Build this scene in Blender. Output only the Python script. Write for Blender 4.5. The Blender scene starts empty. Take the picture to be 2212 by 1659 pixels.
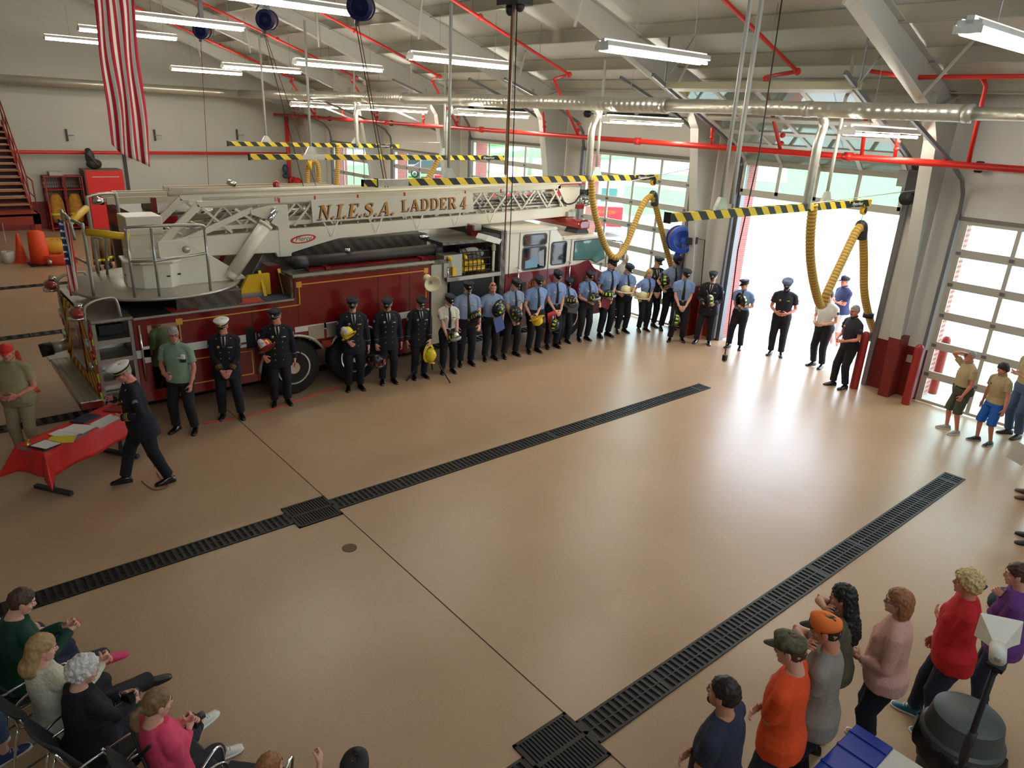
import bpy, bmesh, math, random
import numpy as np
from mathutils import Vector, Matrix, Euler
from math import sin, cos, pi, radians, sqrt
random.seed(7)
D = bpy.data; SC = bpy.context.scene; COL = SC.collection

# ---------------------------------------------------------------- camera
FPX, YAW, PIT, ROL = 1543.96, -0.8571, 0.3577, 0.0503
CAMP = Vector((7.8595, -3.7401, 5.0)); CX, CY = 1106.0, 829.5
fwd = Vector((sin(YAW)*cos(PIT), cos(YAW)*cos(PIT), -sin(PIT)))
rt0 = Vector((cos(YAW), -sin(YAW), 0)); up0 = rt0.cross(fwd)
RT = rt0*cos(ROL)+up0*sin(ROL); UP = up0*cos(ROL)-rt0*sin(ROL)
cd = D.cameras.new('camera'); cam = D.objects.new('camera', cd); COL.objects.link(cam)
cd.sensor_width = 36; cd.lens = FPX/2212*36; cd.clip_end = 500
cam.matrix_world = Matrix(((RT.x,UP.x,-fwd.x,CAMP.x),(RT.y,UP.y,-fwd.y,CAMP.y),(RT.z,UP.z,-fwd.z,CAMP.z),(0,0,0,1)))
SC.camera = cam

def on(u, v, ax, val):
    """point of the photograph (u, v) on the world plane ax = val"""
    d = fwd+RT*((u-CX)/FPX)-UP*((v-CY)/FPX); i = 'XYZ'.index(ax)
    return CAMP+d*((val-CAMP[i])/d[i])

# ---------------------------------------------------------------- sky, light, exposure
wd = D.worlds.new('overcast_sky'); SC.world = wd; wd.use_nodes = True
nt = wd.node_tree; bg = nt.nodes['Background']
tc = nt.nodes.new('ShaderNodeTexCoord'); nz = nt.nodes.new('ShaderNodeTexNoise'); rp = nt.nodes.new('ShaderNodeValToRGB')
nz.inputs['Scale'].default_value = 2.0
rp.color_ramp.elements[0].color = (.62,.78,1,1); rp.color_ramp.elements[1].color = (.84,.92,1,1)
nt.links.new(tc.outputs['Generated'], nz.inputs['Vector']); nt.links.new(nz.outputs['Fac'], rp.inputs['Fac']); nt.links.new(rp.outputs['Color'], bg.inputs['Color'])
bg.inputs['Strength'].default_value = 9.8
TUBE_STRENGTH = 78.0
vs = SC.view_settings; vs.view_transform = 'Standard'; vs.look = 'None'; vs.exposure = -0.26; vs.gamma = 1; vs.use_curve_mapping = False

# ---------------------------------------------------------------- materials
def lin(c):
    return tuple((x/255/12.92 if x/255 <= .04045 else ((x/255+.055)/1.055)**2.4) for x in c)+(1,)
MATS = {}
def M(name, rgb=(128,128,128), rough=.5, metal=0, noise=0, nscale=20, bump=0, emit=0, spec=None, coat=0, bscale=None, ndetail=4):
    if name in MATS: return MATS[name]
    m = D.materials.new(name); m.use_nodes = True; MATS[name] = m
    n = m.node_tree; b = n.nodes['Principled BSDF']
    b.inputs['Base Color'].default_value = lin(rgb); b.inputs['Roughness'].default_value = rough; b.inputs['Metallic'].default_value = metal
    if spec is not None: b.inputs['Specular IOR Level'].default_value = spec
    if coat: b.inputs['Coat Weight'].default_value = coat; b.inputs['Coat Roughness'].default_value = .08
    if emit: b.inputs['Emission Color'].default_value = lin(rgb); b.inputs['Emission Strength'].default_value = emit
    if noise or bump:
        t = n.nodes.new('ShaderNodeTexCoord'); x = n.nodes.new('ShaderNodeTexNoise'); x.inputs['Scale'].default_value = nscale; x.inputs['Detail'].default_value = ndetail
        n.links.new(t.outputs['Object'], x.inputs['Vector'])
        if noise:
            r = n.nodes.new('ShaderNodeValToRGB'); c = lin(rgb)
            r.color_ramp.elements[0].position = .3; r.color_ramp.elements[1].position = .7
            r.color_ramp.elements[0].color = tuple(v*(1-noise) for v in c[:3])+(1,); r.color_ramp.elements[1].color = tuple(min(1, v*(1+noise)) for v in c[:3])+(1,)
            n.links.new(x.outputs['Fac'], r.inputs['Fac']); n.links.new(r.outputs['Color'], b.inputs['Base Color'])
        if bump:
            bp = n.nodes.new('ShaderNodeBump'); bp.inputs['Strength'].default_value = bump; bp.inputs['Distance'].default_value = .02
            y = x
            if bscale: y = n.nodes.new('ShaderNodeTexNoise'); y.inputs['Scale'].default_value = bscale; n.links.new(t.outputs['Object'], y.inputs['Vector'])
            n.links.new(y.outputs['Fac'], bp.inputs['Height']); n.links.new(bp.outputs['Normal'], b.inputs['Normal'])
    return m
def nodes(m): return m.node_tree, m.node_tree.nodes, m.node_tree.nodes['Principled BSDF']
def glass(name, tint=(235,245,240), refl=.12):
    m = D.materials.new(name); m.use_nodes = True; n = m.node_tree; n.nodes.clear(); MATS[name] = m
    o = n.nodes.new('ShaderNodeOutputMaterial'); mx = n.nodes.new('ShaderNodeMixShader'); t = n.nodes.new('ShaderNodeBsdfTransparent'); g = n.nodes.new('ShaderNodeBsdfGlossy')
    fr = n.nodes.new('ShaderNodeMapRange'); lw = n.nodes.new('ShaderNodeLayerWeight'); lw.inputs['Blend'].default_value = .5
    pw = n.nodes.new('ShaderNodeMath'); pw.operation = 'POWER'; pw.inputs[1].default_value = 4; n.links.new(lw.outputs['Facing'], pw.inputs[0]); n.links.new(pw.outputs[0], fr.inputs[0])
    fr.inputs['To Min'].default_value = refl*.4; fr.inputs['To Max'].default_value = .7
    g.inputs['Roughness'].default_value = .02; t.inputs['Color'].default_value = lin(tint)
    n.links.new(fr.outputs[0], mx.inputs[0]); n.links.new(t.outputs[0], mx.inputs[1]); n.links.new(g.outputs[0], mx.inputs[2]); n.links.new(mx.outputs[0], o.inputs[0])
    return m
def wavestripe(name, c1, c2, scale, direction, rough=.5, metal=0, thresh=.5, rot=(0,0,0)):
    """hard stripes across an object axis"""
    m = M(name, c1, rough, metal); n, nn, b = nodes(m)
    t = nn.new('ShaderNodeTexCoord'); mp = nn.new('ShaderNodeMapping'); mp.inputs['Rotation'].default_value = rot
    w = nn.new('ShaderNodeTexWave'); w.bands_direction = direction; w.inputs['Scale'].default_value = scale
    r = nn.new('ShaderNodeValToRGB'); r.color_ramp.interpolation = 'CONSTANT'
    r.color_ramp.elements[0].color = lin(c1); r.color_ramp.elements[1].color = lin(c2); r.color_ramp.elements[1].position = thresh
    n.links.new(t.outputs['Object'], mp.inputs[0]); n.links.new(mp.outputs[0], w.inputs[0]); n.links.new(w.outputs['Fac'], r.inputs[0]); n.links.new(r.outputs[0], b.inputs['Base Color'])
    return m
def checker_metal(name, c1, c2, scale, rough=.3, metal=.8):
    m = M(name, c1, rough, metal); n, nn, b = nodes(m)
    t = nn.new('ShaderNodeTexCoord'); mp = nn.new('ShaderNodeMapping'); mp.inputs['Rotation'].default_value = (.78,.78,.78)
    w = nn.new('ShaderNodeTexChecker'); w.inputs['Scale'].default_value = scale; w.inputs['Color1'].default_value = lin(c1); w.inputs['Color2'].default_value = lin(c2)
    bp = nn.new('ShaderNodeBump'); bp.inputs['Strength'].default_value = .5; bp.inputs['Distance'].default_value = .01
    n.links.new(t.outputs['Object'], mp.inputs[0]); n.links.new(mp.outputs[0], w.inputs[0]); n.links.new(w.outputs['Color'], b.inputs['Base Color'])
    n.links.new(w.outputs['Fac'], bp.inputs['Height']); n.links.new(bp.outputs['Normal'], b.inputs['Normal'])
    return m

# ---------------------------------------------------------------- mesh helpers
class MB:
    def __init__(s): s.v = []; s.f = []; s.mi = []; s.cur = 0
    def add(s, vs_, fs):
        o = len(s.v); s.v += [tuple(p) for p in vs_]
        for f in fs: s.f.append(tuple(i+o for i in f)); s.mi.append(s.cur)
        return s
    def box(s, c, size, rot=None):
        c = Vector(c); h = [x/2 for x in size]; ps = []
        for x in (-1,1):
            for y in (-1,1):
                for z in (-1,1):
                    p = Vector((x*h[0], y*h[1], z*h[2]))
                    if rot is not None: p = rot @ p
                    ps.append(c+p)
        return s.add(ps, [(0,1,3,2),(4,6,7,5),(0,4,5,1),(2,3,7,6),(0,2,6,4),(1,5,7,3)])
    def b2(s, a, b):
        return s.box([(a[i]+b[i])/2 for i in range(3)], [abs(b[i]-a[i]) for i in range(3)])
    def frame(s, d, upv=None):
        d = Vector(d).normalized(); r = Vector(upv) if upv else (Vector((0,0,1)) if abs(d.z) < .9 else Vector((1,0,0)))
        x = d.cross(r).normalized(); y = x.cross(d); return x, y
    def tube(s, pts, r, n=8, caps=True, rs=None):
        pts = [Vector(p) for p in pts]; rings = []
        for i, p in enumerate(pts):
            d = (pts[min(i+1, len(pts)-1)]-pts[max(i-1, 0)])
            if d.length < 1e-9: d = Vector((0,0,1))
            d.normalize()
            if i == 0: x, y = s.frame(d)
            else:
                x = (x-d*x.dot(d))
                x = x.normalized() if x.length > 1e-6 else s.frame(d)[0]
                y = x.cross(d)
            q = rs[i] if rs else r
            rings.append([p+x*(q*cos(2*pi*k/n))+y*(q*sin(2*pi*k/n)) for k in range(n)])
        return s.loft(rings, caps)
    def loft(s, rings, caps=True):
        n = len(rings[0]); vs_ = [p for r in rings for p in r]; fs = []
        for i in range(len(rings)-1):
            for k in range(n):
                k2 = (k+1) % n; fs.append((i*n+k, (i+1)*n+k, (i+1)*n+k2, i*n+k2))
        if caps: fs.append(tuple(range(n))); fs.append(tuple(reversed([(len(rings)-1)*n+k for k in range(n)])))
        return s.add(vs_, fs)
    def bar(s, a, b, w, h, upv=(0,0,1)):
        a, b = Vector(a), Vector(b); d = (b-a).normalized(); u_ = Vector(upv)
        if abs(d.dot(u_)) > .98: u_ = Vector((0,1,0))
        x = d.cross(u_).normalized(); y = x.cross(d)
        r = [[p+x*(sx*w/2)+y*(sy*h/2) for sx, sy in ((-1,-1),(1,-1),(1,1),(-1,1))] for p in (a, b)]
        return s.loft(r)
    def lathe(s, prof, c=(0,0,0), axis=(0,0,1), n=16, caps=True, sy=1.0):
        x, y = s.frame(axis); ax = Vector(axis).normalized(); c = Vector(c)
        return s.loft([[c+ax*z+x*(max(r, 1e-4)*cos(2*pi*k/n))+y*(max(r, 1e-4)*sy*sin(2*pi*k/n)) for k in range(n)] for r, z in prof], caps)
    def ell(s, c, r, n=12, m=8, rot=None):
        rings = []; c = Vector(c)
        for i in range(m+1):
            t = pi*i/m; t = min(max(t, .03), pi-.03); q = []
            for k in range(n):
                p = Vector((r[0]*sin(t)*cos(2*pi*k/n), r[1]*sin(t)*sin(2*pi*k/n), -r[2]*cos(t)))
                if rot is not None: p = rot @ p
                q.append(c+p)
            rings.append(q)
        return s.loft(rings)
    def prism(s, poly, ax, lo, hi):
        """2-D polygon in the two other axes, extruded along ax"""
        i = 'XYZ'.index(ax); a, b = [k for k in range(3) if k != i]; ps = []
        for w in (lo, hi):
            for p in poly:
                q = [0,0,0]; q[i] = w; q[a] = p[0]; q[b] = p[1]; ps.append(q)
        n = len(poly); fs = [tuple(range(n)), tuple(reversed(range(n, 2*n)))]
        for k in range(n): fs.append((k, n+k, n+(k+1) % n, (k+1) % n))
        return s.add(ps, fs)
    def mesh(s, name, smooth=False):
        me = D.meshes.new(name); me.from_pydata(s.v, [], s.f); me.polygons.foreach_set('material_index', s.mi)
        bm = bmesh.new(); bm.from_mesh(me); bmesh.ops.recalc_face_normals(bm, faces=bm.faces); bm.to_mesh(me); bm.free()
        if smooth: me.polygons.foreach_set('use_smooth', [True]*len(me.polygons))
        me.update(); return me
    def build(s, name, mat, parent=None, smooth=False, bevel=0):
        me = s.mesh(name, smooth)
        for m in (mat if isinstance(mat, (list, tuple)) else [mat]): me.materials.append(m)
        o = D.objects.new(name, me); COL.objects.link(o)
        if parent is not None: par(o, parent)
        if bevel:
            md = o.modifiers.new('bevel', 'BEVEL'); md.width = bevel; md.segments = 2; md.limit_method = 'ANGLE'; md.angle_limit = radians(40)
        if smooth == 'auto': autosm(o)
        return o
def autosm(o, ang=35):
    me = o.data; bm = bmesh.new(); bm.from_mesh(me)
    for f in bm.faces: f.smooth = True
    for e in bm.edges:
        e.smooth = not (len(e.link_faces) == 2 and e.calc_face_angle(0) > radians(ang))
    bm.to_mesh(me); bm.free()
WM = {}
def wmat(o):
    m = Matrix.LocRotScale(o.location, o.rotation_euler, o.scale)
    return wmat(o.parent) @ o.matrix_parent_inverse @ m if o.parent else m
def par(o, p):
    o.parent = p; o.matrix_parent_inverse = wmat(p).inverted()
def tag(o, label, cat, group=None, kind=None):
    if label: o['label'] = label
    if cat: o['category'] = cat
    if group: o['group'] = group
    if kind: o['kind'] = kind
    return o
def thing(name, label, cat, loc=(0,0,0), rz=0, group=None, parent=None):
    o = D.objects.new(name, None); COL.objects.link(o); o.location = (tuple(loc)+(0,))[:3]; o.rotation_euler = (0,0,rz); o.empty_display_size = .1
    return tag(o, label, cat, group)
def struct(name, mb, mat, parent=None, label=None, **k):
    o = mb.build(name, mat, parent, **k)
    if parent is None: o['kind'] = 'structure'
    if label: o['label'] = label
    return o
def dup(root, loc=None, rot=None, label=None, group=None):
    r = root.copy(); COL.objects.link(r)
    if loc is not None: r.location = loc
    if rot is not None: r.rotation_euler = rot
    if label: r['label'] = label
    if group: r['group'] = group
    def rec(a, b):
        for ch in [c for c in D.objects if c.parent == a]:
            c = ch.copy(); COL.objects.link(c); c.parent = b; rec(ch, c)
    rec(root, r); return r
def text(body, size, mat, loc, xdir, ydir, parent=None, name='lettering', ext=.002, shear=0, align='CENTER', sx=1):
    cu = D.curves.new(name, 'FONT'); cu.body = body; cu.size = size; cu.extrude = ext; cu.align_x = align; cu.align_y = 'CENTER'; cu.shear = shear; cu.resolution_u = 3
    t = D.objects.new('tmp_text', cu); COL.objects.link(t)
    bpy.context.view_layer.update(); dg = bpy.context.evaluated_depsgraph_get()
    me = D.meshes.new_from_object(t.evaluated_get(dg)); D.objects.remove(t); D.curves.remove(cu)
    x = Vector(xdir).normalized(); y = Vector(ydir).normalized(); z = x.cross(y)
    for v in me.vertices: v.co = Vector(loc)+x*(v.co.x*sx)+y*v.co.y+z*v.co.z
    me.name = name; me.materials.clear(); me.materials.append(mat); o = D.objects.new(name, me); COL.objects.link(o)
    if parent is not None: par(o, parent)
    return o
def curve_pts(ctrl, n=8):
    """Catmull-Rom through the control points"""
    P = [Vector(p) for p in ctrl]; P = [P[0]*2-P[1]]+P+[P[-1]*2-P[-2]]; out = []
    for i in range(1, len(P)-2):
        for k in range(n):
            t = k/n; a, b, c, d = P[i-1], P[i], P[i+1], P[i+2]
            out.append(.5*((2*b)+(c-a)*t+(2*a-5*b+4*c-d)*t*t+(3*b-a-3*c+d)*t**3))
    out.append(P[-2]); return out

# common materials
CREAM = M('cream_wall_paint', (180,177,163), .55, noise=.05, nscale=1.2)
STEEL = M('white_steel_paint', (184,182,172), .5, noise=.03, nscale=2)
CEIL = M('ceiling_insulation', (205,204,196), .6, noise=.04, nscale=3, bump=.15)
WRED = M('dark_red_wainscot', (118,28,24), .45, noise=.06, nscale=4)
GALV = M('galvanized_metal', (186,184,172), .34, .6, noise=.12, nscale=8)
CHROME = M('chrome', (215,215,215), .12, 1)
ALU = M('brushed_aluminium', (175,172,162), .35, .8, noise=.1, nscale=30)
BLACK = M('black_rubber', (18,18,19), .6)
DARK = M('dark_grey_paint', (45,45,46), .5)
PIPE = M('red_pipe_paint', (205,40,28), .4)
FRED = M('fire_truck_red', (112,10,14), .28, coat=.6)
FWHITE = M('truck_white_paint', (226,218,194), .35, coat=.3)
FCREAM = M('cab_cream_paint', (226,219,200), .25, coat=.5)
GOLD = M('gold_leaf', (200,140,45), .4, .3)
YELLOW = M('safety_yellow', (226,180,20), .5)
NAVYP = M('reel_blue_paint', (20,60,150), .35)
WHITEP = M('white_plastic', (225,224,215), .45)
ORANGE = M('cone_orange', (230,72,20), .5)
GLASS = glass('clear_window_glass', (236,246,241))
DPLATE = checker_metal('diamond_plate', (128,124,114), (82,80,74), 42)
HAZ = None
# ================================================================= ROOM SHELL
XL, XR, YF, YB = -25.6, 12.0, 11.4, -11.0        # left wall, right wall, door wall, rear wall
EAVE, SLOPE, YRIDGE = 5.78, .335, 0.0
def roofz(y): return EAVE+SLOPE*(YF-y) if y >= YRIDGE else EAVE+SLOPE*YF-SLOPE*(YRIDGE-y)
# floor
fm = M('tan_epoxy_floor', (184,150,118), .33); n, nn, b = nodes(fm)
t = nn.new('ShaderNodeTexCoord'); a = nn.new('ShaderNodeTexNoise'); a.inputs['Scale'].default_value = .55; a.inputs['Detail'].default_value = 3
sp = nn.new('ShaderNodeTexNoise'); sp.inputs['Scale'].default_value = 90; sp.inputs['Detail'].default_value = 2
r1 = nn.new('ShaderNodeValToRGB'); r1.color_ramp.elements[0].position = .0; r1.color_ramp.elements[1].position = 1.0
r1.color_ramp.elements[0].color = lin((164,132,98)); r1.color_ramp.elements[1].color = lin((190,160,128))
r2 = nn.new('ShaderNodeValToRGB'); r2.color_ramp.elements[0].position = .33; r2.color_ramp.elements[1].position = .45
r2.color_ramp.elements[0].color = (.80,.78,.74,1); r2.color_ramp.elements[1].color = (1,1,1,1)
mx = nn.new('ShaderNodeMix'); mx.data_type = 'RGBA'; mx.blend_type = 'MULTIPLY'; mx.inputs[0].default_value = 1
rr = nn.new('ShaderNodeMapRange'); rr.inputs['To Min'].default_value = .25; rr.inputs['To Max'].default_value = .33
for q in (a, sp): n.links.new(t.outputs['Object'], q.inputs['Vector'])
n.links.new(a.outputs['Fac'], r1.inputs[0]); n.links.new(sp.outputs['Fac'], r2.inputs[0]); n.links.new(r1.outputs[0], mx.inputs[6]); n.links.new(r2.outputs[0], mx.inputs[7])
n.links.new(mx.outputs[2], b.inputs['Base Color']); b.inputs['Roughness'].default_value = .32
bp = nn.new('ShaderNodeBump'); bp.inputs['Strength'].default_value = .06; bp.inputs['Distance'].default_value = .01
n.links.new(sp.outputs['Fac'], bp.inputs['Height']); n.links.new(bp.outputs[0], b.inputs['Normal'])
struct('floor', MB().b2((XL,YB,-.2),(XR,YF+.12,0)), fm)
# saw-cut joint in the slab
JOINT = M('joint_dark', (70,48,34), .8)
struct('trim_1', MB().b2((-3.95,-.006,.0005),(9.5,.006,.003)), JOINT)
# walls with liner-panel seams
wm = M('liner_panel', (180,177,163), .5); n, nn, b = nodes(wm)
t = nn.new('ShaderNodeTexCoord'); sx_ = nn.new('ShaderNodeSeparateXYZ'); n.links.new(t.outputs['Object'], sx_.inputs[0])
ns = nn.new('ShaderNodeTexNoise'); ns.inputs['Scale'].default_value = .8; n.links.new(t.outputs['Object'], ns.inputs['Vector'])
rw = nn.new('ShaderNodeValToRGB'); rw.color_ramp.elements[0].color = lin((172,169,155)); rw.color_ramp.elements[1].color = lin((188,185,171)); n.links.new(ns.outputs['Fac'], rw.inputs[0]); n.links.new(rw.outputs[0], b.inputs['Base Color'])
w = MB().b2((XL-.2,YB,1.05),(XL,YF,EAVE)); w.prism([(YB,EAVE),(YF,EAVE),(YRIDGE,roofz(0))], 'X', XL-.2, XL)
for z in (2.05,3.35,3.78,5.0): w.b2((XL,-3,z),(XL+.012,YF,z+.025))
w.cur = 1; w.b2((XL-.2,YB,0),(XL+.01,YF,1.05))
struct('wall_left', w, [wm, WRED])
struct('wall_right', MB().b2((XR,YB,0),(XR+.2,YF,7)), wm)
struct('wall_rear', MB().b2((XL,YB-.2,0),(XR,YB,EAVE+.3)), wm)
# door wall: piers and headers
DOORS = [(-20.42,3.6),(-15.36,3.6),(-10.36,4.22),(-5.07,4.22),(0,4.22),(4.77,3.6)]; HW = 1.84
w = MB(); edges = [XL]+[e for x, h in DOORS for e in (x-HW, x+HW)]+[XR]
for i in range(0, len(edges), 2):
    w.cur = 0; w.b2((edges[i],YF,1.05),(edges[i+1],YF+.12,EAVE)); w.cur = 1; w.b2((edges[i],YF-.005,0),(edges[i+1],YF+.12,1.05))
w.cur = 0
for x, h in DOORS: w.b2((x-HW,YF,h),(x+HW,YF+.12,EAVE))
for z in (4.6,5.2): w.b2((XL,YF-.01,z),(XR,YF,z+.02))
struct('wall_front', w, [M('front_liner_panel',(222,217,206),.5,noise=.03,nscale=1.5), WRED])
# brick piers outside each door
bk = M('red_brick', (176,96,88), .8); n, nn, b = nodes(bk); t = nn.new('ShaderNodeTexCoord'); br = nn.new('ShaderNodeTexBrick'); mp = nn.new('ShaderNodeMapping'); mp.inputs['Rotation'].default_value = (pi/2,0,0)
br.inputs['Color1'].default_value = lin((178,98,90)); br.inputs['Color2'].default_value = lin((168,88,82)); br.inputs['Mortar'].default_value = lin((190,150,140)); br.inputs['Scale'].default_value = 5
n.links.new(t.outputs['Object'], mp.inputs[0]); n.links.new(mp.outputs[0], br.inputs[0]); n.links.new(br.outputs[0], b.inputs['Base Color'])
w = MB()
for i in range(0, len(edges), 2):
    w.b2((edges[i]-(.3 if i == 0 else -.03),YF+.125,0),(edges[i+1]-.03,YF+.62,6.2))
for x, h in DOORS: w.b2((x-HW-.03,YF+.125,h+.02),(x+HW+.03,YF+.6,6.2))
struct('wall_exterior', w, bk)
# roof
w = MB()
for y0, y1 in ((YB,YRIDGE),(YRIDGE,YF+.6)):
    w.add([(XL-.2,y0,roofz(y0)),(XR+.2,y0,roofz(y0)),(XR+.2,y1,roofz(y1)),(XL-.2,y1,roofz(y1)),(XL-.2,y0,roofz(y0)+.15),(XR+.2,y0,roofz(y0)+.15),(XR+.2,y1,roofz(y1)+.15),(XL-.2,y1,roofz(y1)+.15)],
          [(0,1,2,3),(4,7,6,5),(0,4,5,1),(2,6,7,3),(0,3,7,4),(1,5,6,2)])
struct('ceiling', w, CEIL)
# purlins (one member each)
ti = 2
for y in (10.75,9.6,8.25,6.75,5.25,3.75,2.25,.75,-.75,-2.25):
    z = roofz(y)-.02; w = MB().b2((XL,y-.025,z-.24),(XR,y+.025,z)).b2((XL,y-.09,z-.245),(XR,y+.025,z-.23))
    struct('trim_%d' % ti, w, M('purlin_paint',(170,164,146),.55)); ti += 1
w = MB().b2((XL,YF-.28,EAVE-.33),(XR,YF-.02,EAVE-.03)).b2((XL,YF-.33,EAVE-.34),(XR,YF-.02,EAVE-.32)); struct('trim_%d' % ti, w, STEEL); ti += 1
# rigid steel frames: tapered column + tapered rafter, web and flanges
FR = [2.42,-2.6,-7.75,-12.9,-18.0,-23.0]
redbase = WRED
for i, x in enumerate(FR):
    f = D.objects.new('trim_%d' % ti, None); COL.objects.link(f); f['kind'] = 'structure'; f.location = (x,YF,0); ti += 1
    inner = [(11.08,0),(10.72,3.0),(10.36,4.95),(9.98,5.42),(6.0,6.93),(0,8.95)]
    outer = [(YF-.02,0),(YF-.02,5.5),(10.9,5.72),(0,9.3)]
    MB().prism([(YF-.03,0.02),(YF-.03,5.6),(10.9,5.7),(0,9.28)]+inner[::-1], 'X', x-.006, x+.006).build('web', STEEL, f)
    fl = MB()
    for a, c in zip(inner, inner[1:]):
        if a[1] < .5:
            m_ = (a[0]+(c[0]-a[0])*1.25/(c[1]-a[1]), 1.25); fl.cur = 1; fl.bar((x,a[0],a[1]),(x,m_[0],m_[1]),.22,.016,(0,1,0)); fl.cur = 0; fl.bar((x,m_[0],m_[1]),(x,c[0],c[1]),.22,.016,(0,1,0))
        else: fl.bar((x,a[0],a[1]),(x,c[0],c[1]),.22,.016,(0,1,0) if c[1]-a[1] > 1 and c[0] > 10.2 else (0,0,1))
    fl.bar((x,10.9,5.71),(x,0,9.29),.22,.016)
    fl.build('flange', [STEEL, WRED], f)
    st = MB().b2((x-.11,9.95,5.43),(x+.11,9.965,5.72)).bar((x,9.98,5.42),(x,10.9,5.71),.2,.012)
    st.build('stiffener', STEEL, f)
    for yb in (8.95,5.95):
        MB().tube([(x+.1,yb+.35,roofz(yb+.35)-.62-.28),(x+.95,yb-.1,roofz(yb-.1)-.12)], .028, 6).build('flange_brace', STEEL, f)
    if i < 2:
        MB().b2((x-.1,YF-.4,.0),(x+.1,YF,1.25)).build('column_guard', WRED, f)
# door jambs and tracks, glazed sectional doors
JAMB = M('jamb_paint', (200,196,178), .5); DTRK = M('track_steel', (120,122,124), .4, .5)
ALF = M('door_frame_aluminium', (196,193,182), .42, .35)
def door(idx, x, h, label):
    d = D.objects.new('door_%d' % idx, None); COL.objects.link(d); d['kind'] = 'structure'; d['label'] = label; d.location = (x,YF,0)
    y = YF-.03
    w = MB()
    for s in (-1,1):
        w.b2((x+s*HW-.03*s-.03,y-.04,.02),(x+s*HW-.03*s+.03,y,h))
    for k in range(5): xx = x-HW+.06+(2*HW-.12)*k/4; w.b2((xx-.035,y-.035,.03),(xx+.035,y,h)) if 0 < k < 4 else w.b2((xx-.05,y-.035,.03),(xx+.05,y,h))
    rows = round(h/.6); ph = h/rows
    for k in range(rows+1):
        z = ph*k; w.b2((x-HW+.03,y-.038,max(.02,z-.075)),(x+HW-.03,y+.002,min(h,z+.075)))
    w.build('panel_frame', ALF, d)
    hg = MB()
    for k in range(1, rows):
        for j in range(5): xx = x-HW+.08+(2*HW-.16)*j/4; hg.b2((xx-.04,y-.055,ph*k-.03),(xx+.04,y-.03,ph*k+.03))
    hg.build('hinge', DTRK, d)
    MB().b2((x-HW+.05,y-.018,.06),(x+HW-.05,y-.012,h-.05)).build('pane', GLASS, d)
    tr = MB()
    for s in (-1,1):
        X = x+s*(HW+.07); tr.b2((X-.03,y-.11,.05),(X+.03,y-.02,h+.1))
        pts = [(X,y-.06,h+.1),(X,y-.12,h+.45),(X,y-.35,h+.72),(X,y-1.0,h+1.0),(X,y-3.0,h+1.65)]
        for a_, b_ in zip(pts, pts[1:]): tr.bar(a_, b_, .05, .06)
    tr.build('track', DTRK, d)
    if idx != 5: MB().b2((x-HW-.05,y-.05,h-.01),(x+HW+.05,y+.0,h+.06)).build('header_seal', M('seal_grey', (120,116,104), .6), d)
    return d
names = ['leftmost closed glazed garage door in the far corner','closed glazed garage door showing parked cars outside','closed glazed garage door behind the ladder truck tip','closed tall glazed garage door in front of the ladder truck cab','','closed glazed garage door on the right behind the scouts']
for i, (x, h) in enumerate(DOORS):
    if i != 4: door(i+1, x, h, names[i])
# the open door: glazed sections run up into the sloping tracks
d = D.objects.new('door_5', None); COL.objects.link(d); d['kind'] = 'structure'; d['label'] = 'open glazed garage door rolled up under the roof'; d.location = (0,YF,0)
path = [(11.33,3.62),(11.33,4.3),(11.2,4.52),(10.75,4.72),(10.25,4.93),(9.75,5.13),(9.25,5.34),(8.45,5.66)]
fr, hg, tr = MB(), MB(), MB()
pn = MB()
def pl_(t_):
    L = 0; seg = []
    for a_, b_ in zip(path, path[1:]): l_ = math.hypot(b_[0]-a_[0], b_[1]-a_[1]); seg.append((L, l_, a_, b_)); L += l_
    for s0, l_, a_, b_ in seg:
        if t_ <= s0+l_+1e-6: q = (t_-s0)/l_; return (a_[0]+(b_[0]-a_[0])*q, a_[1]+(b_[1]-a_[1])*q)
    return path[-1]
TL = sum(math.hypot(b_[0]-a_[0], b_[1]-a_[1]) for a_, b_ in zip(path, path[1:]))
ts = [0,.68]+[.68+(TL-.68)*k/5 for k in range(1,6)]
for k, t_ in enumerate(ts):
    p = pl_(t_); p2 = pl_(min(TL, t_+.05)) if t_ < TL else (p[0], p[1]); pm = pl_(max(0, t_-.05))
    dv = (pl_(min(TL,t_+.05))[0]-pm[0], pl_(min(TL,t_+.05))[1]-pm[1]); L = math.hypot(*dv); dv = (dv[0]/L*.075, dv[1]/L*.075)
    fr.bar((-HW+.03,p[0],p[1]),(HW-.03,p[0],p[1]),.04,.15,(0,dv[0],dv[1]))
for k in range(len(ts)-1):
    a_, b_ = pl_(ts[k]), pl_(ts[k+1])
    for j in range(5): xx = -HW+.06+(2*HW-.12)*j/4; fr.bar((xx,a_[0],a_[1]),(xx,b_[0],b_[1]),.08,.04)
    pn.bar((-HW+.05,(a_[0]+b_[0])/2,(a_[1]+b_[1])/2),(HW-.05,(a_[0]+b_[0])/2,(a_[1]+b_[1])/2),.006,math.hypot(b_[0]-a_[0],b_[1]-a_[1])-.1,(0,b_[0]-a_[0],b_[1]-a_[1]))
fr.build('panel_frame', ALF, d); pn.build('pane', GLASS, d)
for s in (-1,1):
    X = s*(HW+.07); tr.b2((X-.03,YF-.14,.05),(X+.03,YF-.05,4.3))
    pts = [(X,q[0]-.02,q[1]) for q in path[1:]]+[(X,7.9,5.88)]
    for a_, b_ in zip(pts, pts[1:]): tr.bar(a_, b_, .05, .07)
tr.build('track', DTRK, d)
MB().b2((-HW-.1,8.3,5.66),(HW+.15,8.36,5.78)).build('strut', M('strut_tan', (168,160,130), .5), d)
hs = MB()
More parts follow.
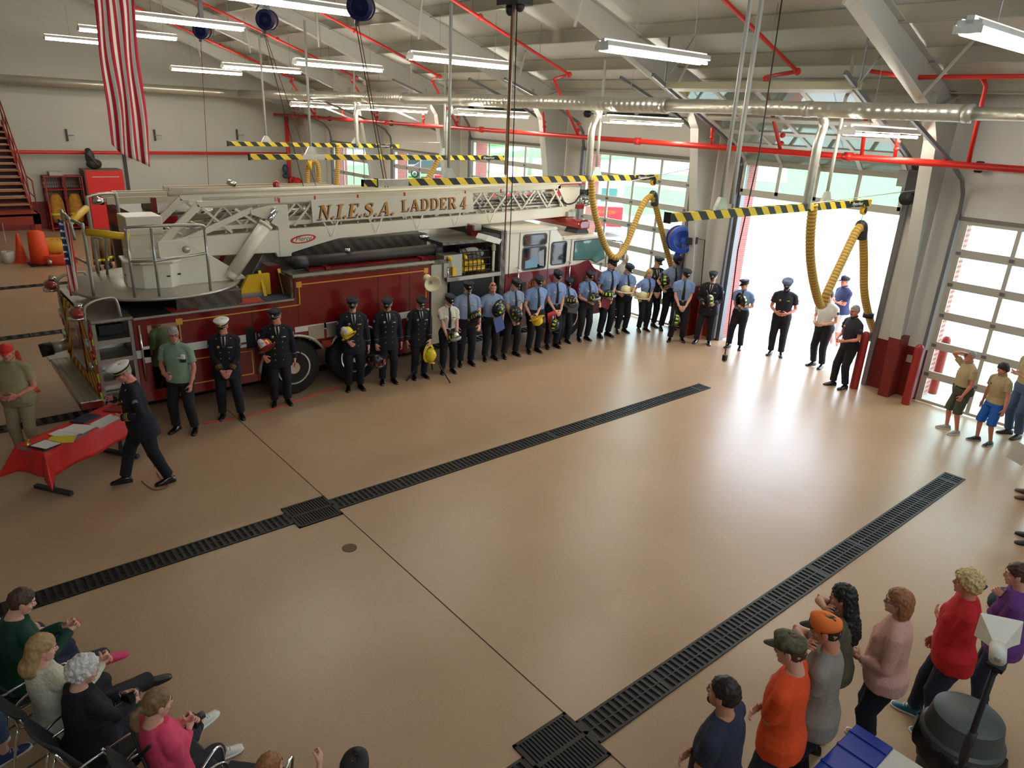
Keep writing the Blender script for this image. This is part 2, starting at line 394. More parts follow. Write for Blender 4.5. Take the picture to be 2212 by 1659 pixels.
for s in (-1,1):
    for dx in (0,.12): hs.bar((s*1.95,8.33,5.75),(s*1.95+dx*4,8.33+.3*dx*8,6.75),.035,.02)
hs.build('hanger', DTRK, d)
# outer threshold steel and jamb steel for the open door
w = MB()
for s in (-1,1): w.b2((s*HW-.04,YF-.03,0),(s*HW+.04,YF+.14,4.2))
w.build('jamb', DTRK, d)
# ================================================================= OUTSIDE
cm = M('exterior_concrete', (206,203,196), .8, noise=.05, nscale=.6)
gm = M('lawn_grass', (104,152,84), .9, noise=.25, nscale=1.5, bump=.3, bscale=60)
rm = M('road_asphalt', (196,196,196), .9, noise=.06, nscale=2)
o = struct('floor_exterior', MB().b2((-110,YF+.12,-.3),(40,130,-.02)), gm)
o = struct('trim_%d' % ti, MB().b2((-19.5,YF+.12,-.1),(30,30.8,-.005)).b2((-10,30,-.1),(12,62,-.006)), cm); ti += 1
w = MB()
for x in (-12.7,-7.7,-2.6,2.4,7.3): w.b2((x-.012,YF+.7,-.004),(x+.012,30,-.001))
for y in (12.62,17,22): w.b2((-19,y-.012,-.004),(25,y+.012,-.001))
struct('trim_%d' % ti, w, M('joint_grey', (140,136,128), .9)); ti += 1
# ================================================================= OVERHEAD EQUIPMENT
TUBEM = M('fluorescent_tube', (255,250,238), .5, emit=TUBE_STRENGTH)
LOUV = M('fixture_reflector', (232,230,220), .4)
def fixture():
    t_ = thing('ceiling_light', 'x', 'light')
    w = MB()
    for q in (-1,1): w.prism([(q*.075,.085),(q*.12,.03),(q*.128,.012),(q*.122,.012),(q*.113,.028),(q*.068,.08)], 'Y', 0, 2.44)
    w.b2((-.035,0,.03),(.035,2.44,.11))
    for y in (0,.8,1.6,2.43): w.b2((-.11,y,.0),(.11,y+.012,.07))
    w.build('housing', LOUV, t_)
    g = MB()
    for k in range(40): g.b2((-.085,.03+k*.061,-.052),(.085,.035+k*.061,-.03))
    g.build('louver', LOUV, t_)
    for x in (-.065,.065): MB().tube([(x,.03,-.04),(x,2.41,-.04)], .024, 6).build('lamp_tube', TUBEM, t_)
    e = MB().prism([(-.13,.03),(-.13,-.05),(.13,-.05),(.13,.03),(.06,.0),(-.06,.0)], 'Y', -.012, .0); e.build('end_cap', LOUV, t_)
    h = MB()
    for y in (.7,2.1): h.tube([(0,y,.11),(0,y,1.0)], .004, 4)
    h.build('hanger', DTRK, t_)
    return t_
f0 = fixture(); used = [False]
def put_light(x, y, z, label):
    if not used[0]: used[0] = True; f0.location = (x,y,z); f0['label'] = label; f0['group'] = 'fluorescent roof lights'
    else: dup(f0, (x,y,z), None, label, 'fluorescent roof lights')
BX = {'F':4.8,'E':0,'D':-5.1,'C':-10.36,'B':-15.4,'A':-20.4}
WHERE = {'F':'over the right bay by the scouts','E':'over the bay of the open door','D':'above the ladder truck','C':'over the first bay beyond the ladder truck','B':'over the second bay beyond the ladder truck','A':'over the bay nearest the end wall'}
for k in 'FEDCBA': put_light(BX[k], 4.45, 6.0, 'white strip light in the middle row '+WHERE[k])
for k in 'EDCBA': put_light(BX[k]+2.2, 7.75, 5.03, 'white strip light under the duct '+WHERE[k])
for k in 'DCBA': put_light(BX[k], .8, 6.62, 'white strip light near the ridge '+WHERE[k])

# sprinkler main and branches
sm = thing('sprinkler_pipe', 'long red sprinkler main pipe running across the room under the gray duct', 'pipe', (-12,10.1,4.59))
py, pz = 10.1, 4.59
MB().tube([(-25.35,py,pz),(11.9,py,pz)], .062, 10).build('main_pipe', PIPE, sm, True)
c_ = MB()
for x in (-21,-15.6,-10.1,-4.0,1.15,6.8): c_.tube([(x-.07,py,pz),(x+.07,py,pz)], .085, 10)
c_.build('coupling', PIPE, sm, True)
wl = thing('sprinkler_pipe', 'red pipe along the far end wall with a riser in the corner', 'pipe', (-25.35,3,2.9))
MB().tube([(-25.3,-10,2.9),(-25.3,10.6,2.9)], .065, 8).build('wall_pipe', PIPE, wl, True)
MB().tube([(-25.3,10.62,0.2),(-25.3,10.62,4.56)], .09, 8).build('riser', PIPE, wl, True)
v_ = MB().tube([(-25.3,10.62,1.75),(-24.2,10.62,1.75)], .11, 8).tube([(-25.0,10.62,1.75),(-24.93,10.62,1.75)], .17, 10).tube([(-24.5,10.62,1.75),(-24.43,10.62,1.75)], .17, 10)
v_.build('valve', PIPE, wl, True)
MB().ell((-25.0,10.3,2.25),(.14,.14,.22)).ell((-25.0,10.3,1.95),(.16,.16,.12)).build('gauge', M('valve_blue', (40,66,96), .4), wl, True)
def branch(x, label, down=True):
    b_ = thing('sprinkler_pipe', label, 'pipe', (x,9,6)); w = MB()
    yk = 8.85
    w.tube([(x,1.0,roofz(1.0)-.62),(x,yk,roofz(yk)-.66)], .035, 8)
    w.tube([(x,yk,roofz(yk)-.66),(x-.75,yk+.25,roofz(yk)-.72)], .035, 8)
    w.tube([(x-.75,yk+.25,roofz(yk)-.72),(x-.8,yk+.3,roofz(yk)-.80),(x-.8,10.1,4.62)], .035, 8)
    w.build('branch_pipe', PIPE, b_, True)
    c = MB()
    for p in ((x,yk,roofz(yk)-.66),(x-.78,yk+.28,roofz(yk)-.76),(x,6.2,roofz(6.2)-.64)): c.ell(p,(.065,.065,.065),8,6)
    for z in (4.75,4.9): c.ell((x-.8,10.08,z),(.06,.06,.05),8,5)
    c.build('fitting', PIPE, b_, True)
    h = MB()
    for y in (7.9,6.0,4.0,2): h.tube([(x,y,roofz(y)-.6),(x,y,roofz(y)-.02)], .006, 4)
    h.build('hanger', DTRK, b_)
for x, l in ((-20.4,'red sprinkler branch under the roof at the bay nearest the end wall'),(-15.4,'red sprinkler branch under the roof, second bay beyond the truck'),(-10.5,'red sprinkler branch under the roof, first bay beyond the truck'),(-5.2,'red sprinkler branch under the roof above the ladder truck'),(.55,'red sprinkler branch under the roof by the open door')):
    branch(x, l)
b_ = thing('sprinkler_pipe', 'red sprinkler branch at upper right behind the steel frame', 'pipe', (4,9,5))
MB().tube([(1.75,9.0,5.98),(2.35,9.3,5.9),(8.4,9.3,5.92)], .035, 8).tube([(3.35,9.3,5.9),(3.3,9.7,5.8),(3.2,10.1,4.6)], .035, 8).tube([(1.4,9.9,5.6),(1.4,10.1,4.6)], .035, 8).build('branch_pipe', PIPE, b_, True)
MB().tube([(8.4,9.3,5.92),(6.5,4.0,7.55)], .035, 8).build('feed_pipe', PIPE, b_, True)
dr = MB()
rs_ = thing('sprinkler_pipe', 'short red drops with wafer valves on the sprinkler main', 'pipe', (-5,10.1,5))
for x in (-23.2,-18.8,-13.2,-7.3,-1.9,2.0): dr.tube([(x,10.1,4.6),(x,10.0,5.15)], .03, 6).ell((x,10.08,4.78),(.055,.055,.04),8,5).ell((x,10.07,4.9),(.055,.055,.04),8,5)
dr.build('drop_pipe', PIPE, rs_, True)

# exhaust duct with drops
gd = M('spiral_duct', (196,192,176), .32, .6); n, nn, b = nodes(gd); t = nn.new('ShaderNodeTexCoord'); wv = nn.new('ShaderNodeTexWave'); wv.bands_direction = 'X'; wv.inputs['Scale'].default_value = 2.2; wv.inputs['Distortion'].default_value = 0
bp = nn.new('ShaderNodeBump'); bp.inputs['Strength'].default_value = .35; bp.inputs['Distance'].default_value = .02
n.links.new(t.outputs['Object'], wv.inputs[0]); n.links.new(wv.outputs['Fac'], bp.inputs['Height']); n.links.new(bp.outputs[0], b.inputs['Normal'])
dy, dz = 8.0, 5.34
ed = thing('exhaust_duct', 'gray spiral exhaust duct running the length of the room under the roof', 'duct', (-10,dy,dz))
w = MB()
for x0, x1, r in ((-23.6,-17,.155),(-17,-11,.15),(-11,-1.6,.14),(-1.6,3.75,.12),(3.75,11.9,.09)): w.tube([(x0,dy,dz),(x1,dy,dz)], r, 16)
w.build('main_duct', gd, ed, True)
MB().tube([(-23.6,dy,dz),(-24.2,dy-.05,dz),(-24.55,dy-.3,dz+.01),(-24.7,dy-.8,dz+.02),(-24.7,-10,dz+.1)], .155, 16).build('elbow_run', gd, ed, True)
c_ = MB()
for x, r in ((-17,.165),(-11,.16),(-6.4,.15),(-1.6,.15),(3.75,.13),(1.35,.13)): c_.tube([(x-.06,dy,dz),(x+.06,dy,dz)], r, 16)
c_.build('coupling', GALV, ed, True)

# overhead exhaust rails with yellow hoses
HAZ = M('hazard_stripe', (225,190,30), .45); n, nn, b = nodes(HAZ); t = nn.new('ShaderNodeTexCoord'); sp_ = nn.new('ShaderNodeSeparateXYZ'); n.links.new(t.outputs['Object'], sp_.inputs[0])
ad = nn.new('ShaderNodeMath'); ad.operation = 'ADD'; n.links.new(sp_.outputs['Y'], ad.inputs[0]); n.links.new(sp_.outputs['Z'], ad.inputs[1])
ml = nn.new('ShaderNodeMath'); ml.operation = 'MULTIPLY'; ml.inputs[1].default_value = 1/.36; n.links.new(ad.outputs[0], ml.inputs[0])
frc = nn.new('ShaderNodeMath'); frc.operation = 'FRACT'; n.links.new(ml.outputs[0], frc.inputs[0])
gt = nn.new('ShaderNodeMath'); gt.operation = 'GREATER_THAN'; gt.inputs[1].default_value = .5; n.links.new(frc.outputs[0], gt.inputs[0])
mxc = nn.new('ShaderNodeMix'); mxc.data_type = 'RGBA'; mxc.inputs[6].default_value = lin((230,196,40)); mxc.inputs[7].default_value = lin((24,24,22)); n.links.new(gt.outputs[0], mxc.inputs[0]); n.links.new(mxc.outputs[2], b.inputs['Base Color'])
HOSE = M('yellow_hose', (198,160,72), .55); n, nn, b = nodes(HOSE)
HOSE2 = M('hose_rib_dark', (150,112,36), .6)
PLYM = M('rail_label_black', (20,20,20), .5)
def hose_mesh(pts, r):
    """corrugated hose: rings alternate in radius"""
    P = curve_pts(pts, 10); L = [0]
    for a_, b_ in zip(P, P[1:]): L.append(L[-1]+(b_-a_).length)
    N = int(L[-1]/.032); Q = []; j = 0
    for k in range(N+1):
        s_ = L[-1]*k/N
        while j < len(L)-2 and L[j+1] < s_: j += 1
        q = (s_-L[j])/max(1e-6, L[j+1]-L[j]); Q.append(P[j].lerp(P[j+1], q))
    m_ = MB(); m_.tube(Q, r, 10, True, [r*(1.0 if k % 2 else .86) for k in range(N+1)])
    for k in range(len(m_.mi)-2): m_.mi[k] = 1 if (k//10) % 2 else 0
    return m_
def rail(x, y0, y1, ydrop, z, hose, where, gap=None, zt=5.2):
    r_ = thing('exhaust_rail', 'yellow and black striped overhead exhaust rail '+where, 'rail', (x,y0,z), 0, 'striped exhaust rails')
    w = MB()
    if gap: w.b2((x-.05,y0,z-.06),(x+.05,gap[0],z+.06)).b2((x-.05,gap[1],z-.06),(x+.05,y1,z+.06))
    else: w.b2((x-.05,y0,z-.06),(x+.05,y1,z+.06))
    w.build('striped_beam', HAZ, r_)
    if gap: MB().b2((x-.045,gap[0],z-.055),(x+.045,gap[1],z+.055)).build('splice_plate', GALV, r_)
    MB().b2((x+.051,y1-.85,z-.05),(x+.056,y1-.3,z+.05)).build('maker_plate', PLYM, r_)
    text('PlymoVent', .09, WHITEP, (x+.058,y1-.575,z), (0,1,0), (0,0,1), r_, 'plate_lettering', .001, .3)
    MB().b2((x-.06,y0-.02,z-.075),(x+.06,y0,z+.075)).build('end_cap', DARK, r_)
    for i, yy in enumerate((y0+(y1-y0)*.2, y0+(y1-y0)*.72)):
        MB().tube([(x,yy,z+.15),(x,yy,zt+1.6 if i == 0 else zt+1.0)], .03, 8).build('support_pole', STEEL, r_, True)
        MB().prism([(yy-.16,z+.06),(yy+.16,z+.06),(yy+.05,z+.24),(yy-.05,z+.24)], 'X', x-.03, x+.03).build('mounting_bracket', GALV, r_)
    # rigid drop from the duct
    MB().tube(curve_pts([(x,dy,dz-.08),(x,dy+.12,dz-.22),(x,ydrop,dz-.5),(x,ydrop,z+.5),(x,ydrop,z-.02)], 5), .075, 10).build('drop_duct', GALV, r_, True)
    h_ = thing('exhaust_hose', hose[0], 'hose', hose[1][0], 0, 'yellow exhaust hoses')
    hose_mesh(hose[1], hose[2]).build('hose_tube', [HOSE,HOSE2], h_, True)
    if len(hose) > 3:
        hk = Vector(hose[3])
        MB().tube([hk+Vector((0,0,.05)), hk+Vector((0,0,.25))], .006, 4).tube([hk+Vector((0,0,.38)), (x, y1-.12, z-.06)], .006, 4).build('chain', DTRK, h_)
        bl = MB().tube([hk+Vector((-.035,0,.31)), hk+Vector((.035,0,.31))], .085, 14); bl.build('balancer', YELLOW, h_, True)
        bl = MB().tube([hk+Vector((-.045,0,.31)), hk+Vector((.045,0,.31))], .055, 12).tube([hk+Vector((0,0,.38)), hk+Vector((0,0,.48))], .012, 5); bl.build('balancer_hub', BLACK, h_, True)
        a_ = [hk+Vector(q) for q in ((-.0,-.16,-.03),(0,-.07,.045),(0,.04,.05),(0,.12,-.03),(0,.16,-.2))]
        MB().tube(curve_pts([hk+Vector((0,.0,.03)), hk+Vector((0,.08,-.0)), hk+Vector((0,.13,-.12)), hk+Vector((0,.15,-.24))], 4), hose[2]*1.22, 10).build('saddle', DARK, h_, True)
    return r_, h_
def xz(pts, X): return [on(u,v,'X',X) for u, v in pts]
xe = 1.6
r1, h1 = rail(xe, 4.36, 10.36, 8.05, 3.8, ('ribbed yellow exhaust hose looping down in front of the open door',
    xz([(1757,440),(1751,500),(1751,560),(1760,620),(1774,660)], xe)+[on(1790,625,'X',xe+.03),on(1830,540,'X',xe+.02),on(1852,497,'X',xe)]+[on(1863,500,'X',xe),on(1866,560,'X',xe),on(1867,630,'X',xe+.02),on(1877,682,'X',xe+.05),on(1890,722,'X',xe+.1)], .085, on(1858,490,'X',xe)), 'hanging in front of the open door')
nz_ = on(1888,718,'X',xe+.1); MB().tube([nz_, nz_+Vector((.02,.03,-.18))], .1, 10).tube([nz_+Vector((.02,.03,-.16)), nz_+Vector((.03,.04,-.34))], .06, 8).build('nozzle', BLACK, h1, True)
bnd = on(1876,680,'X',xe+.05); MB().tube([bnd+Vector((0,0,.04)), bnd+Vector((0,0,-.06))], .11, 10).build('clamp', BLACK, h1, True)
xd = -3.5
r2, h2 = rail(xd, 2.75, 10.37, 8.0, 3.81, ('ribbed yellow exhaust hose looping over the front of the ladder truck',
    xz([(1277,385),(1281,440),(1296,500),(1312,540)], xd)+[on(1330,556,'X',xd+.1),on(1352,530,'X',xd+.06),on(1385,450,'X',xd+.03),on(1402,426,'X',xd)]+[on(1412,432,'X',xd),on(1425,480,'X',xd),on(1440,540,'X',xd),on(1455,590,'X',xd+.1),on(1462,602,'X',xd+.15)], .078, on(1408,422,'X',xd)), 'above the ladder truck with its end at door', (on(880,390,'X',xd).y-.9, on(880,390,'X',xd).y))
xc = -8.9
r3, h3 = rail(xc, 2.6, 10.0, 8.0, 3.87, ('yellow exhaust hose pulled diagonally behind the ladder sign',
    xz([(949,338),(935,368),(915,400),(905,425)], xc), .078), 'second beyond the ladder truck', (on(652,339,'X',xc).y, on(700,339,'X',xc).y))
xb = -13.9
r4, h4 = rail(xb, 3.9, 9.55, 8.0, 3.89, ('straight yellow exhaust hose hanging at the far left door',
    xz([(728,312),(729,350),(728,385),(727,425)], xb), .078), 'highest and farthest, near the end wall')
x5 = -13.9
h5 = thing('exhaust_hose', 'short arched yellow exhaust hose beside the end wall riser', 'hose', on(665,380,'X',x5), 0, 'yellow exhaust hoses')
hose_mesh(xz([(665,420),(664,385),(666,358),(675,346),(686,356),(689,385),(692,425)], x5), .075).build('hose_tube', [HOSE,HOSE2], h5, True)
q = on(668,357,'X',x5+.15); MB().tube([q+Vector((0,-.06,0)), q+Vector((.05,.06,0))], .13, 12).build('balancer', YELLOW, h5, True)
MB().tube([q+Vector((-.01,-.07,0)), q+Vector((.06,.07,0))], .07, 10).build('balancer_hub', BLACK, h5, True); MB().tube([q+Vector((.02,0,.1)), Vector((-13.9,q.y,3.88))], .008, 5).build('chain', DTRK, h5)
for w_, (u,v,u2,v2) in (('from the rail by the truck to the column',(1330,398,1495,364)),('from the rail to the door operator',(1750,440,1985,410)),('from the farthest rail to the corner',(862,308,950,308))):
    X = {'1330':-3.5,'1750':1.6,'862':-13.9}[str(u)]
    a_, b_ = on(u,v,'X',X), on(u2,v2,'Y',10.9 if u != 862 else 9.5)
    tag(MB().tube([a_,b_], .008, 5).build('brace_cable', GALV), 'thin gray brace '+w_, 'cable')

# blue cord reels under the roof
def reel(p, r, axis, label, pm=None):
    pm = pm or NAVYP
    t_ = thing('cord_reel', label, 'reel', p, 0, 'blue cord reels')
    p = Vector(p); ax = Vector(axis).normalized()
    MB().lathe([(r*.9,-.16),(r,-.15),(r,-.12),(r*.62,-.11),(r*.62,.11),(r,.12),(r,.15),(r*.9,.16)], p, ax, 28).build('drum', pm, t_, 'auto')
    MB().lathe([(r*.66,.161),(r*.7,.17),(r*.7,.161)], p, ax, 24).lathe([(r*.2,.16),(r*.2,.185)], p, ax, 12).build('hub', pm, t_, 'auto')
    MB().lathe([(r*.9,-.1),(r*.92,0),(r*.9,.1)], p, ax, 24).build('wound_cord', M('wound_hose_red', (120,40,40), .6), t_, True)
    return t_
RP = []
for (u,v,R_,X,l) in ((437,66,.30,-15.4,'dark blue cord reel hanging farthest left under the roof'),(577,43,.30,-10.36,'dark blue cord reel hanging second from left under the roof'),(780,15,.30,-5.1,'dark blue cord reel hanging at the top edge of the picture')):
    p = on(u,v,'X',X+1.4); t_ = reel(p, .21, (.75,-.6,-.1), l, M('reel_dark_blue',(14,26,78),.4)); RP.append(p)
    MB().b2((p.x-.06,p.y-.05,p.z+.2),(p.x+.06,p.y+.05,p.z+1.6)).tube([(p.x-.2,p.y-.15,p.z+.2),(p.x,p.y,p.z+.5)],.02,5).build('mount', DTRK, t_)
    MB().tube([p+Vector((-.05,-.05,-.19)), p+Vector((-.06,-.06,-.28))], .04, 8).build('roller_guide', DARK, t_)
wreel = on(1470,517,'Y',10.75)
t_ = reel(wreel, .33, (.82,-.55,.05), 'bright blue hose reel on the steel column beside the open door')
MB().b2((wreel.x+.05,wreel.y,wreel.z-.08),(-2.55,11.0,wreel.z+.08)).tube(curve_pts([wreel+Vector((.1,-.08,0)), wreel+Vector((.16,-.12,-.12)), wreel+Vector((.1,-.1,-.22))],4),.015,6).build('mount', DARK, t_)
MB().tube([wreel+Vector((0,0,-.3)), wreel+Vector((-.05,-.03,-.42))], .07, 10).build('roller_guide', NAVYP, t_)
tag(MB().tube([wreel+Vector((.1,0,0)), on(1500,515,'Y',11.0), on(1523,518,'Y',11.2), on(1512,640,'Y',11.25)], .014, 6).build('air_line', M('brown_pipe', (86,58,40), .5)), 'thin brown air line from the blue reel down the column', 'pipe')
CORDB = M('black_cord', (20,22,22), .6); CORDR = M('brown_cord', (120,62,36), .6)
def cord(pts, m, label, r=.008): return tag(MB().tube(pts, r, 5).build('cord', m), label, 'cord')
cord([RP[0]+Vector((-.05,-.05,-.25)), on(453,440,'X',-13.9)], CORDR, 'brown hose hanging from the farthest left reel')
cord([RP[1]+Vector((-.1,-.05,-.25)), on(660,420,'X',-9.5)], CORDB, 'black cord hanging from the second reel towards the wall valve')
cord([RP[1]+Vector((-.05,-.05,-.25)), on(690,425,'X',-9.4)], CORDR, 'red cord hanging from the second reel towards the arched hose')
cord([RP[2]+Vector((-.1,-.05,-.25)), on(832,405,'X',-4.0)], CORDB, 'black cord hanging from the reel at the top edge')
cord([RP[2]+Vector((-.05,-.03,-.25)), on(838,405,'X',-3.9)], CORDR, 'red cord hanging from the reel at the top edge')
# fourth reel (only its underside shows) with two cords that run down beside the cab
q = on(1112,2,'X',.4); t_ = thing('cord_reel', 'dark cord guide at the top edge with brown and black cords below', 'reel', q)
MB().b2((q.x-.2,q.y-.12,q.z-.05),(q.x+.2,q.y+.12,q.z+.35)).ell((q.x-.08,q.y,q.z-.08),(.06,.06,.08)).ell((q.x+.1,q.y,q.z-.06),(.06,.06,.07)).build('roller_guide', DARK, t_)
MB().b2((q.x-.05,q.y-.05,q.z+.35),(q.x+.05,q.y+.05,q.z+1.4)).build('mount', DTRK, t_)
cord([on(1107,10,'X',.4), on(1096,380,'X',-.6), on(1088,560,'X',-1.0)], CORDR, 'brown air hose hanging in front of the ladder truck cab', .011)
cord([on(1117,10,'X',.4), on(1107,380,'X',-.6), on(1098,600,'X',-1.0)], CORDB, 'black cord hanging in front of the ladder truck cab', .008)
tag(MB().tube([on(1110,10,'X',.2), on(1092,375,'X',-3.4)], .032, 8).build('support_pole', M('pole_tan', (170,160,136), .4, .4), None, True), 'slim tan pole from the roof down to the striped rail', 'pole')
c_ = thing('pendant_cord', 'black drop cord with a square plug near the open door', 'cord', on(1565,770,'X',.6))
MB().tube([on(1689,0,'X',.9), on(1640,330,'X',.8), on(1594,540,'X',.7), on(1566,766,'X',.6)], .011, 6).build('cable', CORDB, c_)
q = on(1566,770,'X',.6); MB().b2((q.x-.035,q.y-.035,q.z-.08),(q.x+.035,q.y+.035,q.z+.03)).build('plug', BLACK, c_); MB().b2((q.x-.03,q.y-.03,q.z-.11),(q.x+.03,q.y+.03,q.z-.08)).build('outlet', M('plug_tan', (190,180,150), .5), c_)
tag(MB().tube([on(1646,0,'X',1.6), on(1600,300,'X',1.6), on(1580,440,'X',1.6)], .035, 8).build('support_pole', STEEL, None, True), 'white pole from the roof down to the rail by the open door', 'pole')
# door operators on the columns
for x, y, z, l in ((-8.25,11.15,4.75,'dark door operator with chain hoist on the column behind the ladder'),(2.05,11.1,4.2,'black door operator on the column right of the open door')):
    t_ = thing('door_operator', l, 'motor', (x,y,z))
    MB().b2((x-.12,y-.13,z-.2),(x+.12,y+.1,z+.22)).build('housing', DARK, t_, bevel=.015)
    MB().tube([(x-.05,y-.15,z-.3),(x-.05,y+.05,z-.3)], .13, 12).ell((x+.02,y-.05,z+.3),(.14,.12,.12)).build('motor', BLACK, t_, True)
    MB().b2((x-.3,y-.1,z-.1),(x-.13,y,z+.2)).build('control_box', M('control_grey', (140,140,136), .5), t_)
# door springs / shafts above the headers
for x, h in DOORS:
    if h > 4 and x == 0: continue
    s_ = thing('spring_shaft', 'dark torsion spring shaft above the door at '+{-20.42:'the far corner',-15.36:'the parked cars',-10.36:'the ladder tip',-5.07:'the truck cab',4.77:'the scouts'}[x], 'shaft', (x,11.2,h+.95))
    MB().tube([(x-1.9,11.2,h+.95),(x+1.9,11.2,h+.95)], .02, 6).build('shaft', DTRK, s_)
    MB().tube([(x-1.0,11.2,h+.95),(x-.1,11.2,h+.95)], .06, 10).tube([(x+.1,11.2,h+.95),(x+1.0,11.2,h+.95)], .06, 10).tube([(x-1.8,11.2,h+.95),(x-1.7,11.2,h+.95)], .1, 12).tube([(x+1.7,11.2,h+.95),(x+1.8,11.2,h+.95)], .1, 12).build('spring', BLACK, s_, True)
# flag hanging near the ridge
fl = M('flag_stripes', (178,30,52), .75); n, nn, b = nodes(fl); at = nn.new('ShaderNodeAttribute'); at.attribute_name = 'stripe'
frc = nn.new('ShaderNodeMath'); frc.operation = 'MODULO'; frc.inputs[1].default_value = 2; fo = nn.new('ShaderNodeMath'); fo.operation = 'FLOOR'
n.links.new(at.outputs['Fac'], fo.inputs[0]); n.links.new(fo.outputs[0], frc.inputs[0])
mxc = nn.new('ShaderNodeMix'); mxc.data_type = 'RGBA'; mxc.inputs[6].default_value = lin((186,28,50)); mxc.inputs[7].default_value = lin((236,230,216)); n.links.new(frc.outputs[0], mxc.inputs[0]); n.links.new(mxc.outputs[2], b.inputs['Base Color'])
NX, NZ = 66, 40; FX = -6.6
tl, tr_, bl, br_ = on(192,-60,'X',FX), on(282,-60,'X',FX), on(242,322,'X',FX), on(326,361,'X',FX)
vv, ff, st = [], [], []
for j in range(NZ+1):
    q = j/NZ
    for i in range(NX+1):
        p = i/NX; a_ = tl.lerp(bl, q); b_ = tr_.lerp(br_, q); P = a_.lerp(b_, p)
        P = P+Vector(((.02+.02*q)*sin(p*13*pi*.5+q*2.2), .012*sin(p*9+q*7)+.01*sin(q*11), 0))
        if q > .88: P.z += .5*max(0,.3-p)**1.5*(q-.88)/.12
        vv.append(P); st.append(p*13*.999)
for j in range(NZ):
    for i in range(NX): k = j*(NX+1)+i; ff.append((k,k+1,k+NX+2,k+NX+1))
m_ = MB(); m_.add(vv, ff); o = m_.build('hanging_flag', fl, None, True)
at_ = o.data.attributes.new('stripe', 'FLOAT', 'POINT'); at_.data.foreach_set('value', st)
md = o.modifiers.new('thick', 'SOLIDIFY'); md.thickness = .004
tag(o, 'large red and white striped flag hanging vertically near the roof at left', 'flag')
# ================================================================= FLOOR DRAINS
IRON = M('cast_iron', (44,41,36), .5, .4, noise=.15, nscale=30); PIT = M('drain_pit', (9,8,8), .9)
def drain(x, y0, y1, label, w_=.15, bars=True, step=.075):
    t_ = thing('trench_drain', label, 'drain', (x,(y0+y1)/2,0))
    MB().b2((x-w_,y0,-.0005),(x+w_,y1,.002)).build('channel', PIT, t_)
    f = MB().b2((x-w_,y0,0),(x-w_+.025,y1,.012)).b2((x+w_-.025,y0,0),(x+w_,y1,.012)).b2((x-.007,y0,0),(x+.007,y1,.012)).b2((x-w_,y0,0),(x+w_,y0+.02,.012)).b2((x-w_,y1-.02,0),(x+w_,y1,.012))
    n_ = int((y1-y0)/step)
    for k in range(n_): yy = y0+(y1-y0)*(k+.5)/n_; f.b2((x-w_,yy-step*.23,.001),(x+w_,yy+step*.23,.011))
    k = y0
    while k < y1: f.b2((x-w_,k-.02,.001),(x+w_,k+.02,.0115)); k += 1.0
    f.build('grate', IRON, t_)
def sump(x, label):
    t_ = thing('drain_grate', label, 'drain', (x,-.3,0)); h = .2855
    MB().b2((x-h,-.6087,-.0005),(x+h,0,.004)).build('pit', PIT, t_)
    f = MB()
    for q in (-h,h-.03,-.02): f.b2((x+q,-.6087,0),(x+q+(.03 if q != -.02 else .04),0,.016))
    f.b2((x-h,-.6087,0),(x+h,-.58,.016)).b2((x-h,-.03,0),(x+h,0,.016))
    for k in range(16): yy = -.575+k*.0363; f.b2((x-h,yy-.01,.003),(x+h,yy+.01,.015))
    f.build('grate', IRON, t_)
S_ = 4.77
drain(0, 0, 8.31, 'long black trench drain leading to the open door'); drain(0, -9, -.6087, 'black trench drain leading from the square grate to the seated people')
drain(S_, 0, 8.31, 'wide near black trench drain on the right leading to the scouts'); drain(S_, -9, -.6087, 'black trench drain at the bottom edge below the near square grate')
sump(0, 'square iron drain grate in the middle of the floor'); sump(S_, 'square iron drain grate at the bottom edge')
drain(-5.07, -9, 9, 'black trench drain under the ladder truck', step=.15); drain(-10.36, -9, 9, 'black trench drain beyond the ladder truck', step=.2); drain(-15.4, -9, 9, 'farthest black trench drain near the end wall', step=.25)
p = on(755,1184,'Z',0); t_ = MB().lathe([(.09,0),(.09,.006),(.075,.007),(0,.007)], p, n=24).build('floor_cleanout', M('brass_cover', (96,70,44), .5, .4)); tag(t_, 'round brown cleanout cover in the floor below the square grate', 'cover')

# ================================================================= LADDER TRUCK
T = thing('ladder_truck', 'red and white ladder fire truck with long white aerial ladder, center of the room', 'fire truck', (-5.2,3.8,0))
XN, XF = -3.95, -6.45
DK = DPLATE; SLV = M('silver_trim', (186,182,170), .3, .7)
# lower body with wheel arches
arc = []
def arch(cy, r, a0=0, a1=180, n=10): return [(cy+r*cos(radians(a0+(a1-a0)*k/n)), .5+r*sin(radians(a0+(a1-a0)*k/n))) for k in range(n+1)]
low = [(-1.3,.5),(-1.3,1.79),(1.33,1.79),(1.33,2.17),(4.2,2.17),(4.2,.42)]+[(3.2,.42)]+arch(2.5,.63,0,150)+arch(1.25,.63,30,180)+[(.62,.42),(-1.3,.42)]
MB().prism(low, 'X', XF, XN).build('rear_body', FRED, T, bevel=.012)
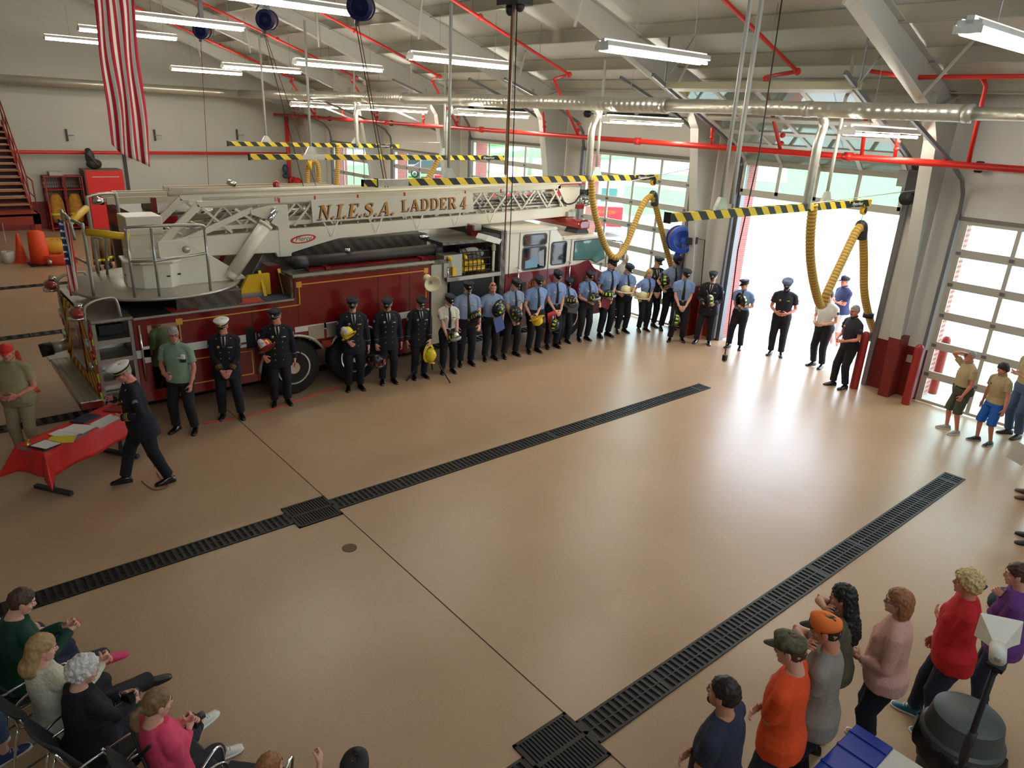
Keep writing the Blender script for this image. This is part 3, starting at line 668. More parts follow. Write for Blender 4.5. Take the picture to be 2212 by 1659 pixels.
# rear face and step cabinet (aluminium)
w = MB().b2((-5.9,-1.85,.5),(-4.5,-1.3,1.84)).b2((XF,-1.85,1.80),(XN,-1.28,1.85)).b2((XN-.5,-1.85,.48),(XN+.0,-1.3,.53)).b2((XN-.04,-1.85,.5),(XN,-1.80,1.8)).b2((XN-.04,-1.35,.5),(XN,-1.3,1.8)).b2((XN-.5,-1.32,.5),(XN,-1.3,1.8))
for z in (.85,1.2,1.5): w.b2((XN-.5,-1.8,z),(XN-.02,-1.34,z+.03)).b2((XN-.02,-1.8,z-.04),(XN,-1.34,z+.035))
w.build('step_cabinet', ALU, T)
MB().b2((XN-.3,-1.75,1.6),(XN-.06,-1.42,1.75)).build('step_recess', BLACK, T)
MB().b2((XF,-1.84,.5),(XF+.5,-1.3,1.84)).build('rear_corner', FRED, T)
# rear wall with chevrons
chv = M('chevron_yellow_red', (214,214,30), .5); n, nn, b = nodes(chv); t = nn.new('ShaderNodeTexCoord'); sp_ = nn.new('ShaderNodeSeparateXYZ'); n.links.new(t.outputs['Object'], sp_.inputs[0])
ab = nn.new('ShaderNodeMath'); ab.operation = 'ADD'; ab.inputs[1].default_value = 5.2; n.links.new(sp_.outputs['X'], ab.inputs[0]); a2 = nn.new('ShaderNodeMath'); a2.operation = 'ABSOLUTE'; n.links.new(ab.outputs[0], a2.inputs[0])
ad = nn.new('ShaderNodeMath'); ad.operation = 'ADD'; n.links.new(a2.outputs[0], ad.inputs[0]); n.links.new(sp_.outputs['Z'], ad.inputs[1])
ml = nn.new('ShaderNodeMath'); ml.operation = 'MULTIPLY'; ml.inputs[1].default_value = 1/.3; n.links.new(ad.outputs[0], ml.inputs[0]); fc = nn.new('ShaderNodeMath'); fc.operation = 'FRACT'; n.links.new(ml.outputs[0], fc.inputs[0])
gt = nn.new('ShaderNodeMath'); gt.operation = 'GREATER_THAN'; gt.inputs[1].default_value = .5; n.links.new(fc.outputs[0], gt.inputs[0])
mxc = nn.new('ShaderNodeMix'); mxc.data_type = 'RGBA'; mxc.inputs[6].default_value = lin((206,212,36)); mxc.inputs[7].default_value = lin((190,40,20)); n.links.new(gt.outputs[0], mxc.inputs[0]); n.links.new(mxc.outputs[2], b.inputs['Base Color'])
MB().b2((XF+.02,-1.87,.55),(XN-.02,-1.85,1.78)).build('chevron_panel', chv, T)
MB().b2((-5.7,-1.89,.8),(-4.75,-1.87,1.72)).build('rear_door', FRED, T, bevel=.01)
text('4', .45, M('silver_leaf', (205,195,190), .4), (-5.05,-1.895,1.38), (1,0,0), (0,0,1), T, 'number_lettering')
MB().b2((-5.72,-1.91,.86),(-4.73,-1.885,.9)).build('door_rail', CHROME, T)
MB().b2((XF+.1,-2.17,.5),(XN+.02,-1.87,.62)).build('tailboard', ALU, T, bevel=.01)
g = MB()
for k in range(4): g.b2((XF+.12,-2.15+k*.07,.62),(XN,-2.12+k*.07,.628))
g.build('tread_strip', SLV, T)
MB().b2((XN-.12,-2.17,.5),(XN+.025,-1.87,.615)).build('tailboard_end', FRED, T, bevel=.008)
for s, x in (('near',XN-.2),('far',XF+.2)):
    p_ = MB().ell((x,-1.98,1.96),(.21,.11,.085),14,8); tl_ = p_.build('warning_light', M('red_lens', (150,16,16), .15, coat=.8), T, True)
    MB().tube([(x,-1.98,1.86),(x,-1.98,1.9)], .13, 12).tube([(x,-1.95,2.03),(x,-1.93,2.1)], .06, 8).build('light_mount', CHROME, tl_, True)
    MB().tube(curve_pts([(x+.1,-1.86,1.0),(x+.1,-1.9,1.9),(x+.1,-1.82,2.1),(x+.1,-1.55,2.16),(x+.1,-1.45,2.1),(x+.1,-1.42,1.84)], 5), .022, 8).build('grab_rail', SLV, T, True)
    for k, (z, m_) in enumerate(((1.62,'red_lens'),(1.3,'red_lens'),(.78,'red_lens'))):
        MB().tube([(x+(.12 if s == 'near' else -.05),-1.9,z),(x+(.12 if s == 'near' else -.05),-1.86,z)], .075, 12).build('tail_light', M(m_), T, True)
    MB().tube([(x-.02,-1.93,1.45),(x-.02,-1.86,1.45)], .09, 12).tube([(x-.02,-1.93,1.08),(x-.02,-1.86,1.08)], .08, 12).build('chrome_fitting', CHROME, T, True)
MB().tube([(-6.3,-2.12,.84),(-6.3,-1.87,.88)], .1, 12).build('hydrant_inlet', GALV, T, True); MB().tube([(-6.3,-2.3,.82),(-6.3,-2.12,.84)], .12, 12).build('inlet_cap', BLACK, T, True)
MB().b2((-6.7,-2.2,.6),(-6.3,-1.9,.64)).build('folding_step', ALU, T)
# deck surfaces and edges
MB().b2((XF,-1.85,1.80),(XN+.01,1.33,1.815)).build('rear_deck', DK, T)
w = MB().b2((XN-.34,-1.25,1.79),(XN+.03,1.33,1.835)).b2((XN-.3,1.30,2.17),(XN+.03,4.22,2.235)).b2((XN-.62,1.28,1.82),(XN-.02,1.34,2.19)).b2((XN-.01,4.18,2.17),(XN+.03,4.6,2.25)); w.build('edge_trim', DK, T)
MB().b2((XN-.01,1.3,2.2),(XN+.04,4.25,2.245)).b2((XN,-1.28,1.8),(XN+.035,1.3,1.83)).build('edge_moulding', SLV, T)
for y0, m_ in ((-.72,'patch_red'),(.36,'patch_red'),(.83,'patch_navy')):
    MB().b2((XN-.33,y0,1.836),(XN+.02,y0+.42,1.842)).build('deck_pad', M(m_, (150,40,30) if 'red' in m_ else (38,42,60), .7), T)
MB().b2((-4.62,.0,1.82),(-4.35,1.0,1.9)).build('walkway', SLV, T)
w = MB()
for k in range(2): w.bar((-4.3,.95+.35*k,1.83),(-4.5,.95+.35*k,2.25),.05,.02)
w.prism([(.5,1.83),(1.1,1.83),(1.1,2.2),(.72,2.2)], 'X', -4.5, -4.42); w.build('yellow_step', YELLOW, T)
# stripes, seams, gold lines
w = MB().b2((XN,-1.3,1.17),(XN+.004,.6,1.3)).b2((XN,.0,1.08),(XN+.004,.58,1.13)).b2((XN,1.86,1.18),(XN+.004,1.9,1.3)).b2((XN,3.15,1.15),(XN+.004,4.2,1.28)).b2((XN,1.3,1.2),(XN+.004,2.7,1.3))
w.b2((XN,-1.2,1.08),(XN+.004,-1.0,1.35)); w.build('white_stripe', M('reflective_white', (215,210,200), .4), T)
w = MB()
def gl(a_, c): w.bar((XN+.006,a_[0],a_[1]),(XN+.006,c[0],c[1]),.018,.006,(1,0,0))
gl((-.62,1.68),(1.4,1.70)); gl((-.62,1.68),(-.62,1.36)); gl((1.42,1.70),(1.42,2.06)); gl((1.42,2.06),(4.08,2.06)); gl((4.08,2.06),(4.08,1.5)); gl((-.62,1.02),(.5,1.0)); gl((-.62,.6),(.5,.58)); gl((.5,.58),(.5,1.0))
for y, z in ((1.42,2.06),(4.08,2.06),(-.62,1.68)): w.b2((XN+.003,y-.05,z-.05),(XN+.008,y+.05,z+.05))
w.build('gold_striping', M('gold_line', (205,150,50), .4), T)
w = MB()
for y in (-.2,.55,1.38,3.0,3.7): w.b2((XN,y-.006,.55),(XN+.003,y+.006,1.78 if y < 1.38 else 2.16))
w.build('door_seam', BLACK, T)
MB().b2((XN+.002,-1.1,.62),(XN+.012,-.66,1.68)).build('polished_door', M('polished_steel', (190,180,160), .06, 1), T); MB().tube([(XN+.05,-1.22,.8),(XN+.05,-1.22,1.72)], .018, 6).build('hand_rail', CHROME, T, True)
MB().b2((XN+.002,.42,1.05),(XN+.01,.58,1.42)).build('vent_panel', BLACK, T)
MB().b2((XN+.002,1.55,1.02),(XN+.012,1.85,1.28)).b2((XN+.002,1.9,1.02),(XN+.012,2.12,1.28)).build('fender_panel', SLV, T)
MB().b2((XN+.01,1.78,.86),(XN+.04,2.0,.98)).build('side_marker', M('red_lens'), T)
for cy in (1.25,2.5):
    MB().tube([(XN+.015,cy+.65*cos(radians(a_)),.5+.65*sin(radians(a_))) for a_ in (range(30,182,8) if cy < 2 else range(0,152,8))], .03, 6).build('fender_trim', SLV, T, True)
MB().b2((XF+.1,-1.2,.6),(XN-.1,.6,.7)).b2((-5.7,-1.3,.55),(-4.7,9,.85)).build('chassis_frame', BLACK, T)
# wheels
TIRE = M('tire_rubber', (20,20,21), .75)
def wheel(x, y, s):
    t_ = MB().lathe([(.3,-.14),(.46,-.15),(.52,-.11),(.535,-.06),(.535,.06),(.52,.11),(.46,.15),(.3,.14)], (x,y,.535), (1,0,0), 28).build('wheel', TIRE, T, True)
    r_ = MB().lathe([(.305,.1),(.315,.155),(.29,.15),(.25,.08),(.13,.05),(.11,.16),(.0,.17)], (x,y,.535), (s,0,0), 24)
    for k in range(10): a_ = 2*pi*k/10; r_.tube([(x+s*.06,y+.19*cos(a_),.535+.19*sin(a_)),(x+s*.11,y+.19*cos(a_),.535+.19*sin(a_))], .018, 6)
    rm_ = r_.build('rim', CHROME, t_, 'auto')
for y in (1.25,2.5,8.2):
    wheel(XN-.17, y, 1); wheel(XF+.17, y, -1)
# upper deck boxes
MB().prism([(.75,1.82),(1.2,2.52),(1.6,2.62),(4.7,2.62),(4.7,1.82)], 'X', -6.3, -4.85).build('ladder_bed_box', DK, T, bevel=.01)
MB().b2((-6.3,4.55,2.5),(-4.05,5.75,2.56)).build('pump_deck', DK, T)
MB().b2((-4.85,1.35,2.1),(-4.05,4.3,2.2)).build('catwalk', DK, T)
MB().prism([(.9,1.82),(1.15,2.3),(1.35,2.3),(1.45,1.82)], 'X', -4.86, -4.55).build('red_bracket', FRED, T)
hs = MB().tube([(-4.35,1.58,2.36),(-4.35,4.62,2.38)], .105, 14); ht = hs.build('hard_suction_hose', M('suction_hose', (52,44,38), .55), T, True)
MB().tube([(-4.35,1.52,2.36),(-4.35,1.76,2.36)], .118, 14).tube([(-4.35,4.5,2.38),(-4.35,4.68,2.38)], .118, 14).build('hose_coupling', DARK, ht, True)
w = MB().b2((-4.5,1.7,2.24),(-4.1,4.4,2.27))
for y in (2.05,4.1): w.b2((-4.42,y-.05,2.2),(-4.05,y+.05,2.3))
w.build('hose_cradle', FRED, T)
MB().tube([(-4.36,2.55,2.5),(-4.3,2.62,2.52)], .04, 8).tube([(-4.5,4.3,2.62),(-4.5,4.5,2.62)], .04, 8).build('work_light', CHROME, T, True)
# pump panel module between body and cab
MB().b2((XF,4.22,.45),(XN-.35,6.1,2.2)).build('pump_module', DK, T)
MB().b2((XN-.36,4.22,.5),(XN-.02,4.62,2.15)).build('pump_panel', SLV, T)
MB().b2((XN-.3,4.5,1.88),(XN+.02,4.95,2.32)).build('hose_bin', ALU, T)
MB().b2((XN-.42,4.55,1.80),(XN+.06,5.95,1.86)).build('hose_shelf', DK, T); MB().b2((XN+.03,4.55,1.79),(XN+.07,5.95,1.87)).build('shelf_edge', SLV, T)
MB().b2((XN-.1,4.65,1.3),(XN+.02,5.75,1.78)).build('pump_panel', BLACK, T)
MB().b2((XN-.35,4.7,.5),(XN-.02,6.0,1.3)).build('pump_panel', DK, T)
MB().tube([(XN+.02,4.6,1.75),(XN+.02,4.6,2.1)], .02, 6).build('hand_rail', CHROME, T, True)
MB().ell((XN+.05,4.62,2.26),(.05,.05,.05)).build('yellow_knob', YELLOW, T, True); MB().tube([(XN+.05,4.64,2.24),(XN+.06,4.72,1.98)],.012,5).b2((XN+.04,4.68,1.9),(XN+.08,4.76,2.08)).build('wheel_chock', YELLOW, T)
w = MB(); random.seed(3)
for k in range(14):
    x = XN-.38+.06*(k % 5); z = 1.93+.075*(k//5); w.tube(curve_pts([(x,4.97,z),(x+.02,5.2,z+.02*random.random()),(x,5.45,z),(x,5.65,z-.01)],4), .045, 8)
for k in range(3): w.ell((XN-.05,5.02+.02*k,1.95+.14*k),(.08,.05,.06))
w.build('yellow_hose', YELLOW, T, True)
w = MB()
for k in range(7):
    y = 5.0+.11*k; w.tube(curve_pts([(XN-.35,y,2.5),(XN-.08,y,2.38),(XN+.03,y,2.15),(XN+.02,y,1.87)],5), .012, 4)
for z, x in ((2.45,XN-.2),(2.34,XN-.02),(2.2,XN+.03),(2.06,XN+.04),(1.95,XN+.03)): w.tube([(x,5.0,z),(x,5.68,z)], .012, 4)
w.build('cargo_net', BLACK, T)
MB().tube(curve_pts([(XN-.2,5.05,2.3),(XN-.1,5.3,2.35),(XN-.2,5.6,2.25)],4), .07, 8).build('grey_bundle', M('grey_fabric', (150,146,138), .8), T, True)
# ladder rest and rear of cab
MB().b2((-4.65,5.6,1.9),(-4.5,5.82,2.78)).b2((-6.0,5.55,1.9),(-4.6,5.75,2.55)).build('ladder_rest', FRED, T)
MB().b2((-4.75,5.62,2.68),(-4.42,5.8,2.8)).build('rest_pad', ALU, T)
MB().b2((XF+.02,5.98,.6),(XN-.0,6.12,2.72)).build('cab_rear_wall', DK, T)
MB().b2((XN-.38,5.93,1.9),(XN-.12,5.99,2.35)).build('rear_window', BLACK, T)
MB().tube([(XN-.14,5.9,1.2),(XN-.14,5.9,2.5)], .03, 8).tube([(XN-.14,5.9,2.3),(XN-.14,5.9,2.42)], .045, 8).build('light_mast', FWHITE, T, True)
MB().prism([(5.55,2.55),(5.92,2.45),(5.98,2.55),(5.62,2.66)], 'X', XN-.34, XN+.02).build('scene_light', WHITEP, T); MB().prism([(5.6,2.58),(5.98,2.52),(5.99,2.64),(5.66,2.69)], 'X', XN-.3, XN-.02).build('light_housing', DARK, T)
# cab
cab = [(6.12,1.76),(6.12,2.66),(6.2,2.72),(7.55,2.72),(7.78,2.5),(9.12,2.47),(9.2,2.4),(9.5,1.76)]
MB().prism(cab, 'X', XF, XN).build('cab_upper', FCREAM, T, bevel=.03)
MB().prism([(6.12,.5),(6.12,1.79),(7.7,1.79),(8.4,1.83),(8.7,1.9),(8.95,1.66),(9.2,1.55),(9.52,1.5),(9.62,1.3),(9.62,.5)]+[(8.85,.5)]+arch(8.2,.62,0,180)+[(7.55,.5)], 'X', XF-.01, XN+.01).build('cab_lower', FRED, T, bevel=.02)
MB().b2((XF-.02,9.5,.5),(XN+.02,10.0,.85)).build('front_bumper', CHROME, T, bevel=.03)
MB().prism([(6.1,2.66),(6.1,2.73),(7.55,2.73),(7.6,2.69),(7.55,2.66)], 'X', XN-.02, XN+.04).prism([(7.8,2.42),(7.82,2.48),(9.15,2.46),(9.15,2.40)], 'X', XN-.02, XN+.045).build('roof_gutter', FCREAM, T, bevel=.01)
TG = M('tinted_window', (18,26,28), .05, spec=.8); BG = M('blue_green_window', (86,130,128), .05, spec=.8)
def rrect(y0, y1, z0, z1, r=.05, k=4, dy0=0, dy1=0):
    P = []
    for cy, cz, a0 in ((y1-r,z1-r,0),(y0+r,z1-r,90),(y0+r,z0+r,180),(y1-r,z0+r,270)):
        for i in range(k+1): a_ = radians(a0+90*i/k); P.append((cy+r*cos(a_), cz+r*sin(a_)))
    return P
def win(y0, y1, z0, z1, mat, poly=None):
    P = poly or rrect(y0,y1,z0,z1)
    f = MB().prism(rrect(y0-.03,y1+.03,z0-.03,z1+.03,.07) if not poly else [(p[0]+(-.02 if p[0] < 8.6 else .02), p[1]+(.02 if p[1] > 2.1 else -.02)) for p in poly], 'X', XN-.02, XN+.012).build('cab_window', M('window_gasket', (60,62,62), .4), T)
    MB().prism(P, 'X', XN, XN+.018).build('pane', mat, f)
win(6.62,7.28,2.37,2.58,TG); win(6.62,7.28,1.84,2.30,TG); win(7.48,7.92,1.88,2.36,TG)
win(0,0,0,0,BG,[(8.2,1.93),(8.2,2.34),(9.05,2.36),(9.25,1.9),(8.95,1.8),(8.75,1.9)])
# seats seen through the rear side window
MB().prism([(6.68,1.86),(6.68,2.02),(7.0,2.1),(7.05,1.86)], 'X', XN+.018, XN+.02).build('seat_cover', M('seat_blue', (120,160,180), .6), T)
MB().prism([(7.1,1.9),(7.05,2.2),(7.22,2.25),(7.25,1.86)], 'X', XN+.018, XN+.02).build('door_panel', M('seat_grey', (150,158,160), .6), T)
w = MB()
for y, z0, z1 in ((6.5,.62,2.66),(7.38,.62,2.66),(8.08,.62,2.44),(9.3,1.5,2.1)): w.b2((XN+.008,y-.006,z0),(XN+.014,y+.006,z1))
w.build('cab_door_seam', M('seam_dark', (70,66,60), .6), T)
for y in (6.45,8.02):
    MB().tube([(XN+.02,y,1.9),(XN+.07,y,1.9),(XN+.07,y,1.2),(XN+.02,y,1.2)], .02, 8).build('hand_rail', CHROME, T, True)
for y in (6.6,8.15): MB().b2((XN+.01,y,1.35),(XN+.04,y+.12,1.55)).build('door_handle', DARK, T)
for y in (6.72,): 
    text('N.I.E.S.A', .17, GOLD, (XN+.014,7.05,1.48), (0,1,0), (0,0,1), T, 'door_lettering')
# windshield, mirrors, light bar
MB().add([(XF+.1,9.22,2.36),(XN-.1,9.22,2.36),(XN-.1,9.5,1.8),(XF+.1,9.5,1.8)], [(0,1,2,3)]).build('windshield', BG, T)
MB().tube([(XN-.1,9.3,2.3),(XN+.25,9.55,2.3),(XN+.3,9.6,2.2)], .02, 6).build('mirror_arm', CHROME, T, True); MB().b2((XN+.2,9.52,1.85),(XN+.36,9.62,2.25)).build('side_mirror', CHROME, T, bevel=.02)
lb = MB().prism([(8.5,2.58),(8.45,2.7),(8.52,2.8),(8.78,2.8),(8.86,2.7),(8.82,2.58)], 'X', -6.3, -4.1); lb.build('light_bar', M('red_lens'), T, bevel=.04)
MB().prism([(8.45,2.47),(8.55,2.6),(8.8,2.6),(8.9,2.47)], 'X', -4.6, -4.2).build('light_bar_mount', DARK, T)
MB().b2((-4.9,8.55,2.8),(-4.6,8.8,2.93)).build('spot_light', GALV, T, bevel=.02); MB().b2((-5.3,8.42,2.75),(-4.98,8.75,2.98)).build('side_strobe', M('red_lens'), T, bevel=.03)
# ================================================================= TURNTABLE AND AERIAL LADDER
TC = (-5.2,-.55)
TTM = M('turntable_deck', (150,146,130), .7, noise=.06, nscale=60)
P = [(TC[0]+1.32*cos(radians(a_)), TC[1]+1.32*sin(radians(a_))) for a_ in range(0,361,6)]
P = [p for p in P if p[1] < .25 or True]
MB().prism(P[:-1], 'Z', 2.06, 2.1).build('turntable_deck', TTM, T); MB().lathe([(1.325,-.035),(1.34,-.0),(1.325,.012)], (TC[0],TC[1],2.09), n=60).build('deck_rim', SLV, T, True)
MB().b2((-6.2,-.6,1.82),(-4.05,.45,2.06)).build('turntable_base', DPLATE, T)
MB().lathe([(.9,0),(.9,.25)], (-5.2,-.3,1.82), n=32).build('slewing_ring', BLACK, T, True)
# control console
con = [(-5.3,-1.05),(-4.85,-1.1),(-4.6,-.9),(-4.5,-.5),(-4.72,-.24),(-5.3,-.24)]
MB().prism(con, 'Z', 2.1, 2.5).prism([(x-.02 if x < -5 else x+.03, y-.03 if y < -.6 else y+.03) for x, y in con], 'Z', 2.5, 2.54).prism([(-5.3,-1.0),(-4.95,-1.0),(-4.85,-.6),(-4.95,-.3),(-5.3,-.3)], 'Z', 2.54, 2.66).build('control_console', FWHITE, T, bevel=.015)
w = MB()
for x, y in ((-4.62,-.86),(-4.52,-.55),(-4.6,-.36),(-4.9,-1.08)): w.box((x,y,2.3),(.05,.05,.02))
w.build('console_latch', BLACK, T)
MB().b2((-5.25,-.7,2.66),(-5.05,-.5,2.68)).build('control_lever', DARK, T)
MB().b2((-5.5,-.95,2.1),(-5.0,-.45,2.95)).build('cabinet_base', FWHITE, T, bevel=.01)
MB().b2((-5.55,-.97,2.9),(-4.98,-.42,3.2)).build('operator_box', FWHITE, T, bevel=.015)
MB().tube([(-4.965,-.8,3.06),(-4.95,-.78,3.06),(-4.95,-.58,3.06),(-4.965,-.56,3.06)], .016, 6).build('box_handle', DARK, T)
# pedestal side plates with pins and lift cylinders
for s, x in ((1,-4.66),(-1,-5.74)):
    MB().prism([(-.62,2.84),(-.25,2.86),(.1,2.62),(.62,2.25),(.78,2.1),(-.45,2.1),(-.4,2.35),(-.62,2.6)], 'X', x-.03, x+.03).build('pedestal_plate', FWHITE, T, bevel=.01)
    MB().prism([(-.1,2.1),(.55,2.1),(.62,1.95),(-.1,1.95)], 'X', x-.06, x+.02).build('pedestal_foot', FWHITE, T)
    w = MB().tube([(x-.05*s,-.2,2.69),(x+.055*s,-.2,2.69)], .06, 14).tube([(x-.05*s,.52,2.17),(x+.075*s,.52,2.17)], .055, 12).tube([(x-.05*s,1.36,3.26),(x+.06*s,1.36,3.26)], .05, 12)
    w.build('pivot_pin', GALV, T, True)
    X = x+.05*s
    a_, b_ = Vector((X,.46,2.15)), Vector((X,1.36,3.26)); d_ = (b_-a_)
    MB().tube([a_, a_+d_*.1], .1, 12).tube([a_+d_*.08, a_+d_*.78], .115, 16).tube([a_+d_*.76, a_+d_*.8], .125, 16).build('lift_cylinder', FWHITE, T, True)
    MB().tube([a_+d_*.78, b_], .055, 12).build('cylinder_rod', CHROME, T, True)
# base section of the ladder: two side trusses
sl = .016
def zz(y, z): return z+sl*(y-1.5)
for s, x in ((1,-4.74),(-1,-5.66)):
    o_ = x+.04*s
    beam = [(-.55,2.55),(-.3,2.86),(1.35,2.9),(8.6,zz(8.6,2.93)),(8.75,zz(8.75,2.70)),(2.6,zz(2.6,2.66)),(2.2,2.60),(1.66,2.48),(1.62,2.42),(1.38,2.42),(1.35,2.5),(-.2,2.55)]
    MB().prism(beam, 'X', x-.05, x+.05).build('base_rail', FWHITE, T, bevel=.012)
    MB().prism([(1.28,3.34),(1.62,3.34),(1.64,2.42),(1.42,2.42),(1.42,2.95),(1.2,3.1),(.95,3.2),(.95,3.27)], 'X', x-.055*1, x+.06).build('cylinder_bracket', FWHITE, T, bevel=.01)
    w = MB()
    w.bar((x,.08,3.40),(x,8.35,zz(8.35,3.40)),.07,.09); w.bar((x,.1,3.38),(x,-.62,2.72),.07,.11,(0,.7,-.7)); w.bar((x,1.0,3.28),(x,-.25,2.78),.05,.09,(0,.4,-1)); w.bar((x,.15,3.34),(x,.62,2.9),.03,.04); w.bar((x,.7,3.3),(x,1.25,2.9),.03,.04)
    w.bar((x,8.3,zz(8.3,3.42)),(x,8.75,zz(8.7,2.8)),.07,.1,(0,1,0)); w.bar((x,8.1,zz(8.3,3.42)),(x,8.55,zz(8.7,2.85)),.04,.05,(0,1,0))
    y = 1.75
    while y < 8.2:
        w.bar((x,y,zz(y,2.95)),(x,min(y+.36,8.3),zz(y,3.36)),.03,.035); w.bar((x,y+.40,zz(y,3.36)),(x,min(y+.76,8.4),zz(y,2.95)),.03,.035); y += .78
    w.build('rail_lattice', FWHITE, T)
    q = MB(); y = 2.3
    while y < 6.2: q.bar((x+.03*s,y,zz(y,3.0)),(x+.055*s,y+.14,zz(y,2.72)),.025,.03); q.bar((x+.03*s,y+.3,zz(y,3.0)),(x+.055*s,y+.16,zz(y,2.72)),.025,.03); y += .95
    q.build('rail_brace', FWHITE, T)
    MB().tube([(x+(.0 if s < 0 else -.05),-.1 if s < 0 else .2,3.47),(x+(.0 if s < 0 else -.05),9.1,zz(9,3.46))], .045 if s < 0 else .03, 10).build('hand_rail', FWHITE, T, True)
w = MB(); y = -.2
while y < 8.6: w.tube([(-5.66,y,zz(y,2.93)),(-4.74,y,zz(y,2.93))], .022, 6); y += .36
w.build('rung_set', GALV, T)
# inner fly sections
for k, (x0, x1, z0, z1, y0, y1) in enumerate(((-5.56,-4.84,2.99,3.36,.2,8.9),(-5.48,-4.92,3.05,3.3,.4,9.15))):
    w = MB()
    for x in (x0, x1):
        w.bar((x,y0,zz(y0,z0)),(x,y1,zz(y1,z0)),.05,.07).bar((x,y0,zz(y0,z1)),(x,y1,zz(y1,z1)),.04,.05); y = y0; 
        while y < y1-.7: w.bar((x,y,zz(y,z0)),(x,y+.33,zz(y,z1)),.022,.03).bar((x,y+.33,zz(y,z1)),(x,y+.66,zz(y,z0)),.022,.03); y += .66
    y = y0
    while y < y1: w.tube([(x0,y,zz(y,z0)+.02),(x1,y,zz(y,z0)+.02)], .018, 6); y += .36
    w.build('fly_section', FWHITE if k == 0 else ALU, T)
w = MB()
for y in (5.9,6.5): w.tube(curve_pts([(-4.78,y,3.36),(-4.76,y+.18,3.3),(-4.78,y+.1,3.12),(-4.76,y+.2,2.98),(-4.8,y+.05,2.95)],5), .018, 5)
w.build('cable_loop', GALV, T, True)
cb = MB()
for k, z in enumerate((3.02,3.08,3.15)): cb.tube([(-4.8-.05*k,5.8,zz(5.8,z)),(-4.8-.05*k,8.6,zz(8.6,z-.01))], .014, 5)
cb.build('control_cable', DARK, T)
MB().tube([(-5.2,-.1,3.12),(-5.2,8.5,zz(8.5,3.13))], .055, 10).build('waterway_pipe', ALU, T, True)
# tip: monitor box, lights, gusset plate
MB().b2((-5.5,8.75,3.12),(-4.85,9.15,3.5)).build('tip_box', FWHITE, T, bevel=.01); MB().b2((-5.0,8.4,3.2),(-4.78,8.72,3.48)).build('tip_box', FWHITE, T, bevel=.01)
MB().prism([(8.55,3.16),(8.9,3.16),(8.85,2.95),(8.75,2.72),(8.68,2.72)], 'X', -4.76, -4.70).build('gusset_plate', FWHITE, T)
text("105'", .1, M('ink_dark', (50,48,46), .6), (-4.695,8.74,2.93), (0,1,0), (0,0,1), T, 'length_lettering', .001)
mr = M('marker_red', (196,30,28), .5)
MB().b2((-4.8,8.28,3.3),(-4.72,8.4,3.5)).tube([(-4.75,8.3,3.55),(-4.75,9.2,3.56)], .014, 6).build('tip_marker', mr, T)
MB().tube(curve_pts([(-4.72,8.4,3.2),(-4.7,8.6,3.1),(-4.7,8.85,3.14),(-4.7,9.0,3.28),(-4.75,9.2,3.3)],5), .02, 6).build('tip_cable', BLACK, T, True)
MB().tube([(-4.9,9.25,3.1),(-4.75,9.45,3.1)], .1, 14).build('tip_lamp', CHROME, T, True); MB().tube([(-4.9,9.15,3.35),(-4.9,9.45,3.33)], .06, 12).tube([(-4.9,9.45,3.33),(-4.9,9.55,3.33)], .08, 12).build('water_monitor', BLACK, T, True)
MB().b2((-4.72,8.9,2.98),(-4.62,9.1,3.08)).build('tip_light', M('red_lens'), T)
# markers along the rail
w = MB()
for u, v in ((603,433),(680,428),(773,425),(874,420),(1005,416),(1082,413)):
    p = on(u,v,'X',-4.70); w.b2((-4.705,p.y-.012,p.z-.04),(-4.69,p.y+.012,p.z+.04))
w.build('rail_marker', mr, T)
text('55', .09, mr, on(597,431,'X',-4.69), (0,1,0), (0,0,1), T, 'height_lettering', .001)
# oval maker's badge
def oval(ry, rz, x0, x1): return MB().prism([(1.88+ry*cos(2*pi*k/32), 2.715+rz*sin(2*pi*k/32)+.02*cos(2*pi*k/32)) for k in range(32)], 'X', x0, x1)
bd = oval(.25,.075,-4.69,-4.683).build('badge', M('badge_red', (214,40,32), .4), T); oval(.2,.052,-4.683,-4.681).build('badge_field', FWHITE, bd)
text('Pierce', .125, M('ink_dark'), (-4.68,1.88,2.72), (0,1,0), (0,-.0,1), bd, 'badge_lettering', .001, .35)
# ---- name board with serif letters
brd = MB().prism([(2.08,3.005),(5.78,zz(5.78,3.0)-.03),(5.74,zz(5.74,3.36)),(2.07,3.41)], 'X', -4.70, -4.675).build('name_board', M('sign_white', (226,219,198), .45), T)
def R(x0,y0,x1,y1): return [(x0,y0),(x1,y0),(x1,y1),(x0,y1)]
def bowl(cx, cy, rx, ry, t, a0=-90, a1=90, n=9):
    o_ = [(cx+rx*cos(radians(a0+(a1-a0)*k/n)), cy+ry*sin(radians(a0+(a1-a0)*k/n))) for k in range(n+1)]
    i_ = [(cx+(rx-t)*cos(radians(a0+(a1-a0)*k/n)), cy+(ry-.07)*sin(radians(a0+(a1-a0)*k/n))) for k in range(n+1)]
    return [[o_[k],o_[k+1],i_[k+1],i_[k]] for k in range(n)]
def ribbon(pts, ws):
    out = []
    for k in range(len(pts)-1):
        (x0,y0),(x1,y1) = pts[k],pts[k+1]; 
        def nrm(i):
            a_, b_ = pts[max(0,i-1)], pts[min(len(pts)-1,i+1)]; dx, dy_ = b_[0]-a_[0], b_[1]-a_[1]; L = math.hypot(dx,dy_) or 1; return (-dy_/L*ws[i]/2, dx/L*ws[i]/2)
        n0, n1 = nrm(k), nrm(k+1); out.append([(x0+n0[0],y0+n0[1]),(x1+n1[0],y1+n1[1]),(x1-n1[0],y1-n1[1]),(x0-n0[0],y0-n0[1])])
    return out
sf = .06
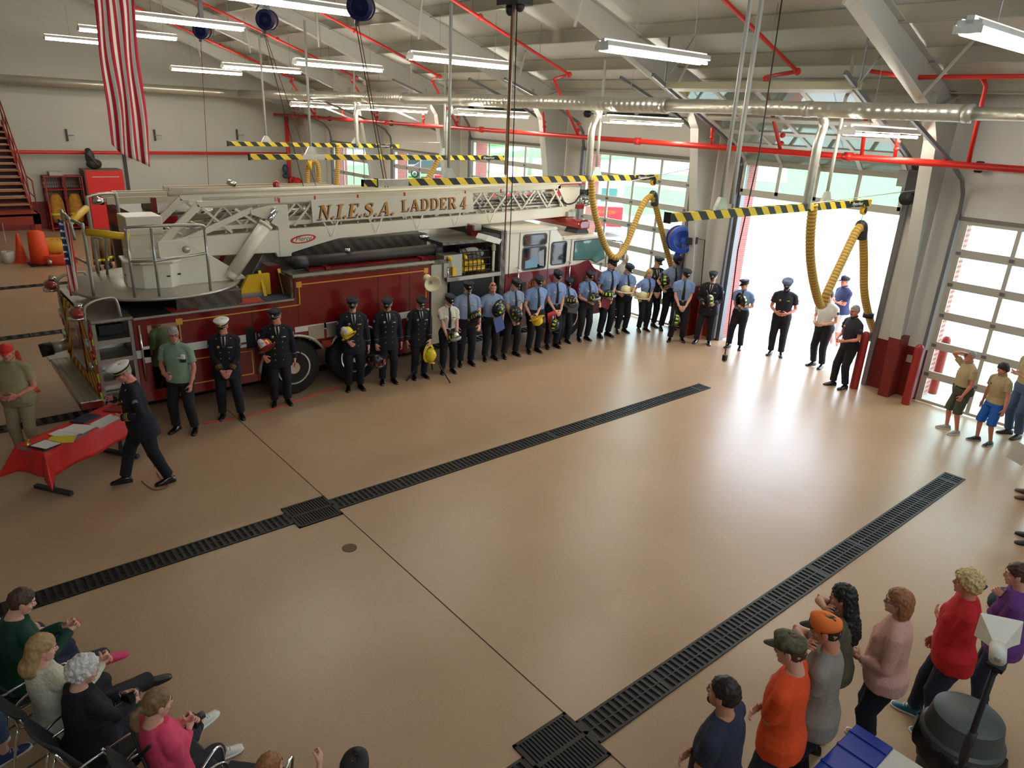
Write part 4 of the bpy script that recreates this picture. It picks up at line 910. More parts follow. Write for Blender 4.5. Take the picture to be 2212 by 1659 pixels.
G_ = {
 'N': (.82,[R(.14,0,.22,1),R(.0,0,.34,sf),R(.0,1-sf,.3,1),[(.1,1),(.3,1),(.74,0),(.66,0)],R(.64,0,.72,1),R(.54,1-sf,.82,1)]),
 'I': (.42,[R(.12,0,.3,1),R(0,0,.42,sf),R(0,1-sf,.42,1)]),
 'E': (.72,[R(.1,0,.28,1),R(0,0,.66,sf),R(0,1-sf,.66,1),R(.28,.46,.46,.53),[(.58,sf),(.66,sf),(.7,.28),(.64,.28)],[(.58,1-sf),(.66,1-sf),(.68,.76),(.62,.76)],R(.42,.36,.47,.64)]),
 'S': (.66,ribbon([(.55,.78),(.5,.9),(.36,.96),(.2,.93),(.12,.8),(.16,.66),(.32,.56),(.48,.46),(.56,.3),(.5,.13),(.34,.04),(.18,.08),(.08,.26)],[.08,.08,.09,.12,.17,.2,.21,.21,.18,.14,.09,.08,.08])+[R(.51,.7,.56,.98),R(.06,.02,.11,.3)]),
 'A': (.86,[[(.38,1),(.47,1),(.18,sf),(.1,sf)],[(.37,1),(.5,1),(.8,sf),(.58,sf)],R(0,0,.3,sf),R(.5,0,.86,sf),R(.24,.28,.62,.35)]),
 'L': (.7,[R(.1,0,.28,1),R(0,0,.66,sf),R(0,1-sf,.4,1),[(.58,sf),(.66,sf),(.7,.34),(.64,.34)]]),
 'D': (.82,[R(.1,0,.28,1),R(0,0,.45,sf+.01),R(0,1-sf-.01,.45,1)]+bowl(.42,.5,.38,.5,.18)),
 'R': (.84,[R(.1,0,.28,1),R(0,0,.4,sf),R(0,1-sf-.01,.45,1),R(.25,.46,.45,.53)]+bowl(.44,.74,.3,.27,.17)+[[(.36,.5),(.54,.5),(.84,.0),(.62,.0)],R(.6,0,.86,sf)]),
 '4': (.64,[R(.34,0,.5,1),R(.24,0,.6,sf),[(.36,1),(.44,1),(.08,.28),(0,.28)],R(0,.22,.64,.3)]),
 '.': (.2,[[(.1+.1*cos(2*pi*k/10),.09+.1*sin(2*pi*k/10)) for k in range(10)]]),
}
def lettering(body, y0, y1, z0, z1, zb1, zt1, shear, x, mat, name, off=(0,0), cap=1.0):
    tot = 0; lay = []
    for ch in body: lay.append((ch, tot)); tot += G_[ch][0]+.1
    tot -= .1; m_ = MB()
    for ch, ox in lay:
        for poly in G_[ch][1]:
            q = []
            for px, pz in poly:
                t_ = (ox+px)/tot; y = y0+(y1-y0)*t_; zb = z0+(zb1-z0)*t_; zt = z1+(zt1-z1)*t_
                z = zb+(zt-zb)*pz; q.append((y+shear*(z-zb)+off[0], z+off[1]))
            m_.prism(q, 'X', x, x+.0022+.0001*(len(m_.f) % 13))
    return m_.build(name, mat, brd)
INK = M('letter_shadow', (40,34,48), .6); GLD = M('letter_gold', (204,140,52), .45)
for off, x, mt, nm in (((-.025,-.018),-4.674,INK,'letter_shadow'),((0,0),-4.670,GLD,'gold_lettering')):
    lettering('N.I.E.S.A.', 2.17, 3.79, 3.05, 3.31, 3.07, 3.33, .22, x, mt, nm, off)
    lettering('LADDER', 3.98, 5.32, 3.125, 3.35, 3.135, 3.37, .0, x, mt, nm, off)
    lettering('4', 5.42, 5.58, 3.12, 3.37, 3.12, 3.37, .08, x, mt, nm, off)
# ---- turntable railings
RAILM = M('rail_steel', (176,172,160), .3, .75)
def post(x, y, z=3.17): return (x,y,2.1),(x,y,z)
w = MB()
near = [(-4.12,-1.17),(-4.02,-.84),(-4.02,-.06)]
for x, y in near: w.tube([(x,y,2.1),(x,y,3.16)], .022, 8)
w.tube(curve_pts([(-4.12,-1.17,3.12),(-4.12,-1.16,3.17),(-4.02,-.84,3.19),(-3.99,-.14,3.17),(-4.02,-.06,3.1)],5), .024, 8).tube([(-4.12,-1.17,2.66),(-4.02,-.84,2.66),(-4.02,-.06,2.72)], .022, 8)
w.build('turntable_railing', RAILM, T, True)
w = MB().tube(curve_pts([(-6.2,-1.25,2.1),(-6.2,-1.25,3.25),(-6.22,-1.2,3.4),(-6.36,-.82,3.42),(-6.38,-.76,3.3),(-6.38,-.75,2.1)],6), .028, 8).tube([(-6.2,-1.25,2.72),(-6.0,-1.15,2.72)], .02, 6).tube([(-6.0,-1.15,2.1),(-5.98,-1.1,2.78),(-5.85,-.8,2.8)], .022, 8)
w.build('turntable_railing', RAILM, T, True)
w = MB().tube(curve_pts([(-4.49,-1.66,2.1),(-4.49,-1.66,3.1),(-4.55,-1.67,3.18),(-4.95,-1.72,3.2)],6), .026, 8).tube(curve_pts([(-4.95,-1.72,2.9),(-4.95,-1.75,3.2),(-5.1,-1.8,3.28),(-5.3,-1.78,3.2),(-5.4,-1.76,2.1)],6), .024, 8).tube([(-4.49,-1.66,2.6),(-5.4,-1.76,2.6)], .02, 6)
w.build('turntable_railing', RAILM, T, True)
MB().tube([(-5.2,-1.72,3.12),(-6.1,-1.3,3.22)], .055, 10).build('rail_pad', YELLOW, T, True)
MB().tube([(-4.49,-1.62,3.08),(-4.2,-1.12,3.02)], .055, 10).build('rail_pad', YELLOW, T, True)
# small flag tied to the railing at the rear of the turntable
sf_ = M('flag_field_blue', (44,52,92), .8)
fs = M('small_flag_stripes', (186,40,52), .8); n, nn, b = nodes(fs); at = nn.new('ShaderNodeAttribute'); at.attribute_name = 'stripe'; md_ = nn.new('ShaderNodeMath'); md_.operation = 'MODULO'; md_.inputs[1].default_value = 2; fo = nn.new('ShaderNodeMath'); fo.operation = 'FLOOR'
n.links.new(at.outputs['Fac'], fo.inputs[0]); n.links.new(fo.outputs[0], md_.inputs[0]); mxc = nn.new('ShaderNodeMix'); mxc.data_type = 'RGBA'; mxc.inputs[6].default_value = lin((186,40,52)); mxc.inputs[7].default_value = lin((222,214,200)); n.links.new(md_.outputs[0], mxc.inputs[0]); n.links.new(mxc.outputs[2], b.inputs['Base Color'])
FXS = -5.0
tl, tr_, bl, br_ = on(124,473,'X',FXS), on(150,483,'X',FXS), on(153,640,'X',FXS), on(172,636,'X',FXS)
vv, ff, st = [], [], []; NX, NZ = 30, 24
for j in range(NZ+1):
    for i in range(NX+1):
        p, q = i/NX, j/NZ; P_ = tl.lerp(bl,q).lerp(tr_.lerp(br_,q),p); vv.append(P_+Vector((.03*sin(p*9+q*3),.008*sin(p*18+q*5),0))); st.append(p*9)
for j in range(NZ):
    for i in range(NX): k = j*(NX+1)+i; ff.append((k,k+1,k+NX+2,k+NX+1))
m_ = MB(); m_.add(vv, ff)
for k in range(len(ff)):
    if k//NX < NZ*.55 and k % NX < NX*.55: m_.mi[k] = 1
o = m_.build('small_flag', [fs, sf_], None, True); at_ = o.data.attributes.new('stripe','FLOAT','POINT'); at_.data.foreach_set('value', st); o.modifiers.new('thick','SOLIDIFY').thickness = .004
sr = MB()
for r_ in range(6):
    for c__ in range(4):
        p, q = .07+c__*.13, .05+r_*.09; P_ = tl.lerp(bl,q).lerp(tr_.lerp(br_,q),p)+Vector((.03*sin(p*9+q*3)+.006,.008*sin(p*18+q*5),0)); sr.prism([(P_.y+.022*(1 if k % 2 else .45)*cos(2*pi*k/10),P_.z+.022*(1 if k % 2 else .45)*sin(2*pi*k/10)) for k in range(10)], 'X', P_.x, P_.x+.004)
sr.build('flag_star', M('star_white', (220,216,208), .7), o)
tag(o, 'small stars and stripes flag draped on the rear turntable railing', 'flag')
# ================================================================= LOOSE THINGS IN THE ROOM
def G2(u, v, z=0.0): return on(u, v, 'Z', z)
# red table with papers
TU, TV = Vector((-.56,.83,0)), Vector((.83,.56,0)); TP = Vector((-2.11,-2.895,0))
def tp(s, t, z): return TP+TU*s+TV*t+Vector((0,0,z))
tb = thing('folding_table', 'folding table with dark metal legs under the red tablecloth', 'table', tp(.9,-.25,0))
m_ = MB(); m_.loft([[tp(s,t,z) for s, t in ((0,-.48),(0,0),(1.62,0),(1.62,-.48))] for z in (.70,.735)]); m_.build('tabletop', M('table_grey',(120,118,114),.6), tb)
for s in (.22,1.4):
    lg = MB(); lg.bar(tp(s,-.24,.05),tp(s,-.24,.70),.07,.045); lg.build('leg', DARK, tb); MB().bar(tp(s,-.54,.035),tp(s,.06,.035),.06,.05).build('foot_bar', DARK, tb)
RC = M('red_tablecloth', (206,34,30), .5, noise=.04, nscale=4)
vv, ff = [], []; NS, NT = 46, 26; L_, Wd = 1.62, .48; oS, oT = .36, .36
for i in range(NS+1):
    for j in range(NT+1):
        s = -oS+(L_+2*oS)*i/NS; t = -Wd-oT+(Wd+2*oT)*j/NT
        ds = max(0,-s,s-L_); dt = max(0,-Wd-t,t); sg = -1 if s < 0 else 1; tg = -1 if t < -Wd else 1
        wv_ = .018*sin(s*9+t*3) if dt > 0 else .018*sin(t*14)
        out = .10 if (ds > 0) != (dt > 0) else .22
        S2 = min(max(s,0),L_)+sg*min(ds,.36)*out+(wv_ if ds > 0 and dt == 0 else 0); T2 = min(max(t,-Wd),0)+tg*dt*out*1.2+(wv_ if dt > 0 and ds == 0 else 0)
        z = .742-(ds+dt)*(.97 if ds == 0 or dt == 0 else .80)-(0 if ds+dt > 0 else 0)
        if ds > 0 and dt > 0: z = .742-max(ds,dt)*.97-.25*min(ds,dt); S2 += sg*.25*min(ds,dt); T2 += tg*.35*min(ds,dt)
        vv.append(tp(S2,T2,z))
for i in range(NS):
    for j in range(NT): k = i*(NT+1)+j; ff.append((k,k+1,k+NT+2,k+NT+1))
m_ = MB(); m_.add(vv, ff); o = m_.build('tablecloth', RC, None, True); o.modifiers.new('t','SOLIDIFY').thickness = .003; tag(o, 'bright red tablecloth draped over the folding table at left', 'tablecloth')
def sheet(name, corners, m__, label, cat, th=.003, z=.748):
    p = [on(u,v,'Z',z) for u, v in corners]; o = MB().loft([[q for q in p],[q+Vector((0,0,th)) for q in p]]).build(name, m__); return tag(o, label, cat)
PAPER = M('paper_white', (222,218,208), .8)
sheet('paper', ((104,938),(130,927),(172,937),(146,950)), PAPER, 'white sheet among the loose papers on the red table, left one', 'paper')
sheet('paper', ((125,931),(160,916),(212,920),(178,937)), PAPER, 'white sheet among the loose papers on the red table, right one', 'paper', .003, .752)
sheet('folder', ((103,950),(112,943),(166,941),(158,956),(125,957)), M('yellow_folder',(214,190,40),.6), 'yellow folder on the red table', 'folder', .006)
bk_ = sheet('book', ((62,967),(96,975),(132,961),(98,953)), M('black_binder',(26,22,22),.5), 'black binder with a white page on the red table', 'book', .03)
q = [on(u,v,'Z',.782) for u, v in ((66,963),(99,970),(131,958),(98,950))]; MB().loft([q,[a_+Vector((0,0,.003)) for a_ in q]]).build('page', PAPER, bk_)
sheet('folder', ((151,913),(188,895),(218,898),(182,916)), M('navy_folder',(34,40,62),.5), 'dark navy folder on the red table', 'folder', .02)
sheet('folder', ((222,889),(250,871),(284,874),(262,891)), M('maroon_folder',(128,20,24),.5), 'dark red folder at the far end of the red table', 'folder', .012)
q = G2(60,962,.75); t_ = thing('brass_bell', 'small brass bell at the near end of the red table', 'bell', q); MB().lathe([(.035,0),(.034,.01),(.024,.03),(.01,.05),(0,.055)], q, n=14).build('bell_body', BRASS_ if 'BRASS_' in globals() else M('brass', (190,150,70), .3, .9), t_, True); MB().tube([q+Vector((0,0,.05)),q+Vector((-.05,.03,.06))],.008,6).build('handle', M('brass'), t_)

# cones
def cone(p, h, label):
    t_ = thing('traffic_cone', label, 'cone', (p[0],p[1],0)); c = Vector((p[0],p[1],0)); r = h*.19
    MB().lathe([(r*1.05,.03),(r,.05),(h*.035,h-.01),(h*.03,h)], c, n=20).build('cone_body', ORANGE, t_, True); MB().box(c+Vector((0,0,.018)),(h*.55,h*.55,.036)).build('base', ORANGE, t_, bevel=.01)
cone((-6.75,-2.6), .75, 'orange traffic cone behind the red table by the tailboard')
cone((-7.2,-3.9), .75, 'orange traffic cone at the far left edge behind the man in the red cap'); p = G2(48,566); cone((p.x,p.y), .9, 'orange cone standing by the stairs at the back')
# bucket with mop at the far left
p = G2(21,568); t_ = thing('bucket', 'white bucket at the left edge by the stairs', 'bucket', p); MB().lathe([(.14,0),(.17,.36),(.165,.36),(.14,.02)], p, n=20).build('bucket_body', WHITEP, t_, True)
tag(MB().tube([p+Vector((.03,0,.1)), on(4,478,'X',p.x-.3)], .014, 6).build('mop_handle', GALV, None, True), 'gray mop handle leaning up from the white bucket', 'pole')
# hose rolls
def roll(p, r, h, m__, label):
    t_ = thing('hose_roll', label, 'hose', p); c = Vector(p)
    for k in range(4): MB().lathe([(r*(1-.22*k),0),(r*(1-.22*k)+.012,h*.5),(r*(1-.22*k),h),(r*(.84-.22*k),h),(r*(.84-.22*k),0)], c, n=24).build('hose_coil', m__, t_, True)
    MB().tube([c+Vector((r*.8,-r*.6,h*.5)),c+Vector((r*1.2,-r*.65,h*.5))],.06,10).build('coupling', GALV, t_, True)
p = G2(128,568); roll((p.x,p.y,0), .5, .3, M('hose_red_orange',(206,60,30),.8), 'flat orange hose roll on the floor by the stairs'); p = on(115,545,'X',p.x-.4); roll((p.x,p.y,.31), .45, .36, M('hose_dull_yellow',(206,150,44),.8), 'yellow hose roll stacked on the orange roll')
p = G2(75,566); t_ = thing('traffic_drum', 'orange channelizer drum with dark bands under the stairs', 'drum', (p.x+.5,p.y+.1,0)); c = Vector((p.x+.5,p.y+.1,0)); MB().lathe([(.27,0),(.25,.5),(.22,1.0),(.1,1.05)], c, n=20).build('drum_body', ORANGE, t_, True)
for z in (.25,.5,.75): MB().lathe([(.262-.05*z,z),(.258-.05*z,z+.1)], c, n=20).build('dark_band', DARK, t_, True)
MB().box(c+Vector((0,0,.02)),(.6,.6,.05)).build('base', BLACK, t_)
# steel stairs along the end wall
SR = M('stair_red', (140,44,30), .5)
t_ = thing('staircase', 'dark red steel staircase at the left edge', 'stairs', (-20,-.9,0))
w = MB().b2((-20.3,-2.6,1.36),(-19.3,-.3,1.42)).b2((-19.36,-2.6,1.1),(-19.3,-.3,1.42)).b2((-20.3,-.36,1.1),(-19.3,-.3,1.42)); w.build('landing', SR, t_)
tr = MB(); MT = M('tread_tan', (176,120,84), .6)
for k in range(13):
    x = -20.3-.26*k; z = 1.42+.19*(k+1); MB().b2((x-.28,-1.45,z-.04),(x,-.4,z)).build('tread', MT, t_); tr.b2((x-.27,-1.45,z-.19),(x-.25,-.4,z-.03))
tr.build('riser', M('riser_dark_red', (70,18,14), .6), t_)
for y in (-1.48,-.38): MB().prism([(-20.2,1.2),(-20.2,1.5),(-23.7,4.06),(-23.7,3.7)], 'Y', y-.03, y+.03).build('stringer', SR, t_)
w = MB()
for k in range(5): x = -20.3-.8*k; z = 1.5+.585*k; w.tube([(x,-.36,z),(x,-.36,z+1.0)], .02, 6)
for dz_ in (.5,1.0): w.tube([(-20.3,-.36,1.5+dz_),(-23.6,-.36,3.92+dz_)], .02, 6); w.tube([(-19.35,-.34,1.42+dz_),(-20.3,-.36,1.5+dz_)], .02, 6)
w.tube([(-19.35,-.34,1.42),(-19.35,-.34,2.42)], .02, 6); w.build('stair_railing', SR, t_, True)
MB().b2((-19.45,-.5,0),(-19.3,-.32,1.36)).b2((-20.3,-.5,0),(-20.15,-.32,1.36)).build('support_post', SR, t_)
# red cabinet with pack on top, gear racks
t_ = thing('storage_cabinet', 'tall red cabinet with gray sides against the end wall', 'cabinet', (-24.9,2.7,0)); MB().b2((-25.5,2.06,0),(-24.62,3.42,2.30)).build('body', M('cabinet_brown_grey',(110,84,66),.6), t_, bevel=.01)
MB().b2((-24.62,2.1,.05),(-24.59,3.4,2.26)).build('door', M('cabinet_red',(206,26,20),.4), t_); MB().b2((-24.59,2.3,2.02),(-24.575,3.25,2.05)).build('handle', GALV, t_)
t_ = thing('equipment_pack', 'dark equipment pack standing on the red cabinet', 'bag', (-24.9,2.45,2.3)); MB().ell((-24.9,2.5,2.5),(.2,.28,.2)).ell((-24.95,2.4,2.75),(.16,.17,.3)).ell((-25,2.38,3.0),(.1,.11,.09)).build('bag_body', DARK, t_, True); MB().tube(curve_pts([(-24.75,2.3,2.9),(-24.65,2.45,2.7),(-24.7,2.6,2.45)],5),.03,6).build('bag_strap', M('strap_grey',(80,78,72),.8), t_, True)
RKM = M('rack_red', (150,26,18), .5); MESH = M('rack_mesh_dark', (60,18,16), .7)
for k, (y0, y1, l) in enumerate(((.75,1.35,'red wire gear locker left of the cabinet, left one'),(1.38,1.98,'red wire gear locker left of the cabinet, right one'))):
    t_ = thing('gear_locker', l, 'locker', (-25,y0,0), 0, 'red gear lockers'); w = MB()
    for y in (y0,y1):
        for x in (-25.5,-24.8): w.b2((x-.025,y-.025,0),(x+.025,y+.025,2.05))
    for z in (.1,1.55,2.03): w.b2((-25.5,y0,z),(-24.8,y1,z+.03))
    w.build('frame', RKM, t_); g = MB()
    for q in range(9): yy = y0+(y1-y0)*q/8; g.b2((-25.48,yy-.006,.1),(-25.47,yy+.006,2.03))
    for q in range(14): zz_ = .15+.14*q; g.b2((-25.48,y0,zz_),(-25.47,y1,zz_+.01)); g.b2((-25.48,y0,zz_),(-24.82,y0+.008,zz_+.01)); g.b2((-25.48,y1-.008,zz_),(-24.82,y1,zz_+.01))
    g.build('wire_panel', MESH, t_)
    c = thing('turnout_coat', 'mustard turnout coat hanging in the '+('left' if k == 0 else 'right')+' red locker', 'coat', (-25.1,y0+.3,.4)); MB().loft([[Vector((-25.1+.16*rx*cos(a),y0+.3+.26*rx*sin(a),z)) for a in [2*pi*q/14 for q in range(14)]] for z, rx in ((.3,.8),(.6,1.0),(1.1,.9),(1.35,.6),(1.4,.2))]).build('coat_body', M('turnout_gold',(176,124,44),.9,noise=.3,nscale=8), c, True); MB().loft([[Vector((-25.1+.17*cos(a),y0+.3+.27*sin(a),z)) for a in [2*pi*q/14 for q in range(14)]] for z in (.58,.66)]).build('reflective_band', LIMEB if False else M('lime_band',(210,200,60),.5), c, True)
tag(MB().b2((-25.4,.95,2.07),(-24.9,1.4,2.2)).build('tote', M('tote_grey',(170,168,160),.6)), 'gray tote on top of the red gear lockers', 'box')
# turnout gear standing behind the turntable
for k, (u, v, l) in enumerate(((222,585,'tan turnout trousers in boots seen behind the turntable, left pair'),(246,578,'tan turnout trousers in boots seen behind the turntable, right pair'))):
    p = on(u,v,'Z',0); c = thing('turnout_gear', l, 'clothing', (p.x,p.y,0)); 
    for s in (-1,1): MB().tube([(p.x,p.y+s*.11,.2),(p.x,p.y+s*.1,.6),(p.x,p.y+s*.07,.95)], .1, 12, True, [.11,.1,.12]).build('trouser_leg', M('turnout_tan',(112,88,58),.9,noise=.2,nscale=12), c, True); MB().tube([(p.x,p.y+s*.11,.3),(p.x,p.y+s*.11,.38)], .115, 12).build('reflective_band', M('lime_band'), c, True); MB().ell((p.x+.06,p.y+s*.12,.1),(.17,.08,.11)).build('boot', BLACK, c, True)
# wall heaters / brackets on the end wall
for u, v, n_ in ((145,292,'left'),(335,292,'middle'),(513,291,'right')):
    p = on(u,v,'X',-25.5); t_ = thing('wall_bracket', 'small dark bracket lamp high on the end wall, '+n_+' one', 'bracket', p); MB().b2((p.x-.08,p.y-.03,p.z-.22),(p.x,p.y+.03,p.z+.22)).build('plate', DARK, t_); MB().tube([p,p+Vector((.15,.22,.0)),p+Vector((.15,.22,-.15))],.02,6).build('arm', GALV, t_)
tag(MB().b2((-25.58,3.7,.0),(-25.53,3.82,3.3)).build('conduit', DARK), 'dark vertical conduit on the end wall right of the cabinet', 'conduit')

# second fire engine beyond the ladder truck
E2 = thing('fire_engine', 'red and white fire engine with ground ladders parked beyond the ladder truck', 'fire truck', (-10.4,4,0)); xn, xf = -9.15, -11.65
MB().b2((xf,.1,.5),(xn,5.2,2.62)).build('engine_body', FRED, E2, bevel=.02); MB().b2((xf,5.5,.6),(xn,8.2,2.75)).build('cab', FWHITE, E2, bevel=.06); MB().b2((xf+.1,5.1,.5),(xn-.1,5.6,2.3)).build('pump_panel', ALU, E2)
MB().b2((xn,7.15,1.72),(xn+.01,7.6,2.02)).b2((xn,6.0,1.75),(xn+.01,6.6,2.35)).build('cab_window', TG, E2); MB().b2((xn-.2,5.5,1.2),(xn+.005,8.2,1.6)).build('red_band', FRED, E2)
for y in (.8,7.0):
    for x in (xn-.15,xf+.15):
        wt = MB().lathe([(.3,-.14),(.48,-.15),(.53,-.08),(.53,.08),(.48,.15),(.3,.14)],(x,y,.53),(1,0,0),24).build('wheel', TIRE, E2, True); MB().lathe([(.3,.1),(.3,.16),(.12,.08),(0,.18)],(x,y,.53),(1 if x > -10 else -1,0,0),20).build('rim', CHROME, wt, True)
w = MB().b2((xf,.1,2.62),(xn,5.2,2.68)); w.build('engine_deck', DPLATE, E2)
for k, (x, y0, y1, z) in enumerate(((xn-.12,-.35,3.9,2.95),(xn-.3,-.1,4.4,3.02),(xn-.5,1.0,5.0,3.08))):
    w = MB()
    for dz_ in (0,): w.bar((x,y0,z),(x,y1,z),.05,.14).bar((x-.42,y0,z),(x-.42,y1,z),.05,.14)
    y = y0+.2
    while y < y1: w.tube([(x,y,z),(x-.42,y,z)], .018, 6); y += .33
    w.build('ground_ladder', M('ladder_aluminium',(186,176,150),.4,.5), E2)
for y in (.55,2.6,4.0): MB().b2((xn-.95,y-.05,2.65),(xn-.04,y+.05,3.0)).build('ladder_bracket', FRED, E2)
p = on(213,434,'X',xn-.1); MB().tube([p+Vector((0,-.1,.03)),p+Vector((0,.1,-.03))],.09,12,True,[.1,.06]).build('chrome_lamp', CHROME, E2, True); p = on(500,397,'X',xn-.5); MB().tube([p+Vector((0,-.08,.05)),p+Vector((0,.08,-.02))],.07,12).build('chrome_lamp', CHROME, E2, True)
p = on(597,402,'X',xn-.5); MB().lathe([(.1,-.22),(.1,-.08)],p,n=14).build('beacon_base', CHROME, E2, True); MB().lathe([(.09,-.08),(.095,0),(.07,.1),(.02,.14)],p,n=14).build('beacon', M('red_lens'), E2, True)
MB().b2((xf,-.35,.5),(xn,.1,.62)).build('tailboard', ALU, E2); MB().b2((xf+.3,.08,.8),(xn-.3,.1,2.2)).build('rear_panel', M('dark_mesh',(70,60,54),.8), E2)

# loudspeakers
HORN = M('horn_beige', (222,212,170), .5)
t_ = thing('horn_loudspeaker', 'beige horn loudspeaker on a black stand in front of the ladder truck', 'loudspeaker', (-3.35,4.02,0)); c = Vector((-3.32,3.78,1.98))
d_ = Vector((.92,-.25,-.12)).normalized(); sd_ = d_.cross(Vector((0,0,1))).normalized(); up_ = sd_.cross(d_)
MB().loft([[c+d_*k+sd_*(a*cos(2*pi*q/16))*1.05+up_*(a*sin(2*pi*q/16)) for q in range(16)] for k, a in ((-.28,.05),(-.26,.075),(-.08,.075),(-.05,.06),(.0,.09),(.08,.15),(.1,.16),(.085,.14),(.02,.07),(-.02,.03))]).build('horn', HORN, t_, True)
MB().tube([c+d_*-.02,c+d_*.05],.02,8).build('horn_core', SLV, t_, True); MB().tube([(-3.4,3.82,.5),(-3.4,3.82,1.95)],.022,8).build('pole', BLACK, t_)
for a_ in (20,140,260): MB().tube([(-3.4,3.82,.62),(-3.4+.5*cos(radians(a_)),3.82+.5*sin(radians(a_)),.015)],.014,6).build('tripod_leg', BLACK, t_)
t_ = thing('horn_loudspeaker', 'white rectangular horn loudspeaker on a black pole at the right edge', 'loudspeaker', (7.05,1.45,0))
z0 = 1.9; Q = [on(u,v,'Z',z0) for u, v in ((2117,1322),(2212,1342),(2204,1388),(2103,1371))]; mid = sum((q for q in Q), Vector())/4; back = on(2186,1412,'Z',z0); back2 = on(2168,1386,'Z',z0)
Q = [on(2119,1323,'Z',2.0),on(2211,1342,'Z',2.0),on(2203,1390,'Z',1.86),on(2104,1371,'Z',1.86)]; mid = sum((q for q in Q), Vector())/4; n_ = (Q[1]-Q[0]).cross(Q[2]-Q[1]).normalized(); n_ = n_ if n_.y < 0 else -n_
bk0 = mid+Vector((.06,-.2,-.02)); 
def lerp4(q, k): return [a_.lerp(bk0+(a_-mid)*.22, k) for a_ in Q]
MB().loft([[a_+(mid-a_)*.08+(bk0-mid)*-.02 for a_ in Q],[a_ for a_ in Q],[a_+(bk0-mid)*.05 for a_ in Q],lerp4(Q,.45),lerp4(Q,.8),lerp4(Q,1.0)]).build('horn', M('horn_white',(222,216,198),.4), t_, bevel=.006)
dd = (bk0-mid).normalized(); MB().tube([bk0-dd*.01,bk0+dd*.12],.05,16).build('driver', M('horn_white'), t_, True); MB().tube([bk0+dd*.12,bk0+dd*.124],.02,12).build('driver_plate', GALV, t_, True)
pt = bk0+Vector((.02,-.0,-.12)); MB().tube([bk0+dd*.05,pt],.012,8).b2((pt.x-.05,pt.y-.04,pt.z-.03),(pt.x+.05,pt.y+.04,pt.z)).build('bracket', BLACK, t_); MB().tube([pt,Vector((pt.x-.0,pt.y+.05,.0))],.02,10).build('pole', BLACK, t_, True)
MB().tube([Vector((pt.x,pt.y+.02,1.2)),Vector((pt.x,pt.y+.025,.95))],.03,10).build('pole_collar', DARK, t_, True)
for a_ in (90,210,330): MB().tube([(pt.x,pt.y+.03,.7),(pt.x+.45*cos(radians(a_)),pt.y+.03+.45*sin(radians(a_)),.015)],.014,6).build('tripod_leg', BLACK, t_)
# trash can with domed lid and black bag
t_ = thing('trash_can', 'round dark gray trash can with domed lid at the lower right', 'trash can', (7.0,1.72,0)); c = Vector((7.0,1.68,0)); BIN = M('bin_grey', (74,80,78), .5)
MB().lathe([(.2,0),(.25,.72),(.26,.78)],c,n=32).build('bin_body', BIN, t_, True); MB().lathe([(.285,.74),(.285,.80),(.262,.82),(.235,.98),(.15,1.02),(.0,1.03)],c,n=36).build('lid', BIN, t_, 'auto')
w = MB(); R_ = []
for r, z in ((.262,.775),(.30,.75),(.315,.68),(.30,.60),(.262,.56)): R_.append([c+Vector((r*(1+.05*sin(q*1.9)+.03*sin(q*5))*cos(2*pi*q/36),r*(1+.05*sin(q*1.9)+.03*sin(q*5))*sin(2*pi*q/36),z+.02*sin(q*2.7))) for q in range(36)])
w.loft(R_, False).build('bag_rim', M('black_bag',(16,16,17),.3), t_, True)
t_ = thing('storage_bin', 'blue and white ribbed plastic bin lid at the bottom right edge', 'bin', (6.75,.85,0))
B_ = M('bin_blue', (34,58,150), .45); MB().b2((6.45,.45,0),(7.05,1.15,.70)).build('bin_body', M('bin_white',(214,208,192),.5), t_); MB().b2((6.44,.44,.70),(6.72,1.16,.76)).build('lid', B_, t_, bevel=.008); MB().b2((6.72,.44,.70),(7.06,1.16,.755)).build('lid', M('bin_white'), t_, bevel=.008)
w = MB()
for y in (.62,.86,1.05): w.b2((6.44,y-.012,.76),(6.72,y+.012,.772))
w.build('lid_rib', B_, t_)
# bollards
BOL = M('bollard_red', (150,34,28), .45)
for x, y, l in ((1.844,10.96,'red steel bollard left of the column beside the open door'),(2.9,10.97,'red steel bollard right of the column beside the scouts door'),(-2.2,11.05,'red steel bollard behind the mustached man at the open door'),(2.95,12.15,'red steel bollard outside the scouts door')):
    tag(MB().lathe([(.085,0),(.085,1.15),(.07,1.2),(.035,1.235),(0,1.24)],(x,y,0),n=20).build('bollard', BOL, None, 'auto'), l, 'bollard')
tag(MB().b2((2.6,11.28,.75),(2.72,11.3,.9)).build('outlet_plate', GALV), 'small gray outlet box on the red wainscot', 'outlet')
# orange line on the floor beside the row
OL = M('orange_cord', (200,60,30), .6); tag(MB().tube(curve_pts([G2(440,915,.012),G2(520,900,.012),G2(600,880,.012),G2(680,852,.012),G2(735,835,.012)],5),.012,5).build('extension_cord', OL, None, True), 'orange extension cord on the floor along the row of people', 'cord')

